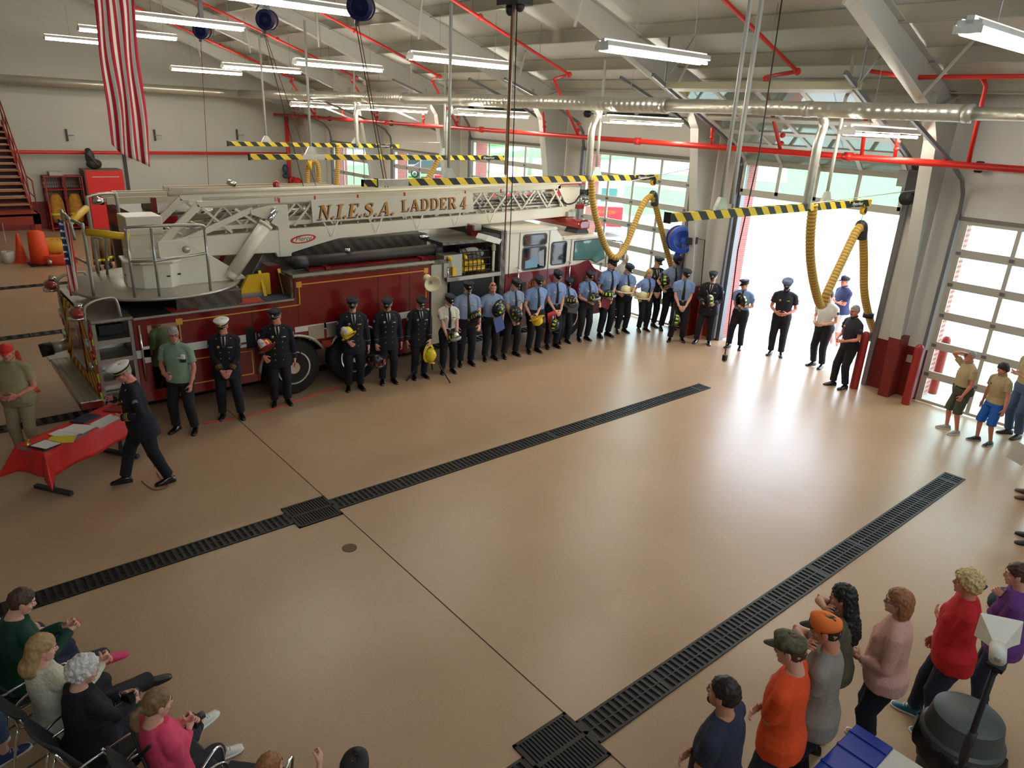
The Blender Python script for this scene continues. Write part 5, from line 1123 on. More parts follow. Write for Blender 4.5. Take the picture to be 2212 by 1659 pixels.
# ================================================================= OUTSIDE THINGS
def ground(ti_, pts, z, m__):
    o = MB().add([Vector((*on(u,v,'Z',0).xy,z)) for u, v in pts],[tuple(range(len(pts)))]).build('trim_%d' % ti_, m__); o['kind'] = 'structure'
ground(80, ((690,360),(840,352),(1000,392),(1190,388),(1420,374),(1700,395),(1700,352),(1420,345),(1200,342),(1000,338),(850,318),(690,318)), -.012, rm)
ground(81, ((1230,378),(1350,391),(1500,408),(1680,432),(1680,441),(1500,416),(1350,399),(1230,385)), -.008, cm)
ground(82, ((980,330),(1100,318),(1180,308),(1300,300),(1300,305),(1180,316),(1100,328),(980,336)), -.010, rm)
def car(p, ang, col, label, L=4.6, Hh=1.45, suv=False):
    t_ = thing('car', label, 'car', (p[0],p[1],0), 0); dx = Vector((cos(ang),sin(ang),0)); dy_ = Vector((-sin(ang),cos(ang),0)); c = Vector((p[0],p[1],0))
    cm_ = M('car_paint_'+label[:6].replace(' ','_'), col, .3, .3, coat=.5)
    prof = [(-L/2,.35),(-L/2,.75),(-L/2+.1,.85),(-L*.30,.92 if not suv else 1.0),(-L*.16,Hh) if not suv else (-L*.2,Hh),(L*.16,Hh) if not suv else (L*.4,Hh),(L*.32,.95) if not suv else (L*.48,1.0),(L/2,.9),(L/2,.35)]
    w = MB(); w.loft([[c+dx*a_+dy_*s+Vector((0,0,z)) for a_, z in prof] for s in (-.85,.85)]); w.build('car_body', cm_, t_, bevel=.06)
    gl_ = [(-L*.26,.95),(-L*.15,Hh-.08),(L*.14,Hh-.08),(L*.26,.97)] if not suv else [(-L*.26,1.0),(-L*.18,Hh-.1),(L*.38,Hh-.1),(L*.44,1.02)]
    MB().loft([[c+dx*a_+dy_*s+Vector((0,0,z)) for a_, z in gl_] for s in (-.865,.865)]).build('car_window', M('car_glass',(70,84,92),.1), t_)
    for a_ in (-L*.31,L*.30):
        for s in (-1,1):
            q = c+dx*a_+dy_*(s*.78)+Vector((0,0,.32)); wh = MB().lathe([(.2,-.1),(.32,-.1),(.33,0),(.32,.1),(.2,.1)],q,dy_,20).build('wheel', TIRE, t_, True); MB().lathe([(.2,.06),(.19,.11),(.05,.09),(0,.11)],q,dy_*s,16).build('hubcap', SLV, wh, True)
ai = math.atan2(RT.y, RT.x)+pi
p = G(935,384) if 'G' in globals() else on(935,384,'Z',0); car((p[0],p[1]), ai, (110,76,86), 'maroon sedan parked outside the second door from the corner')
p = on(905,370,'Z',0); car((p.x,p.y), ai, (50,54,64), 'dark van parked beyond the maroon sedan', 5.2, 2.0, True)
p = on(996,390,'Z',0); car((p.x,p.y), ai+pi, (150,154,160), 'silver hatchback parked outside the third door', 4.4, 1.6, True)
p = on(1015,409,'Z',0); car((p.x,p.y), ai, (170,60,60), 'red and white vehicle just visible over the ladder', 4.6, 1.5)
# red and white engine on the apron
p = on(1262,503,'Z',0); OE = thing('fire_engine', 'red and white fire engine parked outside on the apron', 'fire truck', (p.x,p.y,0)); dx = Vector((cos(ai+pi),sin(ai+pi),0)); dy_ = Vector((-dx.y,dx.x,0)); c = Vector((p.x,p.y,0))
def ob(a0, a1, s0, s1, z0, z1, n__, m__, par_=OE, bev=0): 
    return MB().loft([[c+dx*a_+dy_*s+Vector((0,0,z)) for a_, z in ((a0,z0),(a0,z1),(a1,z1),(a1,z0))] for s in (s0,s1)]).build(n__, m__, par_, bevel=bev)
OW = M('engine_white',(236,236,236),.4); ORD = M('engine_red',(206,36,50),.35)
ob(-7,-.9,-1.2,1.2,.5,2.4,'engine_body',ORD); ob(-.8,1.5,-1.2,1.2,1.35,2.55,'cab',OW,bev=.08); ob(-.8,1.55,-1.22,1.22,.5,1.4,'cab_lower',ORD,bev=.04); ob(1.5,2.05,-1.2,1.2,.45,.85,'front_bumper',OW,bev=.04); ob(-.6,.75,-.9,.9,2.56,2.8,'light_bar',ORD,bev=.05)
ob(.5,1.2,-1.23,1.23,1.6,2.2,'cab_window',BG); ob(-.55,.2,-1.23,1.23,1.6,2.2,'cab_window',BG)
for a_ in (-5.3,.0):
    for s in (-1,1): q = c+dx*a_+dy_*(s*1.1)+Vector((0,0,.5)); wh = MB().lathe([(.28,-.13),(.5,-.13),(.5,.13),(.28,.13)],q,dy_,22).build('wheel', TIRE, OE, True); MB().lathe([(.28,.08),(.27,.14),(.1,.1),(0,.16)],q,dy_*s,16).build('rim', SLV, wh, True)
text('BRIGHTON', .2, GOLD, c+dx*.7-dy_*1.235+Vector((0,0,1.15)), dx, (0,0,1), OE, 'door_lettering')
p = on(1143,392,'Z',0); t_ = thing('utility_pole', 'gray utility pole across the road', 'pole', p); MB().tube([p,p+Vector((0,0,9))],.18,10).build('pole_shaft', M('pole_wood',(176,170,160),.9), t_, True); MB().tube([p+Vector((-1.2,-.6,0)),p+Vector((-.9,-.45,2.2))],.05,6).build('guy_guard', YELLOW, t_)
LEAF = M('leaf_green', (70,110,60), .9, noise=.4, nscale=3, bump=1, bscale=8)
for k, (u, v, r) in enumerate(((1035,312,3.2),(1075,308,3.5),(1130,305,3.0),(985,310,3),(760,300,5),(880,300,5),(1290,298,4),(1420,322,3),(1640,330,6))):
    q = on(u,v,'Z',0) if v > 300 else Vector((CAMP.x,CAMP.y,0))+(on(u,320,'Z',0)-Vector((CAMP.x,CAMP.y,0))).normalized()*105; w = MB(); rn = random.Random(k)
    for _ in range(9): w.ell(q+Vector((rn.uniform(-r,r),rn.uniform(-r,r),r*.5+rn.uniform(0,r*.8))),(r*.6,r*.6,r*.5),10,7)
    t_ = thing('tree', 'dark green bushy tree far across the road', 'tree', q, 0, 'far trees across the road'); MB().tube([q,q+Vector((0,0,r*.8))],.25,8).build('trunk', M('bark',(90,70,54),.9), t_); w.build('foliage', LEAF, t_, True)
# ================================================================= PEOPLE
PEND = []
WRINK = D.textures.new('wrinkle_noise', 'CLOUDS'); WRINK.noise_scale = .11; WRINK.noise_depth = 2
CURL = D.textures.new('curl_noise', 'CLOUDS'); CURL.noise_scale = .028; CURL.noise_depth = 1
def pend(mb, name, mats, parent, vox, it=4, wr=0):
    me = mb.mesh(name, True)
    for m in (mats if isinstance(mats, (list, tuple)) else [mats]): me.materials.append(m)
    o = D.objects.new(name, me); COL.objects.link(o); o.parent = parent
    md = o.modifiers.new('r', 'REMESH'); md.mode = 'VOXEL'; md.voxel_size = vox; md.use_smooth_shade = True
    if it: md = o.modifiers.new('s', 'SMOOTH'); md.factor = .5; md.iterations = it
    if wr: md = o.modifiers.new('d', 'DISPLACE'); md.texture = WRINK if name != 'hair' else CURL; md.strength = wr; md.mid_level = .5; md.texture_coords = 'LOCAL'
    PEND.append(o); return o
def flush():
    bpy.context.view_layer.update(); dg = bpy.context.evaluated_depsgraph_get(); new = []
    for o in PEND: new.append((o, D.meshes.new_from_object(o.evaluated_get(dg))))
    for o, me in new:
        old = o.data; o.modifiers.clear(); me.name = old.name; o.data = me; D.meshes.remove(old)
    PEND.clear()
def kid(mb, name, mat, parent, smooth=True):
    o = mb.build(name, mat, None, smooth); o.parent = parent; return o
SKIN = {k: M('skin_'+k, c, .5, spec=.35) for k, c in {'light':(214,160,134),'tan':(196,136,108),'red':(206,132,110),'pale':(224,180,158)}.items()}
EYEW, IRIS, LIP = M('eye_white', (225,220,212), .3), M('iris_dark', (50,36,28), .2), M('lip', (168,92,84), .5)
HAIRM = {k: M('hair_'+k, c, .55, noise=.3, nscale=1) for k, c in {'brown':(70,46,30),'dark':(34,24,20),'black':(24,20,20),'blond':(168,132,84),'darkblond':(122,90,56),'grey':(150,146,140),'white':(205,198,188),'ginger':(150,96,54),'paleblond':(206,178,124)}.items()}
for m_ in HAIRM.values():   # strands run down the head
    n_ = m_.node_tree; tx = [q for q in n_.nodes if q.type == 'TEX_NOISE'][0]; mp_ = n_.nodes.new('ShaderNodeMapping'); mp_.inputs['Scale'].default_value = (70,70,9)
    n_.links.new([q for q in n_.nodes if q.type == 'TEX_COORD'][0].outputs['Object'], mp_.inputs[0]); n_.links.new(mp_.outputs[0], tx.inputs['Vector'])
# ---- one head and one hand, used for everybody
def proto_head(vox=.0048):
    m = MB()
    m.ell((0,-.012,.022),(.074,.094,.098),20,14).ell((0,.028,-.03),(.062,.058,.085),16,12).ell((0,.035,-.072),(.05,.052,.042),14,10).ell((0,.074,-.094),(.022,.018,.018),10,8)
    m.tube([(0,.078,.018),(0,.092,-.005),(0,.104,-.028)], .01, 8, True, [.009,.0115,.0145]); m.ell((.011,.094,-.033),(.009,.011,.008),8,6).ell((-.011,.094,-.033),(.009,.011,.008),8,6)
    m.tube([(-.05,.064,.03),(-.02,.082,.029),(.02,.082,.029),(.05,.064,.03)], .0095, 8)
    for s in (-1,1): m.ell((s*.044,.058,-.024),(.02,.02,.016),8,6).ell((s*.077,-.006,-.006),(.0085,.021,.032),8,8).ell((s*.081,-.014,.006),(.006,.014,.02),8,6)
    m.tube([(0,-.012,-.04),(0,-.022,-.10),(0,-.03,-.17)], .056, 16, True, [.058,.055,.06])
    m.ell((0,.083,-.056),(.021,.011,.006),10,6).ell((0,.081,-.069),(.018,.011,.007),10,6)
    return m
def proto_hand(curl, spread=.10):
    m = MB(); m.ell((0,.045,0),(.04,.05,.0145),12,10).ell((-.018,.03,-.006),(.02,.03,.014),10,8).tube([(0,-.06,.0),(0,-.01,0),(0,.03,0)], .022, 10, True, [.026,.023,.026])
    for k, (x, L) in enumerate(((-.029,.072),(-.010,.082),(.010,.076),(.028,.060))):
        a = (k-1.5)*spread; p = Vector((x,.083,.002)); pts = [Vector((x*.9,.06,0)), p]; ang = curl*.4
        for q in (.46,.3,.24):
            p = p+Vector((sin(a)*cos(ang), cos(ang)*cos(a), -sin(ang)))*(L*q); pts.append(p); ang += curl
        m.tube(pts, .008, 8, True, [.0095,.0092,.0086,.0078,.0066])
    p = Vector((-.034,.018,-.006)); m.tube([(-.012,.0,-.002), p, p+Vector((-.026,.030,-.012)), p+Vector((-.034,.055,-.02-.012*curl))], .009, 8, True, [.015,.013,.0105,.0075])
    return m
PH = pend(proto_head(), 'ph', SKIN['light'], None, .0048, 4); HANDS = {}
for nm, c in (('relaxed',.42),('grip',1.0),('flat',.12)): HANDS[nm] = pend(proto_hand(c), 'phand', SKIN['light'], None, .0042, 2)
PHL = pend(proto_head(), 'phl', SKIN['light'], None, .0085, 3); HANDSL = {nm: pend(proto_hand(c), 'phandl', SKIN['light'], None, .0062, 1) for nm, c in (('relaxed',.42),('grip',1.0),('flat',.12))}
flush()
def take(o): me = o.data; D.objects.remove(o); return me
PH, PHL = take(PH), take(PHL); HANDS = {k: take(o) for k, o in HANDS.items()}; HANDSL = {k: take(o) for k, o in HANDSL.items()}
fe = MB()   # eyes, brows, lips
for s in (-1,1):
    fe.cur = 1; fe.ell((s*.031,.0765,.010),(.0125,.0095,.0075),8,6); fe.cur = 2; fe.ell((s*.031,.0845,.010),(.0055,.0028,.0058),8,6); fe.cur = 4; fe.tube([(s*.015,.0905,.030),(s*.033,.0875,.034),(s*.05,.074,.030)], .004, 6)
fe.cur = 3; fe.ell((0,.0925,-.0555),(.019,.0035,.004),8,6).ell((0,.0905,-.068),(.016,.0035,.005),8,6)
FEAT = fe.mesh('feat', True)
RB = [(-.10,.135,.100,.0),(0,.165,.118,-.005),(.10,.152,.112,.0),(.18,.150,.113,.005),(.27,.162,.120,.008),(.36,.170,.120,.005),(.43,.168,.106,-.004),(.485,.14,.083,-.012),(.525,.085,.066,-.014),(.57,.058,.058,-.01),(.62,.055,.055,0)]
def rings(sp, off=0, z0=-.1, z1=.62, flare=0):
    f, fem = sp.get('fat',0), sp.get('fem',0); out = []
    zs = sorted({z for z, *_ in RB if z0 < z < z1}|{z0,z1})
    for z in zs:
        zc = min(max(z,-.10),.62)
        for a_, b_ in zip(RB, RB[1:]):
            if a_[0] <= zc <= b_[0]: break
        q = (zc-a_[0])/(b_[0]-a_[0]); rx, ry, cy = [a_[i]+(b_[i]-a_[i])*q for i in (1,2,3)]
        if z < -.0: rx, ry = max(rx,.165), max(ry,.118)
        if f:
            g = max(0, 1-abs(z-.10)/.3); rx *= 1+.26*f*g; ry *= 1+.42*f*g; cy += .04*f*g; rx *= 1+.07*f
        if fem: rx *= (.9 if z > .33 else .93 if .05 < z < .25 else 1.03)
        e = flare*max(0, -z)+(.022*min(1,max(0,(.08-z)/.08)) if z0 < -.02 and off > .0 else 0)
        out.append((z, rx+off+e, ry+off+e, cy))
    return out
def surf(sp, x, z, off):
    r = rings(sp, off, z, z+.001)[0]; t = min(.95, abs(x)/r[1]); y = r[3]+r[2]*sqrt(1-t*t)
    if sp.get('fem') and .2 < z < .45: y = max(y, .12+.065*sqrt(max(0,1-((abs(x)-.07)/.075)**2-((z-.33)/.09)**2))+off) if abs(x) < .145 else y
    return y
def torso_mb(m, sp, Tm, off, z0, z1, flare=0, n=20):
    R_ = []
    for z, rx, ry, cy in rings(sp, off, z0, z1, flare):
        ring = []
        for k in range(n):
            a = 2*pi*k/n; cx, sy_ = cos(a), sin(a); e = .86
            ring.append(Tm @ Vector((rx*math.copysign(abs(cx)**e, cx), cy+ry*math.copysign(abs(sy_)**e, sy_), z)))
        R_.append(ring)
    m.loft(R_)
    if sp.get('fem') and z1 > .3:
        for s in (-1,1): m.ell(Tm @ Vector((s*.068,.085,.32)), (.068+off,.062+off,.07+off), 12, 8)
    return m
def ik(S, W, L1, L2, pole):
    d = W-S; L = d.length; mx_ = (L1+L2)*.995
    if L > mx_: W = S+d*(mx_/L); d = W-S; L = mx_
    L = max(L, abs(L1-L2)+.02); a = (L1*L1-L2*L2+L*L)/(2*L); h = sqrt(max(0, L1*L1-a*a)); u = d.normalized(); p = pole-u*pole.dot(u)
    p = p.normalized() if p.length > 1e-4 else Vector((0,-1,0))
    return S+u*a+p*h, W
ARM = {'side':((.27,.03,.84),(0.0,.12,-1),(-1,0,0),'relaxed'),'clasp':((.075,.205,.90),(-.75,.25,-.5),(0,-1,.1),'relaxed'),'belly':((.12,.24,1.03),(-.9,.3,-.1),(0,-1,0),'grip'),
       'low':((.22,.13,.86),(-.1,.2,-1),(-1,-.2,0),'grip'),'hug':((.16,.26,1.05),(-.5,.7,.0),(-.6,-.5,.6),'grip'),'cross':((-.09,.17,1.13),(-1,.05,.1),(0,-1,0),'relaxed'),'hip':((.24,.05,1.0),(-.8,.3,-.3),(0,0,-1),'grip'),
       'lap':((.10,.30,.66),(-.5,.8,-.2),(0,0,-1),'relaxed'),'lapc':((.05,.30,.72),(-.8,.5,-.1),(0,0,-1),'relaxed'),'shade':((.10,.17,1.66),(-.9,.15,.1),(0,.1,-1),'flat'),'chin':((-.01,.17,1.44),(-.4,.1,.9),(0,-1,0),'grip')}
PEOPLE = []
def cam_plane(u, v, p0):
    n_ = (p0-CAMP); n_.z = 0; n_.normalize(); d_ = fwd+RT*((u-CX)/FPX)-UP*((v-CY)/FPX); return CAMP+d_*((p0-CAMP).dot(n_)/d_.dot(n_))
def person(label, pos, face, H=1.78, near=False, **sp):
    """pos: ground point; face: world heading in degrees"""
    s = H/1.75; pos = Vector((pos[0],pos[1],0)); rz = radians(face-90)
    P = thing('person', label, 'person', pos, rz, sp.get('group')); P.scale = (s,s,s); MW = Matrix.LocRotScale(pos, Euler((0,0,rz)), Vector((s,s,s))); INV = MW.inverted()
    vox = .0105 if near else .0155; seat = sp.get('seat'); lean = radians(sp.get('lean', 4 if not seat else -2)); pel = Vector((0,0,.52/s*1.0 if seat else .93))
    if sp.get('hipy'): pel.y = sp['hipy']
    Tm = Matrix.Translation(pel) @ Matrix.Rotation(radians(sp.get('twist',0)),4,'Z') @ Matrix.Rotation(-lean,4,'X')
    fem = sp.get('fem',0); sw = .172 if fem else .19; fat = sp.get('fat',0); sw += .012*fat
    sk = SKIN[sp.get('skin','light')]
    # arms
    arms = []
    for sd, key in ((1,'armR'),(-1,'armL')):
        a = sp.get(key, 'side'); S = Tm @ Vector((sd*sw,-.008,.445)); fd = pn = None; hk = 'relaxed'; pole = Vector((sd*.55,-.6,-.35))
        if isinstance(a, str): w_, fd, pn, hk = ARM[a]; W = Vector((sd*w_[0], w_[1], w_[2])); fd = Vector((sd*fd[0],fd[1],fd[2])); pn = Vector((sd*pn[0],pn[1],pn[2]))
        if a == 'cross': pole = Vector((sd*.55,-.1,-.8))
        if isinstance(a, str) and a in ('shade','chin'): pole = Vector((sd*.9,.1,-.25))
        elif not isinstance(a, str):

            u, v, f_ = a[:3] if a[0] != 'l' else (0,0,0); fh = Vector((cos(radians(face)), sin(radians(face)), 0)); W = INV @ cam_plane(u, v, pos+fh*f_) if a[0] != 'l' else Vector(a[1:4]); hk = a[3] if len(a) > 3 and a[0] != 'l' else 'grip'
            if len(a) > 4 and a[0] != 'l': pole = Vector((sd*a[4][0],a[4][1],a[4][2]))
        E_, W = ik(S, W, .285, .255, pole); fa = (W-E_).normalized()
        if fd is None: fd = fa+Vector((-sd*.35,.25,0)); pn = Vector((-sd*.5,-.5,-.3))
        fd = (fd.normalized()+fa*.9).normalized(); arms.append((sd,S,E_,W,fd,pn,hk))
    # legs
    legs = []
    for sd, key in ((1,'footR'),(-1,'footL')):
        f_ = sp.get(key) or ((sd*.11,.0,0) if not seat else (sd*.12,.42,0)); hp = Tm @ Vector((sd*.088,0,-.035)); f_ = f_ if f_[0] != 'p' else tuple(f_[:4]); fz = f_[2] if len(f_) > 2 and f_[0] != 'p' else 0; fyaw = radians(f_[3] if len(f_) > 3 and f_[0] != 'p' else -sd*14); 
        A = Vector((f_[0],f_[1],.095+fz)) if f_[0] != 'p' else INV @ on(f_[1],f_[2],'Z',f_[3]); K, A = ik(hp, A, .435 if seat else .418, .41 if seat else .402, Vector((sd*.12+(f_[4] if len(f_) > 4 else 0),1,.25 if seat else 0))); legs.append((sd,hp,K,A,fyaw,f_[5] if len(f_) > 5 else 0))
    # continuous body
    m = MB(); torso_mb(m, sp, Tm, -.012, -.1, .62); hh = Tm @ Vector((0,.004,.60))
    for sd,S,E_,W,fd,pn,hk in arms: m.tube([S+(E_-S)*-.05,S.lerp(E_,.3),E_,E_.lerp(W,.25),E_.lerp(W,.65),W], .04, 12, True, [.052,.046,.038,.04,.031,.0255]).ell(S,(.058,.055,.055),10,8)
    for sd,hp,K,A,fy,pt in legs: m.tube([hp+Vector((0,0,.03)),hp.lerp(K,.35),K,K.lerp(A,.3),K.lerp(A,.7),A], .06, 12, True, [.085,.074,.053,.053,.04,.036])
    body = pend(m, 'body', [sk,EYEW,IRIS,LIP,HAIRM[sp.get('brow','brown')]], P, vox, 3)
    hc = Tm @ Vector((0,.017,.688)); hy, hpit, hr = sp.get('head',(0,12,0)); Rl = Matrix.Rotation(radians(hy),4,'Z') @ Matrix.Rotation(-radians(hpit),4,'X') @ Matrix.Rotation(radians(hr),4,'Y')
    Hm = Matrix.Translation(hc+Vector((0,.012*sin(radians(hpit)),0))) @ Rl
    add = [((PH if near else PHL),Hm),(FEAT,Hm)]
    for sd,S,E_,W,fd,pn,hk in arms:
        z = -(pn-fd*pn.dot(fd)).normalized(); x = fd.cross(z); Mh = Matrix(((x.x,fd.x,z.x,W.x),(x.y,fd.y,z.y,W.y),(x.z,fd.z,z.z,W.z),(0,0,0,1))) @ Matrix.Translation((0,.012,0))
        if sd < 0: Mh = Mh @ Matrix.Scale(-1,4,(1,0,0))
        add.append(((HANDS if near else HANDSL)[hk],Mh))
    PEOPLE.append((body,add))
    # clothes
    top = sp.get('top'); 
    if top:
        kind, tm = top[0], top[1]; off = {'shirt':.012,'polo':.014,'jacket':.022,'sweater':.022,'tee':.014,'coat':.03}[kind]; z0 = sp.get('hem', {'shirt':.055,'polo':-.07,'jacket':-.2,'sweater':-.1,'tee':-.1,'coat':-.12}[kind]); m = MB()
        if seat: z0 = max(z0,-.06)
        torso_mb(m, sp, Tm, off, z0, .55 if kind != 'tee' else .535, .12 if kind == 'jacket' else .03); slv = sp.get('sleeve', {'shirt':.62,'polo':.7,'jacket':2,'sweater':1.95,'tee':.6,'coat':2}[kind])
        for sd,S,E_,W,fd,pn,hk in arms:
            r0 = {'jacket':.068,'sweater':.066,'coat':.07}.get(kind,.068); pts = [S+(S-E_)*.02,S.lerp(E_,.4)]; rs = [r0,r0*.98]
            if slv <= 1: pts.append(S.lerp(E_,slv)); rs.append(r0*1.02)
            else: pts += [E_,E_.lerp(W,.4),E_.lerp(W,min(.97,slv-1))]; rs += [r0*.84,r0*.78,r0*(.66 if kind != 'sweater' else .58)]; m.ell(E_,(r0*.86,r0*.86,r0*.86),10,8)
            m.ell(S,(r0*.92,r0*.9,r0*.92),12,8).tube(pts,r0,14,True,rs).tube([Tm @ Vector((sd*.05,-.012,.502)), Tm @ Vector((sd*.11,-.012,.486)), S+Vector((0,0,.004))], .05, 12, True, [.058,.058+off*.4,r0*.88])
        to = pend(m, sp.get('topname', {'shirt':'shirt','polo':'shirt','jacket':'dress_coat','sweater':'sweater','tee':'tee_shirt','coat':'coat'}[kind]), tm, P, vox*.95, 3, .012 if near else .008)
        def at(x, z, e=.004): return Tm @ Vector((x, surf(sp,x,z,off)+e, z))
        nrm = (Tm.to_3x3() @ Vector((0,1,0)))
        if kind in ('shirt','polo') and not sp.get('nocollar'):
            c = MB()
            for sd in (-1,1): c.tube([Tm @ Vector((sd*.01,.062,.545)), Tm @ Vector((sd*.05,.04,.575)), Tm @ Vector((sd*.062,-.02,.59)), Tm @ Vector((0,-.07,.59))], .016, 6); c.prism([(0,0),(0,0),(0,0)], 'Z', 0, 0) if False else None
            kid(c, 'collar', tm, to)
        if sp.get('tie'):
            t_ = MB(); zs = [.545,.50,.44,.36,.28,.2,.12]; ws = [.018,.02,.024,.028,.032,.036,.034]
            R_ = []
            for z, w_ in zip(zs, ws):
                y = surf(sp,0,min(z,.5),off)+.006-(.03 if z > .52 else 0); R_.append([Tm @ Vector((-w_,y-.006,z)), Tm @ Vector((w_,y-.006,z)), Tm @ Vector((w_*.8,y+.006,z)), Tm @ Vector((-w_*.8,y+.006,z))])
            t_.loft(R_).ell(Tm @ Vector((0,surf(sp,0,.5,off)-.012,.535)),(.02,.016,.018),8,6); kid(t_, 'tie', sp['tie'], to)
        if kind == 'jacket':
            v_ = MB(); R_ = []
            for z, w_ in ((.55,.035),(.47,.04),(.40,.026),(.35,.004)): y = surf(sp,0,min(z,.5),off)+.004-(.03 if z > .52 else 0); R_.append([Tm @ Vector((-w_,y-.012,z)), Tm @ Vector((w_,y-.012,z)), Tm @ Vector((w_,y,z)), Tm @ Vector((-w_,y,z))])
            kid(v_.loft(R_), 'shirt_front', sp.get('under', SHW), to); t_ = MB(); R_ = []
            for z, w_ in ((.545,.014),(.47,.018),(.40,.016),(.35,.004)): y = surf(sp,0,min(z,.5),off)+.012-(.03 if z > .52 else 0); R_.append([Tm @ Vector((-w_,y-.012,z)), Tm @ Vector((w_,y-.012,z)), Tm @ Vector((w_,y,z)), Tm @ Vector((-w_,y,z))])
            kid(t_.loft(R_), 'tie', BLKC, to)
            b_ = MB()
            for z in (.28,.17,.06,-.04): 
                for x in (-.065,.065): p = at(x,z,.002); b_.ell(p,(.013,.013,.013),8,5)
            for x in (-.11,.11): b_.ell(Tm @ Vector((x,.06,.49)),(.013,.013,.013),8,5)
            kid(b_, 'button', BRASS, to)
            l_ = MB()
            for sd in (-1,1): l_.tube([Tm @ Vector((sd*.045,.05,.55)), at(sd*.05,.47,.006), at(sd*.022,.35,.008)], .014, 6)
            kid(l_, 'lapel', tm, to)
        if sp.get('cuffs'):
            c = MB()
            for sd,S,E_,W,fd,pn,hk in arms:
                for q in range(sp['cuffs'][1]): a_ = E_.lerp(W,.62+.075*q); c.tube([a_,a_.lerp(W,.06)], .056-.002*q, 12)
            kid(c, 'cuff_stripe', sp['cuffs'][0], to)
        for bx_, bz_, br__, bm_, nm_ in sp.get('badges', ()):
            c = MB(); p = at(bx_,bz_,0); c.tube([p-nrm*.004,p+nrm*.01], br__, 10) if br__ > 0 else c.box(p+nrm*.004,(.07,.014,.018)); kid(c, nm_, bm_, to)
        if sp.get('patch'):
            for sd,S,E_,W,fd,pn,hk in arms:
                o_ = Vector((sd,.25,.0)).normalized(); p = S.lerp(E_,.3)+o_*.062; c = MB().tube([p-o_*.006,p+o_*.01],.034,10); kid(c, 'shoulder_patch', sp['patch'], to)
    # trousers or shorts
    bt = sp.get('pants')
    if bt:
        kind, bm_ = bt; m = MB(); w_ = .02 if sp.get('loose') else .013; torso_mb(m, sp, Tm, .01, -.1, .085)
        for sd,hp,K,A,fy,pt in legs:
            e = {'long':.97,'capri':.6,'shorts':.08}[kind]; pts = [hp+Vector((0,0,.04)),hp.lerp(K,.3),hp.lerp(K,.9)]; rs = [.098+w_*.5+.01*fat,.092+w_+.01*fat,.068+w_*1.2]
            if kind == 'shorts': pts.append(K.lerp(A,.12)); rs = [.105,.105,.092,.092]
            else: pts += [K.lerp(A,.15),K.lerp(A,e*.7),K.lerp(A,e)]; rs += [.068+w_,.058+w_,.056+w_*1.2]
            m.ell(hp,(.1+w_*.5,.105+w_*.5,.1),12,8).tube(pts,.08,14,True,rs)
            if kind != 'shorts': m.ell(K,(.068+w_,.072+w_,.07+w_),12,8)
        po = pend(m, {'long':'trousers','capri':'capri_trousers','shorts':'shorts'}[kind], bm_, P, vox, 3, .012 if near else .008)
        if sp.get('belt',0):
            c = MB(); R_ = []
            for z in (.055,.095):
                r = rings(sp,.016,z,z+.001)[0]; R_.append([Tm @ Vector((r[1]*math.copysign(abs(cos(a))**.86,cos(a)),r[3]+r[2]*math.copysign(abs(sin(a))**.86,sin(a)),z)) for a in [2*pi*k/20 for k in range(20)]])
            bo = kid(c.loft(R_), 'belt', BLKC, P); p = Tm @ Vector((0,surf(sp,0,.075,.018),.075)); kid(MB().box(p,(.045,.012,.032)), 'buckle', BRASS, bo)
    # shoes
    for sd,hp,K,A,fy,pt in legs:
        F = Matrix.Translation(Vector((A.x,A.y,A.z-.095))) @ Matrix.Rotation(fy,4,'Z') @ Matrix.Rotation(radians(pt),4,'X'); R_ = []; sm = sp.get('shoe', BLKS)
        for q, w_, h_ in ((-.085,.022,.045),(-.075,.034,.075),(-.03,.039,.10),(.02,.041,.10),(.06,.044,.075),(.11,.048,.055),(.155,.044,.042),(.185,.026,.028)):
            R_.append([F @ Vector((x*w_,q,z*h_)) for x, z in ((-.85,0),(.85,0),(1,.3),(.8,.75),(.35,1),(-.35,1),(-.8,.75),(-1,.3))])
        so = kid(MB().loft(R_), 'shoe', sm, P)
        if sp.get('sole'):
            R_ = []
            for q, w_ in ((-.09,.028),(-.07,.04),(.0,.044),(.1,.053),(.16,.048),(.192,.028)): R_.append([F @ Vector((x*w_,q,z)) for x, z in ((-1,0),(1,0),(1,.022),(-1,.022))])
            kid(MB().loft(R_), 'sole', sp['sole'], so)
            la = MB()
            for q in (.03,.055,.08): la.tube([F @ Vector((-.03,q,.088-q*.3)), F @ Vector((0,q+.01,.102-q*.42)), F @ Vector((.03,q,.088-q*.3))], .006, 5)
            kid(la, 'laces', sp['sole'], so)
        if sp.get('sock') and kind != 'long': kid(MB().tube([A+Vector((0,0,-.01)),A+Vector((0,0,.07))],.043,10), 'sock', sp['sock'], P)
    # hair and hats
    hs = sp.get('hair')
    if hs:
        style, col = hs; hm = HAIRM[col]; m = MB(); r_ = random.Random(len(label)*7+int(pos.x*100))
        def shell(sc_, cy=-.012, cz=.022, cut=(.075,.045,-.08,-.082), sub=26):
            R_ = []; N = sub; sc = min(sc_,.99) if sp.get('hat') else sc_
            for i in range(15):
                t = pi*i/14; q = []
                for k in range(N):
                    a = 2*pi*k/N; d_ = 1+.03*r_.uniform(-1,1); p = Vector((.078*sc*d_*sin(t)*cos(a), cy+.098*sc*d_*sin(t)*sin(a), cz-.103*sc*d_*cos(t)))
                    lim = cut[1]+(p.y-cut[0])*(cut[1]-cut[3])/(cut[0]-cut[2]); 
                    if p.z < lim: p = Vector((p.x*.93, p.y*.93 if p.y > 0 else p.y*.97, min(lim, p.z+.25)))
                    q.append(Hm @ p)
                R_.append(q)
            m.loft(R_)
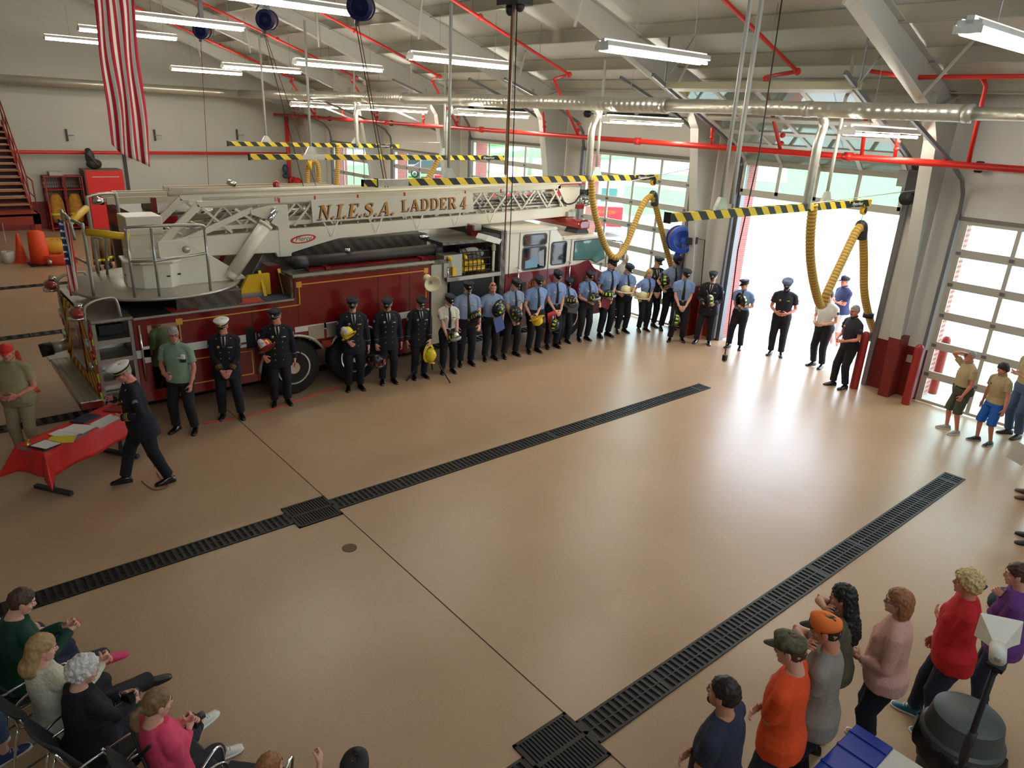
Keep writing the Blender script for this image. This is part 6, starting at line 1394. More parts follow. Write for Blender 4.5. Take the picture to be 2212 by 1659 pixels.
        if style == 'short': shell(1.05)
        elif style == 'buzz': shell(1.02, cut=(.07,.06,-.075,-.03))
        elif style == 'bald': shell(1.02, cut=(.06,.03,-.09,-.02)); 
        elif style == 'curly': shell(1.24, cut=(.078,.03,-.085,-.105))
        elif style in ('bob','mop'):
            shell(1.16 if style == 'bob' else 1.14, cut=(.082,.03 if style == 'mop' else .05,-.08,-.09)); zb = -.12 if style == 'bob' else -.06
            m.loft([[Hm @ Vector((.092*w_*cos(a),-.03+.085*w_*sin(a) if sin(a) < .25 else -.03+.085*w_*.25,z)) for a in [2*pi*k/20 for k in range(20)]] for z, w_ in ((.06,.95),(0,1.05),(-.05,1.08),(zb,.9))])
        elif style in ('long','curlylong'):
            shell(1.09 if style == 'long' else 1.13); L = -.22 if style == 'long' else -.42
            m.loft([[Hm @ Vector((.088*w_*(1+.06*r_.uniform(-1,1))*cos(a),-.045-.02*(z < -.1)+.07*w_*(1+.06*r_.uniform(-1,1))*min(sin(a),.3),z)) for a in [2*pi*k/20 for k in range(20)]] for z, w_ in ((.06,.9),(0,1.02),(-.08,1.08),(L*.55,1.15),(L*.8,1.1),(L,.7))])
        elif style == 'pony':
            shell(1.05); m.ell(Hm @ Vector((0,-.12,.0)),(.028,.028,.03),10,8); m.tube(curve_pts([Hm @ Vector((0,-.115,.0)),Hm @ Vector((0,-.15,-.03)),Hm @ Vector((0,-.145,-.1)),Hm @ Vector((0,-.125,-.17))],5), .02, 10, True, [.018+.018*sin(pi*k/15) for k in range(16)])
        ho = pend(m, 'hair', hm, P, .007 if near else .011, 2, {'curly':.035,'curlylong':.03,'bob':.016,'mop':.018,'short':.014,'long':.008,'pony':.008}.get(style,0))
        if sp.get('hairtie'): kid(MB().tube([Hm @ Vector((0,-.118,.005)),Hm @ Vector((0,-.13,-.005))],.03,10), 'hair_clip', sp['hairtie'], ho)
    if sp.get('mustache'):
        kid(MB().tube([Hm @ Vector((-.032,.082,-.052)),Hm @ Vector((-.012,.094,-.044)),Hm @ Vector((.012,.094,-.044)),Hm @ Vector((.032,.082,-.052))],.0075,6), 'mustache', HAIRM[sp['mustache']], P)
    if sp.get('beard'):
        kid(MB().ell(Hm @ Vector((0,.072,-.09)),(.03,.028,.026),10,8), 'beard', HAIRM[sp['beard']], P)
    if sp.get('glasses'):
        m = MB()
        for sd in (-1,1):
            m.tube([Hm @ Vector((sd*.032+.019*cos(a),.0935,.008+.015*sin(a))) for a in [2*pi*k/12 for k in range(13)]], .0028, 5); m.tube([Hm @ Vector((sd*.052,.092,.012)),Hm @ Vector((sd*.08,.05,.014)),Hm @ Vector((sd*.082,.0,.012))], .0025, 5)
        m.tube([Hm @ Vector((-.013,.0945,.012)),Hm @ Vector((.013,.0945,.012))], .0025, 5); kid(m, 'glasses', DARK, P)
    if sp.get('shades'):
        m = MB()
        for sd in (-1,1): m.ell(Hm @ Vector((sd*.033,.062,.088)),(.024,.014,.016),10,6)
        kid(m.tube([Hm @ Vector((-.06,.06,.085)),Hm @ Vector((.06,.06,.085))],.006,6), 'sunglasses', M('mirror_lens', (60,64,84), .1, .8), P)
    hat = sp.get('hat')
    if hat:
        Ht = Hm @ Matrix.Rotation(radians(-4),4,'X')
        def lr(prof, n=28, cy=-.006):
            return [[Ht @ Vector((r*.94*cos(2*pi*k/n), cy+r*1.14*sin(2*pi*k/n)+(.0 if z < .1 else .01), z+(.016*sin(2*pi*k/n) if z > .09 else 0))) for k in range(n)] for r, z in prof]
        if hat[0] in ('bell','peak'):
            wide = 1.0 if hat[0] == 'bell' else 1.12
            co = kid(MB().loft(lr([(.093,.05),(.094,.075),(.114*wide,.113),(.115*wide,.119),(.108*wide,.126),(.05,.132),(.003,.133)])), 'cap', hat[1], P)
            kid(MB().loft(lr([(.0935,.03),(.0965,.032),(.0965,.072),(.093,.074)])), 'cap_band', hat[2], co)
            if hat[3]: kid(MB().loft(lr([(.0965,.034),(.0985,.036),(.0985,.046),(.0965,.048)])), 'cap_cord', hat[3], co)
            v_ = MB(); A1 = [radians(25+130*k/12) for k in range(13)]; R_ = []
            for a in A1:
                q = sin((a-radians(25))/radians(130)*pi); R_.append([Ht @ Vector((.093*.94*cos(a),-.006+.093*1.14*sin(a),.036)), Ht @ Vector((.094*.94*cos(a),-.006+(.095*1.14+.062*q)*sin(a),.036-.026*q)), Ht @ Vector((.094*.94*cos(a),-.006+(.095*1.14+.06*q)*sin(a),.030-.026*q)), Ht @ Vector((.093*.94*cos(a),-.006+.09*1.14*sin(a),.029))])
            kid(v_.loft(R_), 'visor', M('visor_patent', (12,12,14), .12, coat=.8), co)
            p = Ht @ Vector((0,.112,.075)); d_ = (Ht.to_3x3() @ Vector((0,1,.1))).normalized(); kid(MB().tube([p-d_*.006,p+d_*.008],.02,10), 'cap_badge', hat[4] if len(hat) > 4 else M('silver_badge', (196,190,170), .3, .8), co)
        else:
            co = kid(MB().loft(lr([(.092,.03),(.096,.05),(.095,.08),(.083,.108),(.055,.127),(.02,.134),(.003,.135)])), 'baseball_cap', hat[1], P)
            v_ = MB(); R_ = []
            for a in [radians(28+124*k/12) for k in range(13)]:
                q = sin((a-radians(28))/radians(124)*pi); R_.append([Ht @ Vector((.088*cos(a)*.94,-.006+.09*1.14*sin(a),.046)), Ht @ Vector((.092*cos(a)*.9,-.006+(.092*1.14+.085*q)*sin(a),.044-.014*q)), Ht @ Vector((.092*cos(a)*.9,-.006+(.092*1.14+.083*q)*sin(a),.039-.014*q)), Ht @ Vector((.088*cos(a)*.94,-.006+.088*1.14*sin(a),.04))])
            kid(v_.loft(R_), 'bill', hat[2], co); kid(MB().ell(Ht @ Vector((0,-.006,.136)),(.008,.008,.005),8,5), 'top_button', hat[1], co)
            if len(hat) > 3:
                p = Ht @ Vector((0,.098,.085)); d_ = (Ht.to_3x3() @ Vector((0,1,.35))).normalized(); kid(MB().tube([p-d_*.008,p+d_*.008],.022,10), 'cap_patch', hat[3], co)
    return P, MW, Hm
def finish_people():
    flush()
    for body, add in PEOPLE:
        bm = bmesh.new(); bm.from_mesh(body.data)
        for me, mx_ in add:
            c = me.copy(); c.transform(mx_)
            if mx_.determinant() < 0: c.flip_normals()
            bm.from_mesh(c); D.meshes.remove(c)
        for f in bm.faces: f.smooth = True
        bm.to_mesh(body.data); bm.free()
SHW = M('white_shirt_cloth', (222,218,208), .8); BLKC = M('black_cloth', (17,17,20), .8); BRASS = M('brass', (190,150,70), .3, .9); BLKS = M('black_shoe_leather', (16,15,16), .25, coat=.3)
# ================================================================= WHO STANDS WHERE
def G(u, v): p = on(u, v, 'Z', 0); return (p.x, p.y)
NAVY = M('navy_dress_wool', (14,15,26), .85, noise=.1, nscale=40); BLUE = M('light_blue_shirt', (118,142,184), .8, noise=.06, nscale=30); BLUE2 = M('grey_blue_shirt', (126,140,166), .8, noise=.06, nscale=30)
TROU = M('navy_trousers', (14,15,22), .85, noise=.1, nscale=40); TIEM = M('black_tie', (16,16,20), .6)
CAPN = M('navy_cap', (22,23,34), .8); CAPW = M('white_cap', (228,224,212), .6); BANDB = M('black_cap_band', (16,16,18), .6)
GOLDB = M('gold_braid', (200,156,70), .4, .5); SILV = M('silver_badge', (196,190,170), .3, .8); PATCH = M('shoulder_patch_cloth', (120,118,150), .8); SILB = M('silver_braid', (150,156,150), .4, .5)
BELL = ('bell',CAPN,BANDB,None); BADGE = ((.08,.36,.022,SILV,'badge'),(-.08,.37,-1,BRASS,'name_plate'))
BS = dict(top=('shirt',BLUE), pants=('long',TROU), tie=TIEM, belt=1, hat=BELL, badges=BADGE, patch=PATCH, head=(0,22,0), hair=('buzz','brown'))
DR = dict(top=('jacket',NAVY), pants=('long',TROU), hat=('bell',CAPN,BANDB,SILB), badges=((.085,.37,.024,SILV,'badge'),(-.09,.36,-1,SILV,'name_plate')), patch=PATCH, cuffs=(SILB,1), hair=('buzz','brown'), head=(0,15,0))
def pp(label, u, v, face, H, base, **k):
    d_ = dict(base); d_.update(k); return person(label, G(u,v), face, H, **d_)
pp('man in dark dress uniform and white peaked cap reading a paper by the red table', 326, 1044, -98, 1.80, DR, hat=('peak',CAPW,BANDB,GOLDB,GOLDB), cuffs=(GOLDB,3), fat=.6, lean=9, head=(12,22,0), hair=('short','grey'), armR=('l',.10,.30,1.24), armL=('l',-.24,.24,1.10), footR=(.09,.30,0,-6), footL=(-.10,-.22,0,12), near=True, skin='red', glasses=1)
SAGE = M('sage_green_shirt', (126,152,126), .85, noise=.06, nscale=40)
pp('bearded man with glasses in a sage green shirt and camera', 404, 930, -42, 1.77, {}, top=('polo',SAGE), pants=('long',M('black_trousers',(22,21,22),.85)), hem=-.06, hair=('short','grey'), glasses=1, beard='grey', head=(35,4,0), armR='belly', armL='low', fat=.35, skin='red', near=True, badges=((-.085,.36,-1,WHITEP,'name_plate'),), footR=(.15,.02,0), footL=(-.15,.02,0))
cam_ = thing('camera', 'small compact camera hanging on the chest of the man in green', 'camera', G(404,930)); q = cam_plane(396,779,Vector((*G(404,930),0))+Vector((.15,-.13,0))*1.35)
MB().box(q,(.04,.075,.05),Matrix.Rotation(radians(-42),3,'Z')).build('camera_body', DARK, cam_); MB().box(q+Vector((0,0,.06)),(.03,.05,.07),Matrix.Rotation(radians(-42),3,'Z')).build('badge_card', WHITEP, cam_)
pp('man in dark dress uniform with white cap and gold cuffs, hands clasped', 500, 900, -22, 1.75, DR, hat=('peak',CAPW,BANDB,GOLDB,GOLDB), cuffs=(GOLDB,4), armR='clasp', armL='clasp', head=(-12,10,0), skin='red', badges=((.085,.37,.026,GOLDB,'badge'),(-.09,.36,-1,GOLDB,'name_plate')), near=True, footR=(.13,0,0), footL=(-.16,.05,0))
pp('man in dark dress uniform holding a red helmet beside the rear wheel', 608, 872, -15, 1.76, DR, armR=(570,770,.25), armL='side', head=(-32,10,0), skin='red', glasses=1, fat=.3, near=True)
pp('man in dark dress uniform holding a yellow helmet against his chest', 766, 840, -18, 1.80, DR, armR=(752,738,.26), armL='side', head=(-10,14,0), skin='light')
pp('man in dark dress uniform holding a black and red helmet low, beside the yellow-helmet holder', 838, 826, -18, 1.72, DR, armR=(812,762,.15), armL='side', head=(-20,22,0), skin='red')
pp('man in dark dress uniform holding a yellow helmet down at his left side', 905, 815, -12, 1.68, DR, armR='side', armL=(930,748,.2), head=(0,28,0), cuffs=(SILB,1))
pp('woman in a white uniform shirt and black tie in the firefighter row', 966, 804, -20, 1.66, BS, top=('shirt',M('white_uniform_shirt',(214,206,188),.8)), fem=1, armR=(968,735,.28), armL=(986,730,.28), head=(12,18,0), hair=('short','dark'))
pp('heavy bearded man in blue shirt with helmet 27 under his arm', 1005, 787, -22, 1.82, BS, fat=.9, armL=(1036,702,.22), armR='low', beard='dark', mustache='dark', head=(0,12,0), top=('shirt',BLUE2), hair=('buzz','dark'))
pp('bald man in blue shirt with sunglasses pushed up on his head', 1056, 776, -15, 1.74, BS, fat=.8, hat=None, tie=None, shades=1, armL=(1086,690,.22), armR=(1030,705,.1), mustache='ginger', head=(-8,10,0), hair=None, top=('shirt',BLUE2), skin='red')
pp('young man in blue shirt standing with wide feet and a black helmet', 1102, 768, -10, 1.76, BS, armL=(1122,690,.2), armR=(1108,695,.25), head=(14,24,0), footR=(.2,.05,0), footL=(-.12,0,0), top=('shirt',BLUE2))
pp('stocky man in blue shirt looking down at an upturned yellow helmet', 1150, 760, -14, 1.78, BS, fat=.5, armL=(1160,680,.28), armR=(1146,682,.28), head=(0,26,0), mustache='brown', hair=('short','brown'))
pp('tall man in blue shirt with red folder and helmet hanging in clasped hands', 1190, 750, -16, 1.83, BS, armL='clasp', armR='clasp', head=(0,20,0))
pp('short woman in blue shirt holding helmet 31 in front', 1216, 740, -20, 1.58, BS, fem=1, armL=(1246,660,.25), armR=(1226,662,.25), head=(-10,22,0), hair=('short','dark'))
pp('woman with long brown hair in cap and blue shirt', 1258, 734, -15, 1.72, BS, fem=1, armL=(1296,655,.22), armR=(1272,652,.25), head=(0,24,0), hair=('long','darkblond'), fat=.2)
pp('tallest man in blue shirt beside the truck front', 1303, 726, -12, 1.96, BS, armL=(1322,645,.22), armR=(1308,642,.22), head=(16,12,0), beard='brown')
pp('man in blue shirt holding a cream helmet in both hands', 1340, 717, -18, 1.76, BS, fat=.5, armL=(1366,634,.3), armR=(1336,633,.3), head=(12,26,0))
pp('woman without a cap in blue shirt holding a gold helmet', 1386, 714, -18, 1.62, BS, fem=1, hat=None, armL=(1404,643,.28), armR=(1378,643,.28), hair=('long','blond'), head=(0,16,0))
pos20 = cam_plane(1348,560,Vector((-4.1,11.0,0))); person('bald man in a white shirt standing behind the cream helmet holder', (pos20.x,pos20.y), -15, 1.80, top=('shirt',SHW), pants=('long',TROU), belt=1, armR='clasp', armL='clasp', fat=.4, head=(10,14,0), skin='pale', patch=PATCH)
pp('man in dark dress uniform with peaked cap by the glass door', 1402, 705, -25, 1.85, DR, hat=('peak',CAPN,BANDB,GOLDB), armR='clasp', armL='clasp', head=(15,14,0))
pp('man in blue shirt standing behind the hose with a black helmet', 1440, 710, -28, 1.92, BS, armR=(1430,622,.25), armL=(1446,618,.25), head=(0,20,0), footR=(.18,.05,0), top=('shirt',BLUE2))
pp('young man in blue shirt holding a black helmet by his knees at the hose', 1462, 736, -48, 1.80, BS, armL='clasp', armR='clasp', head=(22,18,0), hair=('short','dark'), footR=(.18,.06,0))
pp('mustached man in dark dress uniform with green-marked helmet by the column', 1520, 742, -62, 1.80, DR, armR='belly', armL='belly', mustache='dark', head=(0,12,0), hat=('bell',CAPN,BANDB,SILB), footR=(.18,.02,0), hair=('buzz','dark'))
pp('mustached man in blue shirt in the open doorway with a black helmet', 1588, 752, -75, 1.70, BS, armR=(1598,662,.22), armL=(1606,662,.22), mustache='grey', head=(-28,8,0), fat=.2, footR=(.16,.04,0), hair=('short','grey'))
POL = M('police_navy_shirt', (24,24,34), .85)
pp('police officer in dark short sleeve uniform and peaked cap looking down', 1674, 767, -68, 1.84, BS, top=('shirt',POL), tie=None, hat=('peak',M('police_cap',(44,50,74),.7),BANDB,SILB), armR='belly', armL='belly', head=(0,30,0), skin='red', fat=.3, patch=M('badge_red_cloth',(176,60,50),.8), badges=((.085,.36,.026,GOLDB,'badge'),(-.085,.37,-1,GOLDB,'name_plate')))
pp('man in white short sleeve uniform shirt half hidden by the yellow hose', 1764, 792, -98, 1.78, BS, top=('shirt',SHW), tie=None, hat=None, hair=('short','dark'), armR='belly', armL='belly', fat=.5, head=(0,10,0), patch=M('badge_dark_cloth',(60,60,70),.8), badges=())
pp('man in dark blue polo and cap with orange collar outside the open door', 1800, 752, -118, 1.82, {}, top=('polo',M('dark_blue_polo',(44,54,92),.85)), pants=('shorts',M('light_shorts',(206,200,190),.85)), armR='cross', armL='cross', hat=('ball',M('dark_cap',(30,32,44),.8),M('dark_cap',())) if False else ('ball',M('dark_cap',(30,32,44),.8),CAPN), skin='red', shoe=M('white_sneaker',(200,200,200),.5), sole=WHITEP, head=(0,2,0), fat=.3)
pp('police officer in dark uniform with grey hair in front of the red bollard', 1816, 836, -118, 1.78, BS, top=('shirt',POL), tie=None, hat=None, hair=('short','grey'), mustache='dark', armR='belly', armL='belly', skin='red', head=(10,4,0), fat=.3, patch=M('badge_dark_cloth'), badges=((.085,.36,.026,GOLDB,'badge'),), glasses=1, footR=(.12,.12,0))
KHAKI = M('scout_khaki', (168,148,108), .85, noise=.06, nscale=40)
GREEN = M('olive_shorts', (74,74,56), .9); 
pp('man in khaki scout shirt and olive shorts shading his eyes with a hand', 2056, 932, 228, 1.56, {}, top=('shirt',KHAKI), pants=('shorts',GREEN), hem=.03, armR='shade', armL='low', hair=('buzz','grey'), glasses=1, belt=1, head=(-5,0,0), skin='red', fat=.7, shoe=M('grey_sneaker',(150,150,144),.6), sole=WHITEP, badges=((.085,.36,.022,WHITEP,'badge'),), footR=(.14,.05,0), footL=(-.14,.0,0), near=True)
pp('boy in khaki scout shirt and bright blue shorts', 2124, 956, 240, 1.50, {}, top=('shirt',KHAKI), pants=('shorts',M('blue_shorts',(28,92,178),.8)), hem=-.03, armR='side', armL='side', hair=('mop','dark'), head=(-10,16,0), skin='red', shoe=M('black_sneaker',(34,33,36),.6), sole=M('sneaker_sole_grey',(150,150,150),.6), badges=((.085,.36,.022,M('badge_violet',(110,90,130),.8),'badge'),), near=True, footR=(.13,.06,0), footL=(-.13,-.02,0))
pp('grey haired scout leader in khaki shirt and jeans behind the boy', 2186, 942, 238, 1.80, {}, top=('shirt',KHAKI), pants=('long',M('blue_jeans',(70,88,118),.9,noise=.15,nscale=50)), armR='cross', armL='cross', hair=('short','grey'), glasses=1, fat=.3, skin='tan', hem=.03, shoe=M('brown_shoe',(54,44,38),.5), near=True)
def gp3(u, v, h): p = on(u, v, 'Z', h); return (p.x, p.y)
person('person in a khaki scout shirt at the right edge holding a white paper', gp3(2226,985,0), 200, 1.72, top=('shirt',KHAKI), pants=('shorts',M('tan_shorts',(150,128,96),.9)), hair=('short','brown'), armR=(2206,955,.25), armL='side', shoe=M('hiking_shoe',(118,110,90),.7), sole=WHITEP, near=True, skin='tan')
person('person in dark trousers and brown shoes at the right edge', gp3(2222,1075,0), 195, 1.75, top=('sweater',M('brown_coat',(120,84,56),.9)), pants=('long',M('dark_jeans',(36,38,52),.9)), hair=('short','brown'), shoe=M('tan_brown_shoe',(94,62,42),.5), near=True, armR='cross', armL='cross')
person('person in blue jeans and black shoes at the right edge', gp3(2226,1172,0), 195, 1.75, top=('sweater',M('grey_sweatshirt',(120,120,116),.9)), pants=('long',M('blue_jeans')), hair=('short','dark'), shoe=M('black_sneaker'), near=True, armR='side', armL='side')
# audience standing at lower right
JEAN = M('dark_blue_jeans', (34,40,58), .9, noise=.15, nscale=50)
person('dark haired man in a navy tee shirt at the lower right', gp3(1590,1478,1.74), 190, 1.76, near=True, top=('tee',M('navy_tee',(38,42,62),.9,noise=.05)), pants=('long',JEAN), hair=('short','dark'), armR='cross', armL='cross', fat=.6, skin='tan', beard='dark', head=(0,2,0), brow='dark')
person('man in an orange tee shirt and camouflage cap', gp3(1738,1380,1.78), 192, 1.78, near=True, top=('tee',M('orange_tee',(226,76,20),.85,noise=.05)), pants=('long',JEAN), hair=('short','brown'), hat=('ball',M('camouflage',(86,80,56),.85,noise=.6,nscale=28),M('olive_bill',(72,68,52),.85)), armR='cross', armL='cross', fat=.2, skin='light', hem=-.12, sleeve=.8)
person('man in a grey tee shirt and orange cap with a dark bill', gp3(1815,1337,1.76), 196, 1.76, near=True, top=('tee',M('grey_tee',(138,130,118),.9,noise=.06)), pants=('long',JEAN), hair=('short','dark'), hat=('ball',M('blaze_orange_cap',(234,116,40),.8),M('dark_camo_bill',(60,56,46),.85,noise=.5,nscale=30),M('cap_logo_dark',(90,50,30),.8)), armR='chin', armL='cross', fat=.5, skin='tan', hem=-.14)
person('woman with long curly dark hair and an olive top', gp3(1846,1270,1.63), 192, 1.63, near=True, top=('tee',M('olive_top',(92,84,60),.9)), pants=('long',JEAN), fem=1, hair=('curlylong','black'), armR='chin', armL='cross', skin='tan', brow='black')
person('woman with short reddish hair in a pale pink sweater', gp3(1968,1278,1.65), 200, 1.65, near=True, top=('sweater',M('pale_pink_knit',(220,168,152),.95,bump=.5,nscale=80)), pants=('long',M('navy_slacks',(26,28,40),.9)), fem=1, fat=.8, hair=('bob','ginger'), armR='low', armL='belly', glasses=1, shoe=M('pink_grey_sneaker',(190,120,100),.6), sole=WHITEP, hem=-.12, head=(0,4,0), brow='darkblond')
person('woman with pale blond hair in a red cardigan', gp3(2118,1236,1.66), 205, 1.66, near=True, top=('sweater',M('red_cardigan',(190,22,28),.85)), pants=('long',JEAN), fem=1, fat=.6, hair=('curly','paleblond'), armR='low', armL='cross', shoe=M('teal_shoe',(30,110,140),.5), sole=WHITEP, hem=-.16, hairtie=M('hair_clip_dark',(70,30,70),.4), head=(-8,4,0), skin='red', footR=(.1,.15,0))
person('person in a purple sweater with a dark jacket over the arm at the right edge', gp3(2225,1225,1.62), 195, 1.64, near=True, top=('sweater',M('purple_sweater',(104,56,126),.9)), pants=('long',JEAN), fem=1, hair=('short','brown'), armR=(2165,1290,.3), armL='cross', shoe=M('patterned_shoe',(70,66,60),.6,noise=.5,nscale=60), sole=M('sneaker_sole_grey'), hem=-.12)
jk = on(2150,1300,'Z',1.15); tag(pend(MB().ell(jk+Vector((.02,.05,.02)),(.09,.2,.08),14,10).ell(jk+Vector((.03,.08,-.2)),(.06,.19,.24),14,10).ell(jk+Vector((.04,.02,-.32)),(.05,.14,.2),14,10), 'folded_jacket', M('dark_teal_jacket',(24,54,58),.85), None, .014, 4, .03), 'dark teal jacket draped over the arm of the person in purple', 'jacket')
# man behind the table at the far left
TAN = M('tan_work_shirt', (150,140,98), .85, noise=.08, nscale=40); TANP = M('tan_work_trousers', (140,126,96), .85, noise=.08, nscale=40)
person('man in tan work clothes and a red cap at the far left', gp3(16,738,1.74), -35, 1.74, near=True, top=('shirt',TAN), pants=('long',TANP), hat=('ball',M('red_cap',(206,44,34),.8),M('red_cap')), hair=('short','grey'), mustache='grey', armR='belly', armL='belly', fat=.9, skin='red', head=(20,4,0), hem=.0, shoe=M('brown_shoe'))
# seated audience at lower left and bottom edge
CHF = M('chair_fabric_grey', (52,52,50), .95, noise=.1, nscale=60)
def chair(label, p, face, arms=True):
    t_ = thing('stacking_chair', label, 'chair', (p[0],p[1],0), radians(face-90), 'grey audience chairs')
    def k(mb, n_, m_, sm=False, bev=0): o = mb.build(n_, m_, None, sm, bev); o.parent = t_; return o
    k(MB().prism([(-.20,.44),(.24,.45),(.26,.43),(.24,.40),(-.2,.395)], 'X', -.23, .23), 'seat', CHF, False, .02)
    k(MB().loft([[Vector((x,-.215-.05*abs(x/.23)**2*-1-.16*q-(.02 if j else 0),.52+.34*q)) for x in (-.23,-.12,0,.12,.23)]+[Vector((x,-.215+.05*abs(x/.23)**2-.16*q-.025,.52+.34*q)) for x in (.23,.12,0,-.12,-.23)] for j, q in ((0,0),(0,.5),(0,1))]), 'backrest', CHF, False, .008)
    for s in (-1,1):
        x = s*.25
        k(MB().tube(curve_pts([(x,-.36,.84),(x,-.25,.52),(x,-.22,.40),(x,-.05,.39),(x,.16,.39),(x,.26,.34),(x,.25,.04),(x,.2,.012),(x,-.3,.012),(x,-.34,.04),(x,-.24,.42)],4), .0105, 8), 'leg', CHROME, True)
        if arms: k(MB().tube(curve_pts([(x,-.26,.6),(x+s*.03,-.1,.64),(x+s*.03,.14,.64),(x+s*.02,.22,.58),(x,.2,.4)],4), .0105, 8), 'armrest', CHROME, True)
    return t_
FA = 116; ff_ = Vector((cos(radians(FA)), sin(radians(FA)), 0)); rr_ = Vector((ff_.y,-ff_.x,0))
def seated(label, u, v, hz, H, chl, face=FA, noch=False, back=.10, **k):
    fv = Vector((cos(radians(face)), sin(radians(face)), 0)); p = Vector(gp3(u,v,hz)+(0,))+fv*k.pop('off',-.03)
    r_ = person(label, p, face, H, near=True, seat=1, **k)
    if not noch: chair(chl, p+fv*.06, face)
    return p, fv
seated('woman in a dark green hooded sweatshirt seated at the far left', 24, 1282, 1.28, 1.68, 'grey chair under the woman in green', FA-12, top=('coat',M('green_hoodie',(16,58,40),.9,noise=.06)), pants=('long',M('dark_jeans')), fem=1, fat=.5, hair=('short','brown'), armR=(150,1362,.24), armL=(138,1352,.24), lean=10, head=(-15,22,0), off=-.08, footR=('p',268,1400,.10), footL=(-.1,.48,0), shoe=M('pink_shoe',(220,50,100),.5))
seated('woman with straight blond hair in a white lace top with boots', 96, 1372, 1.27, 1.66, 'grey chair under the blond woman in white', FA-6, top=('sweater',M('white_lace',(212,206,182),.95,bump=.6,nscale=60)), pants=('long',M('black_trousers')), fem=1, hair=('long','blond'), armR=(222,1432,.36), armL=(205,1428,.36), head=(-18,14,0), footR=('p',336,1458,.26), footL=(-.1,.40,0), shoe=M('black_boot',(20,17,16),.4))
seated('woman with curly white hair in a black jacket holding a camera', 166, 1432, 1.24, 1.60, 'grey chair under the white haired woman', FA-10, top=('coat',M('black_fleece',(20,20,22),.95,bump=.4,nscale=50)), pants=('long',M('dark_jeans')), fem=1, fat=.6, hair=('curly','white'), armR=(285,1517,.36), armL=(262,1500,.36), lean=4, head=(-14,12,0), footR=('p',332,1528,.1), footL=(-.1,.42,0))
pg, fv = seated('woman in a pink top with a blond ponytail and crossed straps', 346, 1487, 1.28, 1.66, 'grey chair under the woman in pink', FA-14, top=('sweater',M('pink_top',(222,70,100),.85,noise=.05)), pants=('capri',M('black_capri',(24,26,34),.9)), fem=1, fat=.2, hair=('pony','darkblond'), armR=(408,1575,.30), armL=(395,1560,.34), head=(-4,12,0), footR=('p',474,1620,.1), footL=('p',458,1515,.1), shoe=M('white_flat_shoe',(214,208,190),.5), sole=WHITEP)
# crossed camera strap of the woman in pink
T_ = M('strap_black', (26,24,26), .7)
def bk(fx, fz): q = pg+fv*(-.165+.03*abs(fx)/.2)+Vector((fv.y,-fv.x,0))*fx; return Vector((q.x,q.y,fz))
tag(MB().tube(curve_pts([bk(-.13,1.02),bk(-.05,.92),bk(.04,.80),bk(.14,.66)],5),.011,6).tube(curve_pts([bk(.13,1.0),bk(.05,.9),bk(-.05,.76),bk(-.15,.64)],5),.014,6).build('camera_strap', T_, None, True), 'black camera strap crossed over the back of the pink top', 'strap')
def small_cam(u, v, z, label):
    q = on(u,v,'Z',z); t_ = thing('camera', label, 'camera', q); MB().box(q,(.11,.06,.08),Matrix.Rotation(radians(25),3,'Z')).build('camera_body', BLACK, t_, bevel=.01); MB().tube([q+fv*.02,q+fv*.08],.03,12).build('lens', DARK, t_, True)
small_cam(276,1505,.72,'black camera in the hands of the white haired woman'); small_cam(418,1556,.70,'black camera in the lap of the woman in pink')
tag(MB().box(on(152,1352,'Z',.7),(.08,.14,.012),Matrix.Rotation(.5,3,'Z')).build('phone', M('pink_case',(226,50,110),.5)), 'pink phone in the hands of the woman in green', 'phone')
ec = gp3(520,1672,.5); chair('empty grey chair between the woman in pink and the bottom edge', (ec[0]+.12,ec[1]-.02), FA+18)
seated('brown haired child in a light blue sleeve at the bottom edge', 590, 1625, 1.2, 1.50, 'grey chair under the child at the bottom edge', FA-6, top=('tee',M('pale_blue_shirt',(150,156,180),.9)), pants=('long',JEAN), hair=('short','ginger'), armR=(690,1652,.3), armL='lap', head=(0,4,0), sleeve=.9)
seated('person in a black cap with brass trim at the bottom edge', 768, 1640, 1.27, 1.70, 'grey chair under the person in a black cap', FA+18, top=('tee',M('black_tee',(24,24,26),.9)), pants=('long',JEAN), hair=('short','dark'), hat=('ball',M('black_cap',(18,17,16),.7),M('black_cap'),BRASS), armR='lap', armL='lap', head=(0,10,0))
seated('person with white garment and dark trousers mostly beyond the left edge', -50, 1262, 1.28, 1.7, 'grey chair beyond the left edge', FA-4, top=('sweater',M('white_lace')), pants=('long',M('dark_jeans')), hair=('short','dark'), armR='lap', armL='lap', footR=(.1,.45,0))
# one sneakered foot and knees coming in at the lower left corner
fa_ = math.degrees(math.atan2(.19,-.06)); q = on(40,1628,'Z',0)-Vector((cos(radians(fa_)),sin(radians(fa_)),0))*.52-Vector((sin(radians(fa_)),-cos(radians(fa_)),0))*.10; q = (q.x,q.y); person('person in jeans with a blue canvas sneaker at the lower left corner', q, fa_, 1.66, near=True, seat=1, top=('tee',M('olive_top')), pants=('capri',M('blue_jeans')), hair=('short','brown'), shoe=M('navy_canvas_shoe',(40,44,96),.7), sole=M('sneaker_white',(206,200,186),.6), armR='lap', armL='lap', footR=(.1,.46,0,0), footL=(-.1,.4,0)); chair('grey chair at the lower left corner', q, fa_)

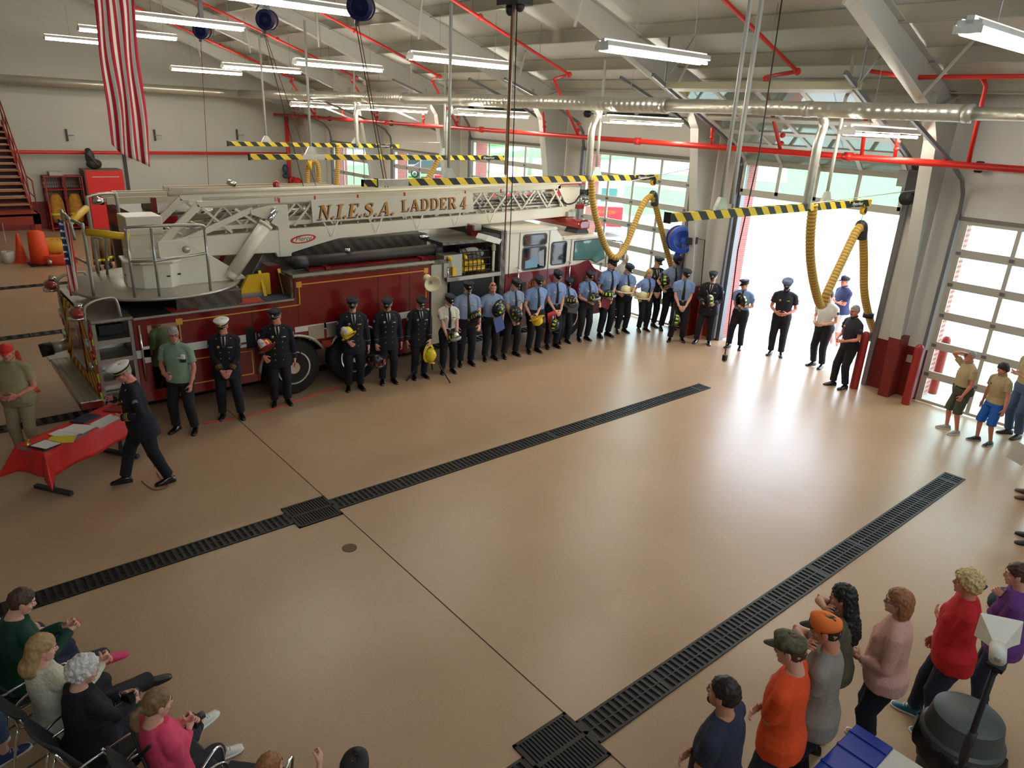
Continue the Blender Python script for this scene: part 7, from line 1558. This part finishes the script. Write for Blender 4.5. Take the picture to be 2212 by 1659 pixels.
# ================================================================= HELMETS
HB = M('helmet_black', (22,21,22), .3, coat=.4); HYEL = M('helmet_yellow', (228,196,28), .35, coat=.3); HRED = M('helmet_red', (170,26,24), .35, coat=.3); HCR = M('helmet_cream', (222,208,160), .4); LIME = M('lime_reflector', (196,232,40), .4)
TRIM = M('helmet_rim_edge', (40,36,34), .6)
def helmet(label, u, v, X, rot, mat, num='', stick=LIME, shield=None, ax='X', numcol=None, vis=False):
    p = on(u,v,ax,X); t_ = thing('fire_helmet', label, 'helmet', p, 0, 'fire helmets held by the row'); t_.rotation_euler = [radians(a_) for a_ in rot]
    def k(mb, n_, m_, sm=True): o = mb.build(n_, m_, None, sm); o.parent = t_; return o
    m_ = MB(); R_ = []
    for r, z in ((.118,0),(.122,.04),(.112,.09),(.085,.13),(.045,.15),(.004,.155)): R_.append([Vector((r*.93*cos(2*pi*q/24),r*1.12*sin(2*pi*q/24),z-.03)) for q in range(24)])
    m_.loft(R_)
    for a_ in range(0,360,60): m_.tube([Vector((.112*.93*cos(radians(a_)),.112*1.12*sin(radians(a_)),.03)),Vector((.09*cos(radians(a_)),.1*sin(radians(a_)),.092)),Vector((.01*cos(radians(a_)),.01*sin(radians(a_)),.128))],.008,6)
    k(m_, 'shell', mat)
    b_ = MB(); R_ = []
    for r, z in ((.112,-.022),(.15,-.034),(.155,-.042),(.112,-.034)): R_.append([Vector((r*.95*cos(2*pi*q/28),(r*1.06 if sin(2*pi*q/28) > 0 else r*(1.06+.34*abs(sin(2*pi*q/28))))*sin(2*pi*q/28)*1.05,z-(.02*max(0,-sin(2*pi*q/28)) if r > .13 else 0))) for q in range(28)])
    br = k(b_.loft(R_, False), 'brim', mat); k(MB().tube([Vector((.153*.95*cos(2*pi*q/28),(.153*1.06 if sin(2*pi*q/28) > 0 else .153*(1.06+.34*abs(sin(2*pi*q/28))))*sin(2*pi*q/28)*1.05,-.038-(.02*max(0,-sin(2*pi*q/28))))) for q in range(29)],.006,5), 'rim', YELLOW if mat is HYEL else TRIM, br)
    sh = MB().prism([(-.05,-.01),(.05,-.01),(.055,.07),(.035,.125),(0,.135),(-.035,.125),(-.055,.07)], 'Y', .142, .15); so = k(sh, 'front_shield', shield or HB)
    if num:
        o = text(num, .06 if len(num) < 4 else .045, numcol or WHITEP, (0,.153,.045), (-1,0,0), (0,0,1), None, 'number_lettering', .001); o.parent = so; 
    if stick:
        s_ = MB()
        for a_ in range(20,360,40):
            a1, a2 = radians(a_-9), radians(a_+9)
            if 60 < a_ < 120: continue
            s_.add([(.121*.93*cos(a1)*1.03,.121*1.12*sin(a1)*1.03,.0),(.121*.93*cos(a2)*1.03,.121*1.12*sin(a2)*1.03,.0),(.106*.93*cos(a2)*1.05,.106*1.12*sin(a2)*1.05,.07),(.106*.93*cos(a1)*1.05,.106*1.12*sin(a1)*1.05,.07)],[(0,1,2,3)])
        k(s_, 'reflective_sticker', stick, False)
    if vis:
        v_ = MB(); R_ = []
        for z in (-.035,.02): R_.append([Vector((.155*.9*cos(a_),.16*1.1*sin(a_)+.012,z)) for a_ in [radians(30+120*q/14) for q in range(15)]]+[Vector((.152*.9*cos(a_),.157*1.1*sin(a_)+.012,z)) for a_ in [radians(150-120*q/14) for q in range(15)]])
        k(v_.loft(R_), 'face_shield', M('visor_grey',(150,158,156),.15,spec=.8))
    if mat is HB or mat is HYEL: k(MB().tube([(-.1,.07,-.04),(-.09,.09,-.12),(.06,.1,-.13),(.09,.08,-.04)],.008,5), 'chin_strap', BLACK)
SHW2 = M('shield_white', (222,214,204), .5); RNUM = M('number_red', (180,40,36), .5)
# rot: front of helmet (+Y) and top (+Z) as held
helmet('red helmet with white shield 1102 held at a dress uniform hip', 574,748,-3.38,(22,35,-112),HRED,'1102',YELLOW,SHW2,numcol=RNUM)
helmet('bright yellow helmet with white shield held against a dark uniform', 751,721,-3.3,(22,32,-112),HYEL,'151',LIME,SHW2,numcol=RNUM)
helmet('black helmet with red shield hanging low in front of the rear wheel', 814,779,-3.38,(-20,40,-60),HB,'',M('red_sticker',(200,50,40),.5),HRED)
helmet('yellow helmet hanging top outward at a dark uniform side', 929,766,-3.35,(-95,0,-80),HYEL,'',LIME,YELLOW)
helmet('black helmet with silver face shield held by the woman in white shirt', 980,728,-3.2,(5,12,-100),HB,'91',LIME,SILV,vis=True)
helmet('black helmet with shield 27 under the heavy man\'s arm', 1030,684,-3.4,(15,25,-115),HB,'27',LIME,HB)
helmet('black helmet with lime stickers under the arm of the man with sunglasses', 1076,667,-3.4,(-60,0,-150),HB,'',LIME)
helmet('black helmet held by the wide-footed young man', 1118,679,-3.35,(-60,20,-100),HB,'',LIME)
helmet('yellow helmet held upside down', 1160,691,-3.2,(200,15,-80),HYEL,'',None)
helmet('black helmet with lime stickers hanging top outward below the red folder', 1197,702,-3.3,(-95,0,-70),HB,'',LIME)
helmet('black helmet with shield 31 held upright by the short woman', 1234,650,-3.4,(0,0,-112),HB,'31',LIME,HB)
helmet('black helmet with clear visor held by the long haired woman', 1283,644,-3.3,(10,10,-100),HB,'',LIME,vis=True)
helmet('black helmet held by the tallest man', 1314,637,-3.35,(0,0,-50),HB,'',LIME,vis=True)
helmet('cream helmet held upright in both hands', 1352,628,-3.3,(0,0,-70),HCR,'',None,GOLDB)
helmet('gold cream helmet held by the woman without a cap', 1388,641,-3.15,(0,0,-80),HCR,'',None,GOLDB)
helmet('black helmet held by the man behind the hose', 1436,607,-3.2,(-80,0,-70),HB,'',LIME)
helmet('black helmet with lime stickers hanging at the knees', 1458,690,-2.1,(-95,0,-50),HB,'',LIME)
helmet('black helmet with bright lime stickers held at the column', 1530,648,-1.6,(-85,0,-30),HB,'',LIME)
helmet('black helmet with lime stickers held in the open doorway', 1602,651,10.98,(-80,0,-10),HB,'',LIME,ax='Y')
def folder(label, u, v, X, m_, w=.02, rz=0): tag(MB().box(on(u,v,'X',X),(w,.24,.32),Matrix.Rotation(rz,3,'X')).build('folder', m_, bevel=.004), label, 'folder')
folder('blue folder held by the man with sunglasses on his head', 1078,700,-3.3,M('folder_blue',(60,80,130),.6),.02,.3); folder('red folder held by the tall man', 1192,688,-3.38,M('folder_red',(180,36,40),.6),.02,.2); folder('dark folder under helmet 31', 1238,665,-3.35,DARK,.02,1.3); folder('dark red folder held by the tallest man', 1308,655,-3.35,M('folder_maroon',(110,24,34),.6),.02,1.2)
paper_m = M('paper_white', (222,218,208), .8)
hq = Vector((-1.70,-2.06,1.10)); pv = Matrix.Rotation(-.25,3,'Y')
tag(MB().box(hq+Vector((-.06,-.16,.03)),(.22,.28,.003),Matrix.Rotation(.35,3,'Z') @ Matrix.Rotation(.15,3,'X')).build('paper', paper_m), 'white sheet of paper held by the man in the white cap', 'paper')
q = on(2203,980,'Z',.9); tag(MB().box(q,(.22,.006,.28),Matrix.Rotation(.3,3,'Y')).build('paper', paper_m), 'white paper hanging from a hand at the right edge', 'paper')
q = Vector((-2.06,-2.12,1.30)); mic = thing('microphone', 'black microphone in the hand of the man in the white cap', 'microphone', q); MB().tube([q+Vector((-.05,0,-.08)),q],.014,8).build('handle', BLACK, mic, True); MB().ell(q+Vector((.005,0,.02)),(.026,.026,.03)).build('grille', DARK, mic, True)
cz = [on(340,980,'X',-2.1),on(333,1005,'Z',.02),on(345,1032,'Z',.01),on(362,1050,'Z',.01),on(335,1058,'Z',.01),on(312,1045,'Z',.01),on(306,1038,'Z',.01)]
tag(MB().tube(curve_pts(cz,5),.006,5).build('microphone_cable', CORDR, None, True), 'thin brown microphone cable on the floor under the man in the white cap', 'cable')
finish_people()

# every countable fitting becomes a part of its own
SPLIT = {'coupling','drop_pipe','hose_coupling','hanger','fitting','rail_brace','lid_rib','console_latch','rail_marker','button','lapel','cuff_stripe','reflective_sticker','chrome_fitting','fender_panel','pivot_pin','spring','flange_brace','ladder_bracket','hinge','balancer_hub','chain','valve','gauge','edge_trim','work_light','wheel_chock','tail_light','light_mount','bolt','cargo_strap','hose_tube_end','tip_light','handle','corner_post','support_post','sunglasses_lens','tip_marker','cab_window','track','motor','door_seam','jamb','stringer','support_pole'}
def split_all():
    for o in list(D.objects):
        base = o.name.split('.')[0]
        if o.type != 'MESH' or base not in SPLIT or o.data.users > 1 or len(o.data.polygons) > 20000: continue
        bm = bmesh.new(); bm.from_mesh(o.data); seen = set(); isl = []
        for f in bm.faces:
            if f.index in seen: continue
            st = [f]; seen.add(f.index); g = []
            while st:
                q = st.pop(); g.append(q.index)
                for e in q.edges:
                    for r in e.link_faces:
                        if r.index not in seen: seen.add(r.index); st.append(r)
            isl.append(g)
        bm.free()
        if not 1 < len(isl) <= 60: continue
        kids_ = [c for c in D.objects if c.parent == o]
        for i, g in enumerate(isl):
            keep = set(g); b2_ = bmesh.new(); b2_.from_mesh(o.data); b2_.faces.ensure_lookup_table()
            bmesh.ops.delete(b2_, geom=[f for f in b2_.faces if f.index not in keep], context='FACES')
            me = D.meshes.new(base); b2_.to_mesh(me); b2_.free()
            for m_ in o.data.materials: me.materials.append(m_)
            if i == 0: first = me
            else:
                c = o.copy(); c.data = me; COL.objects.link(c)
        o.data = first
split_all()
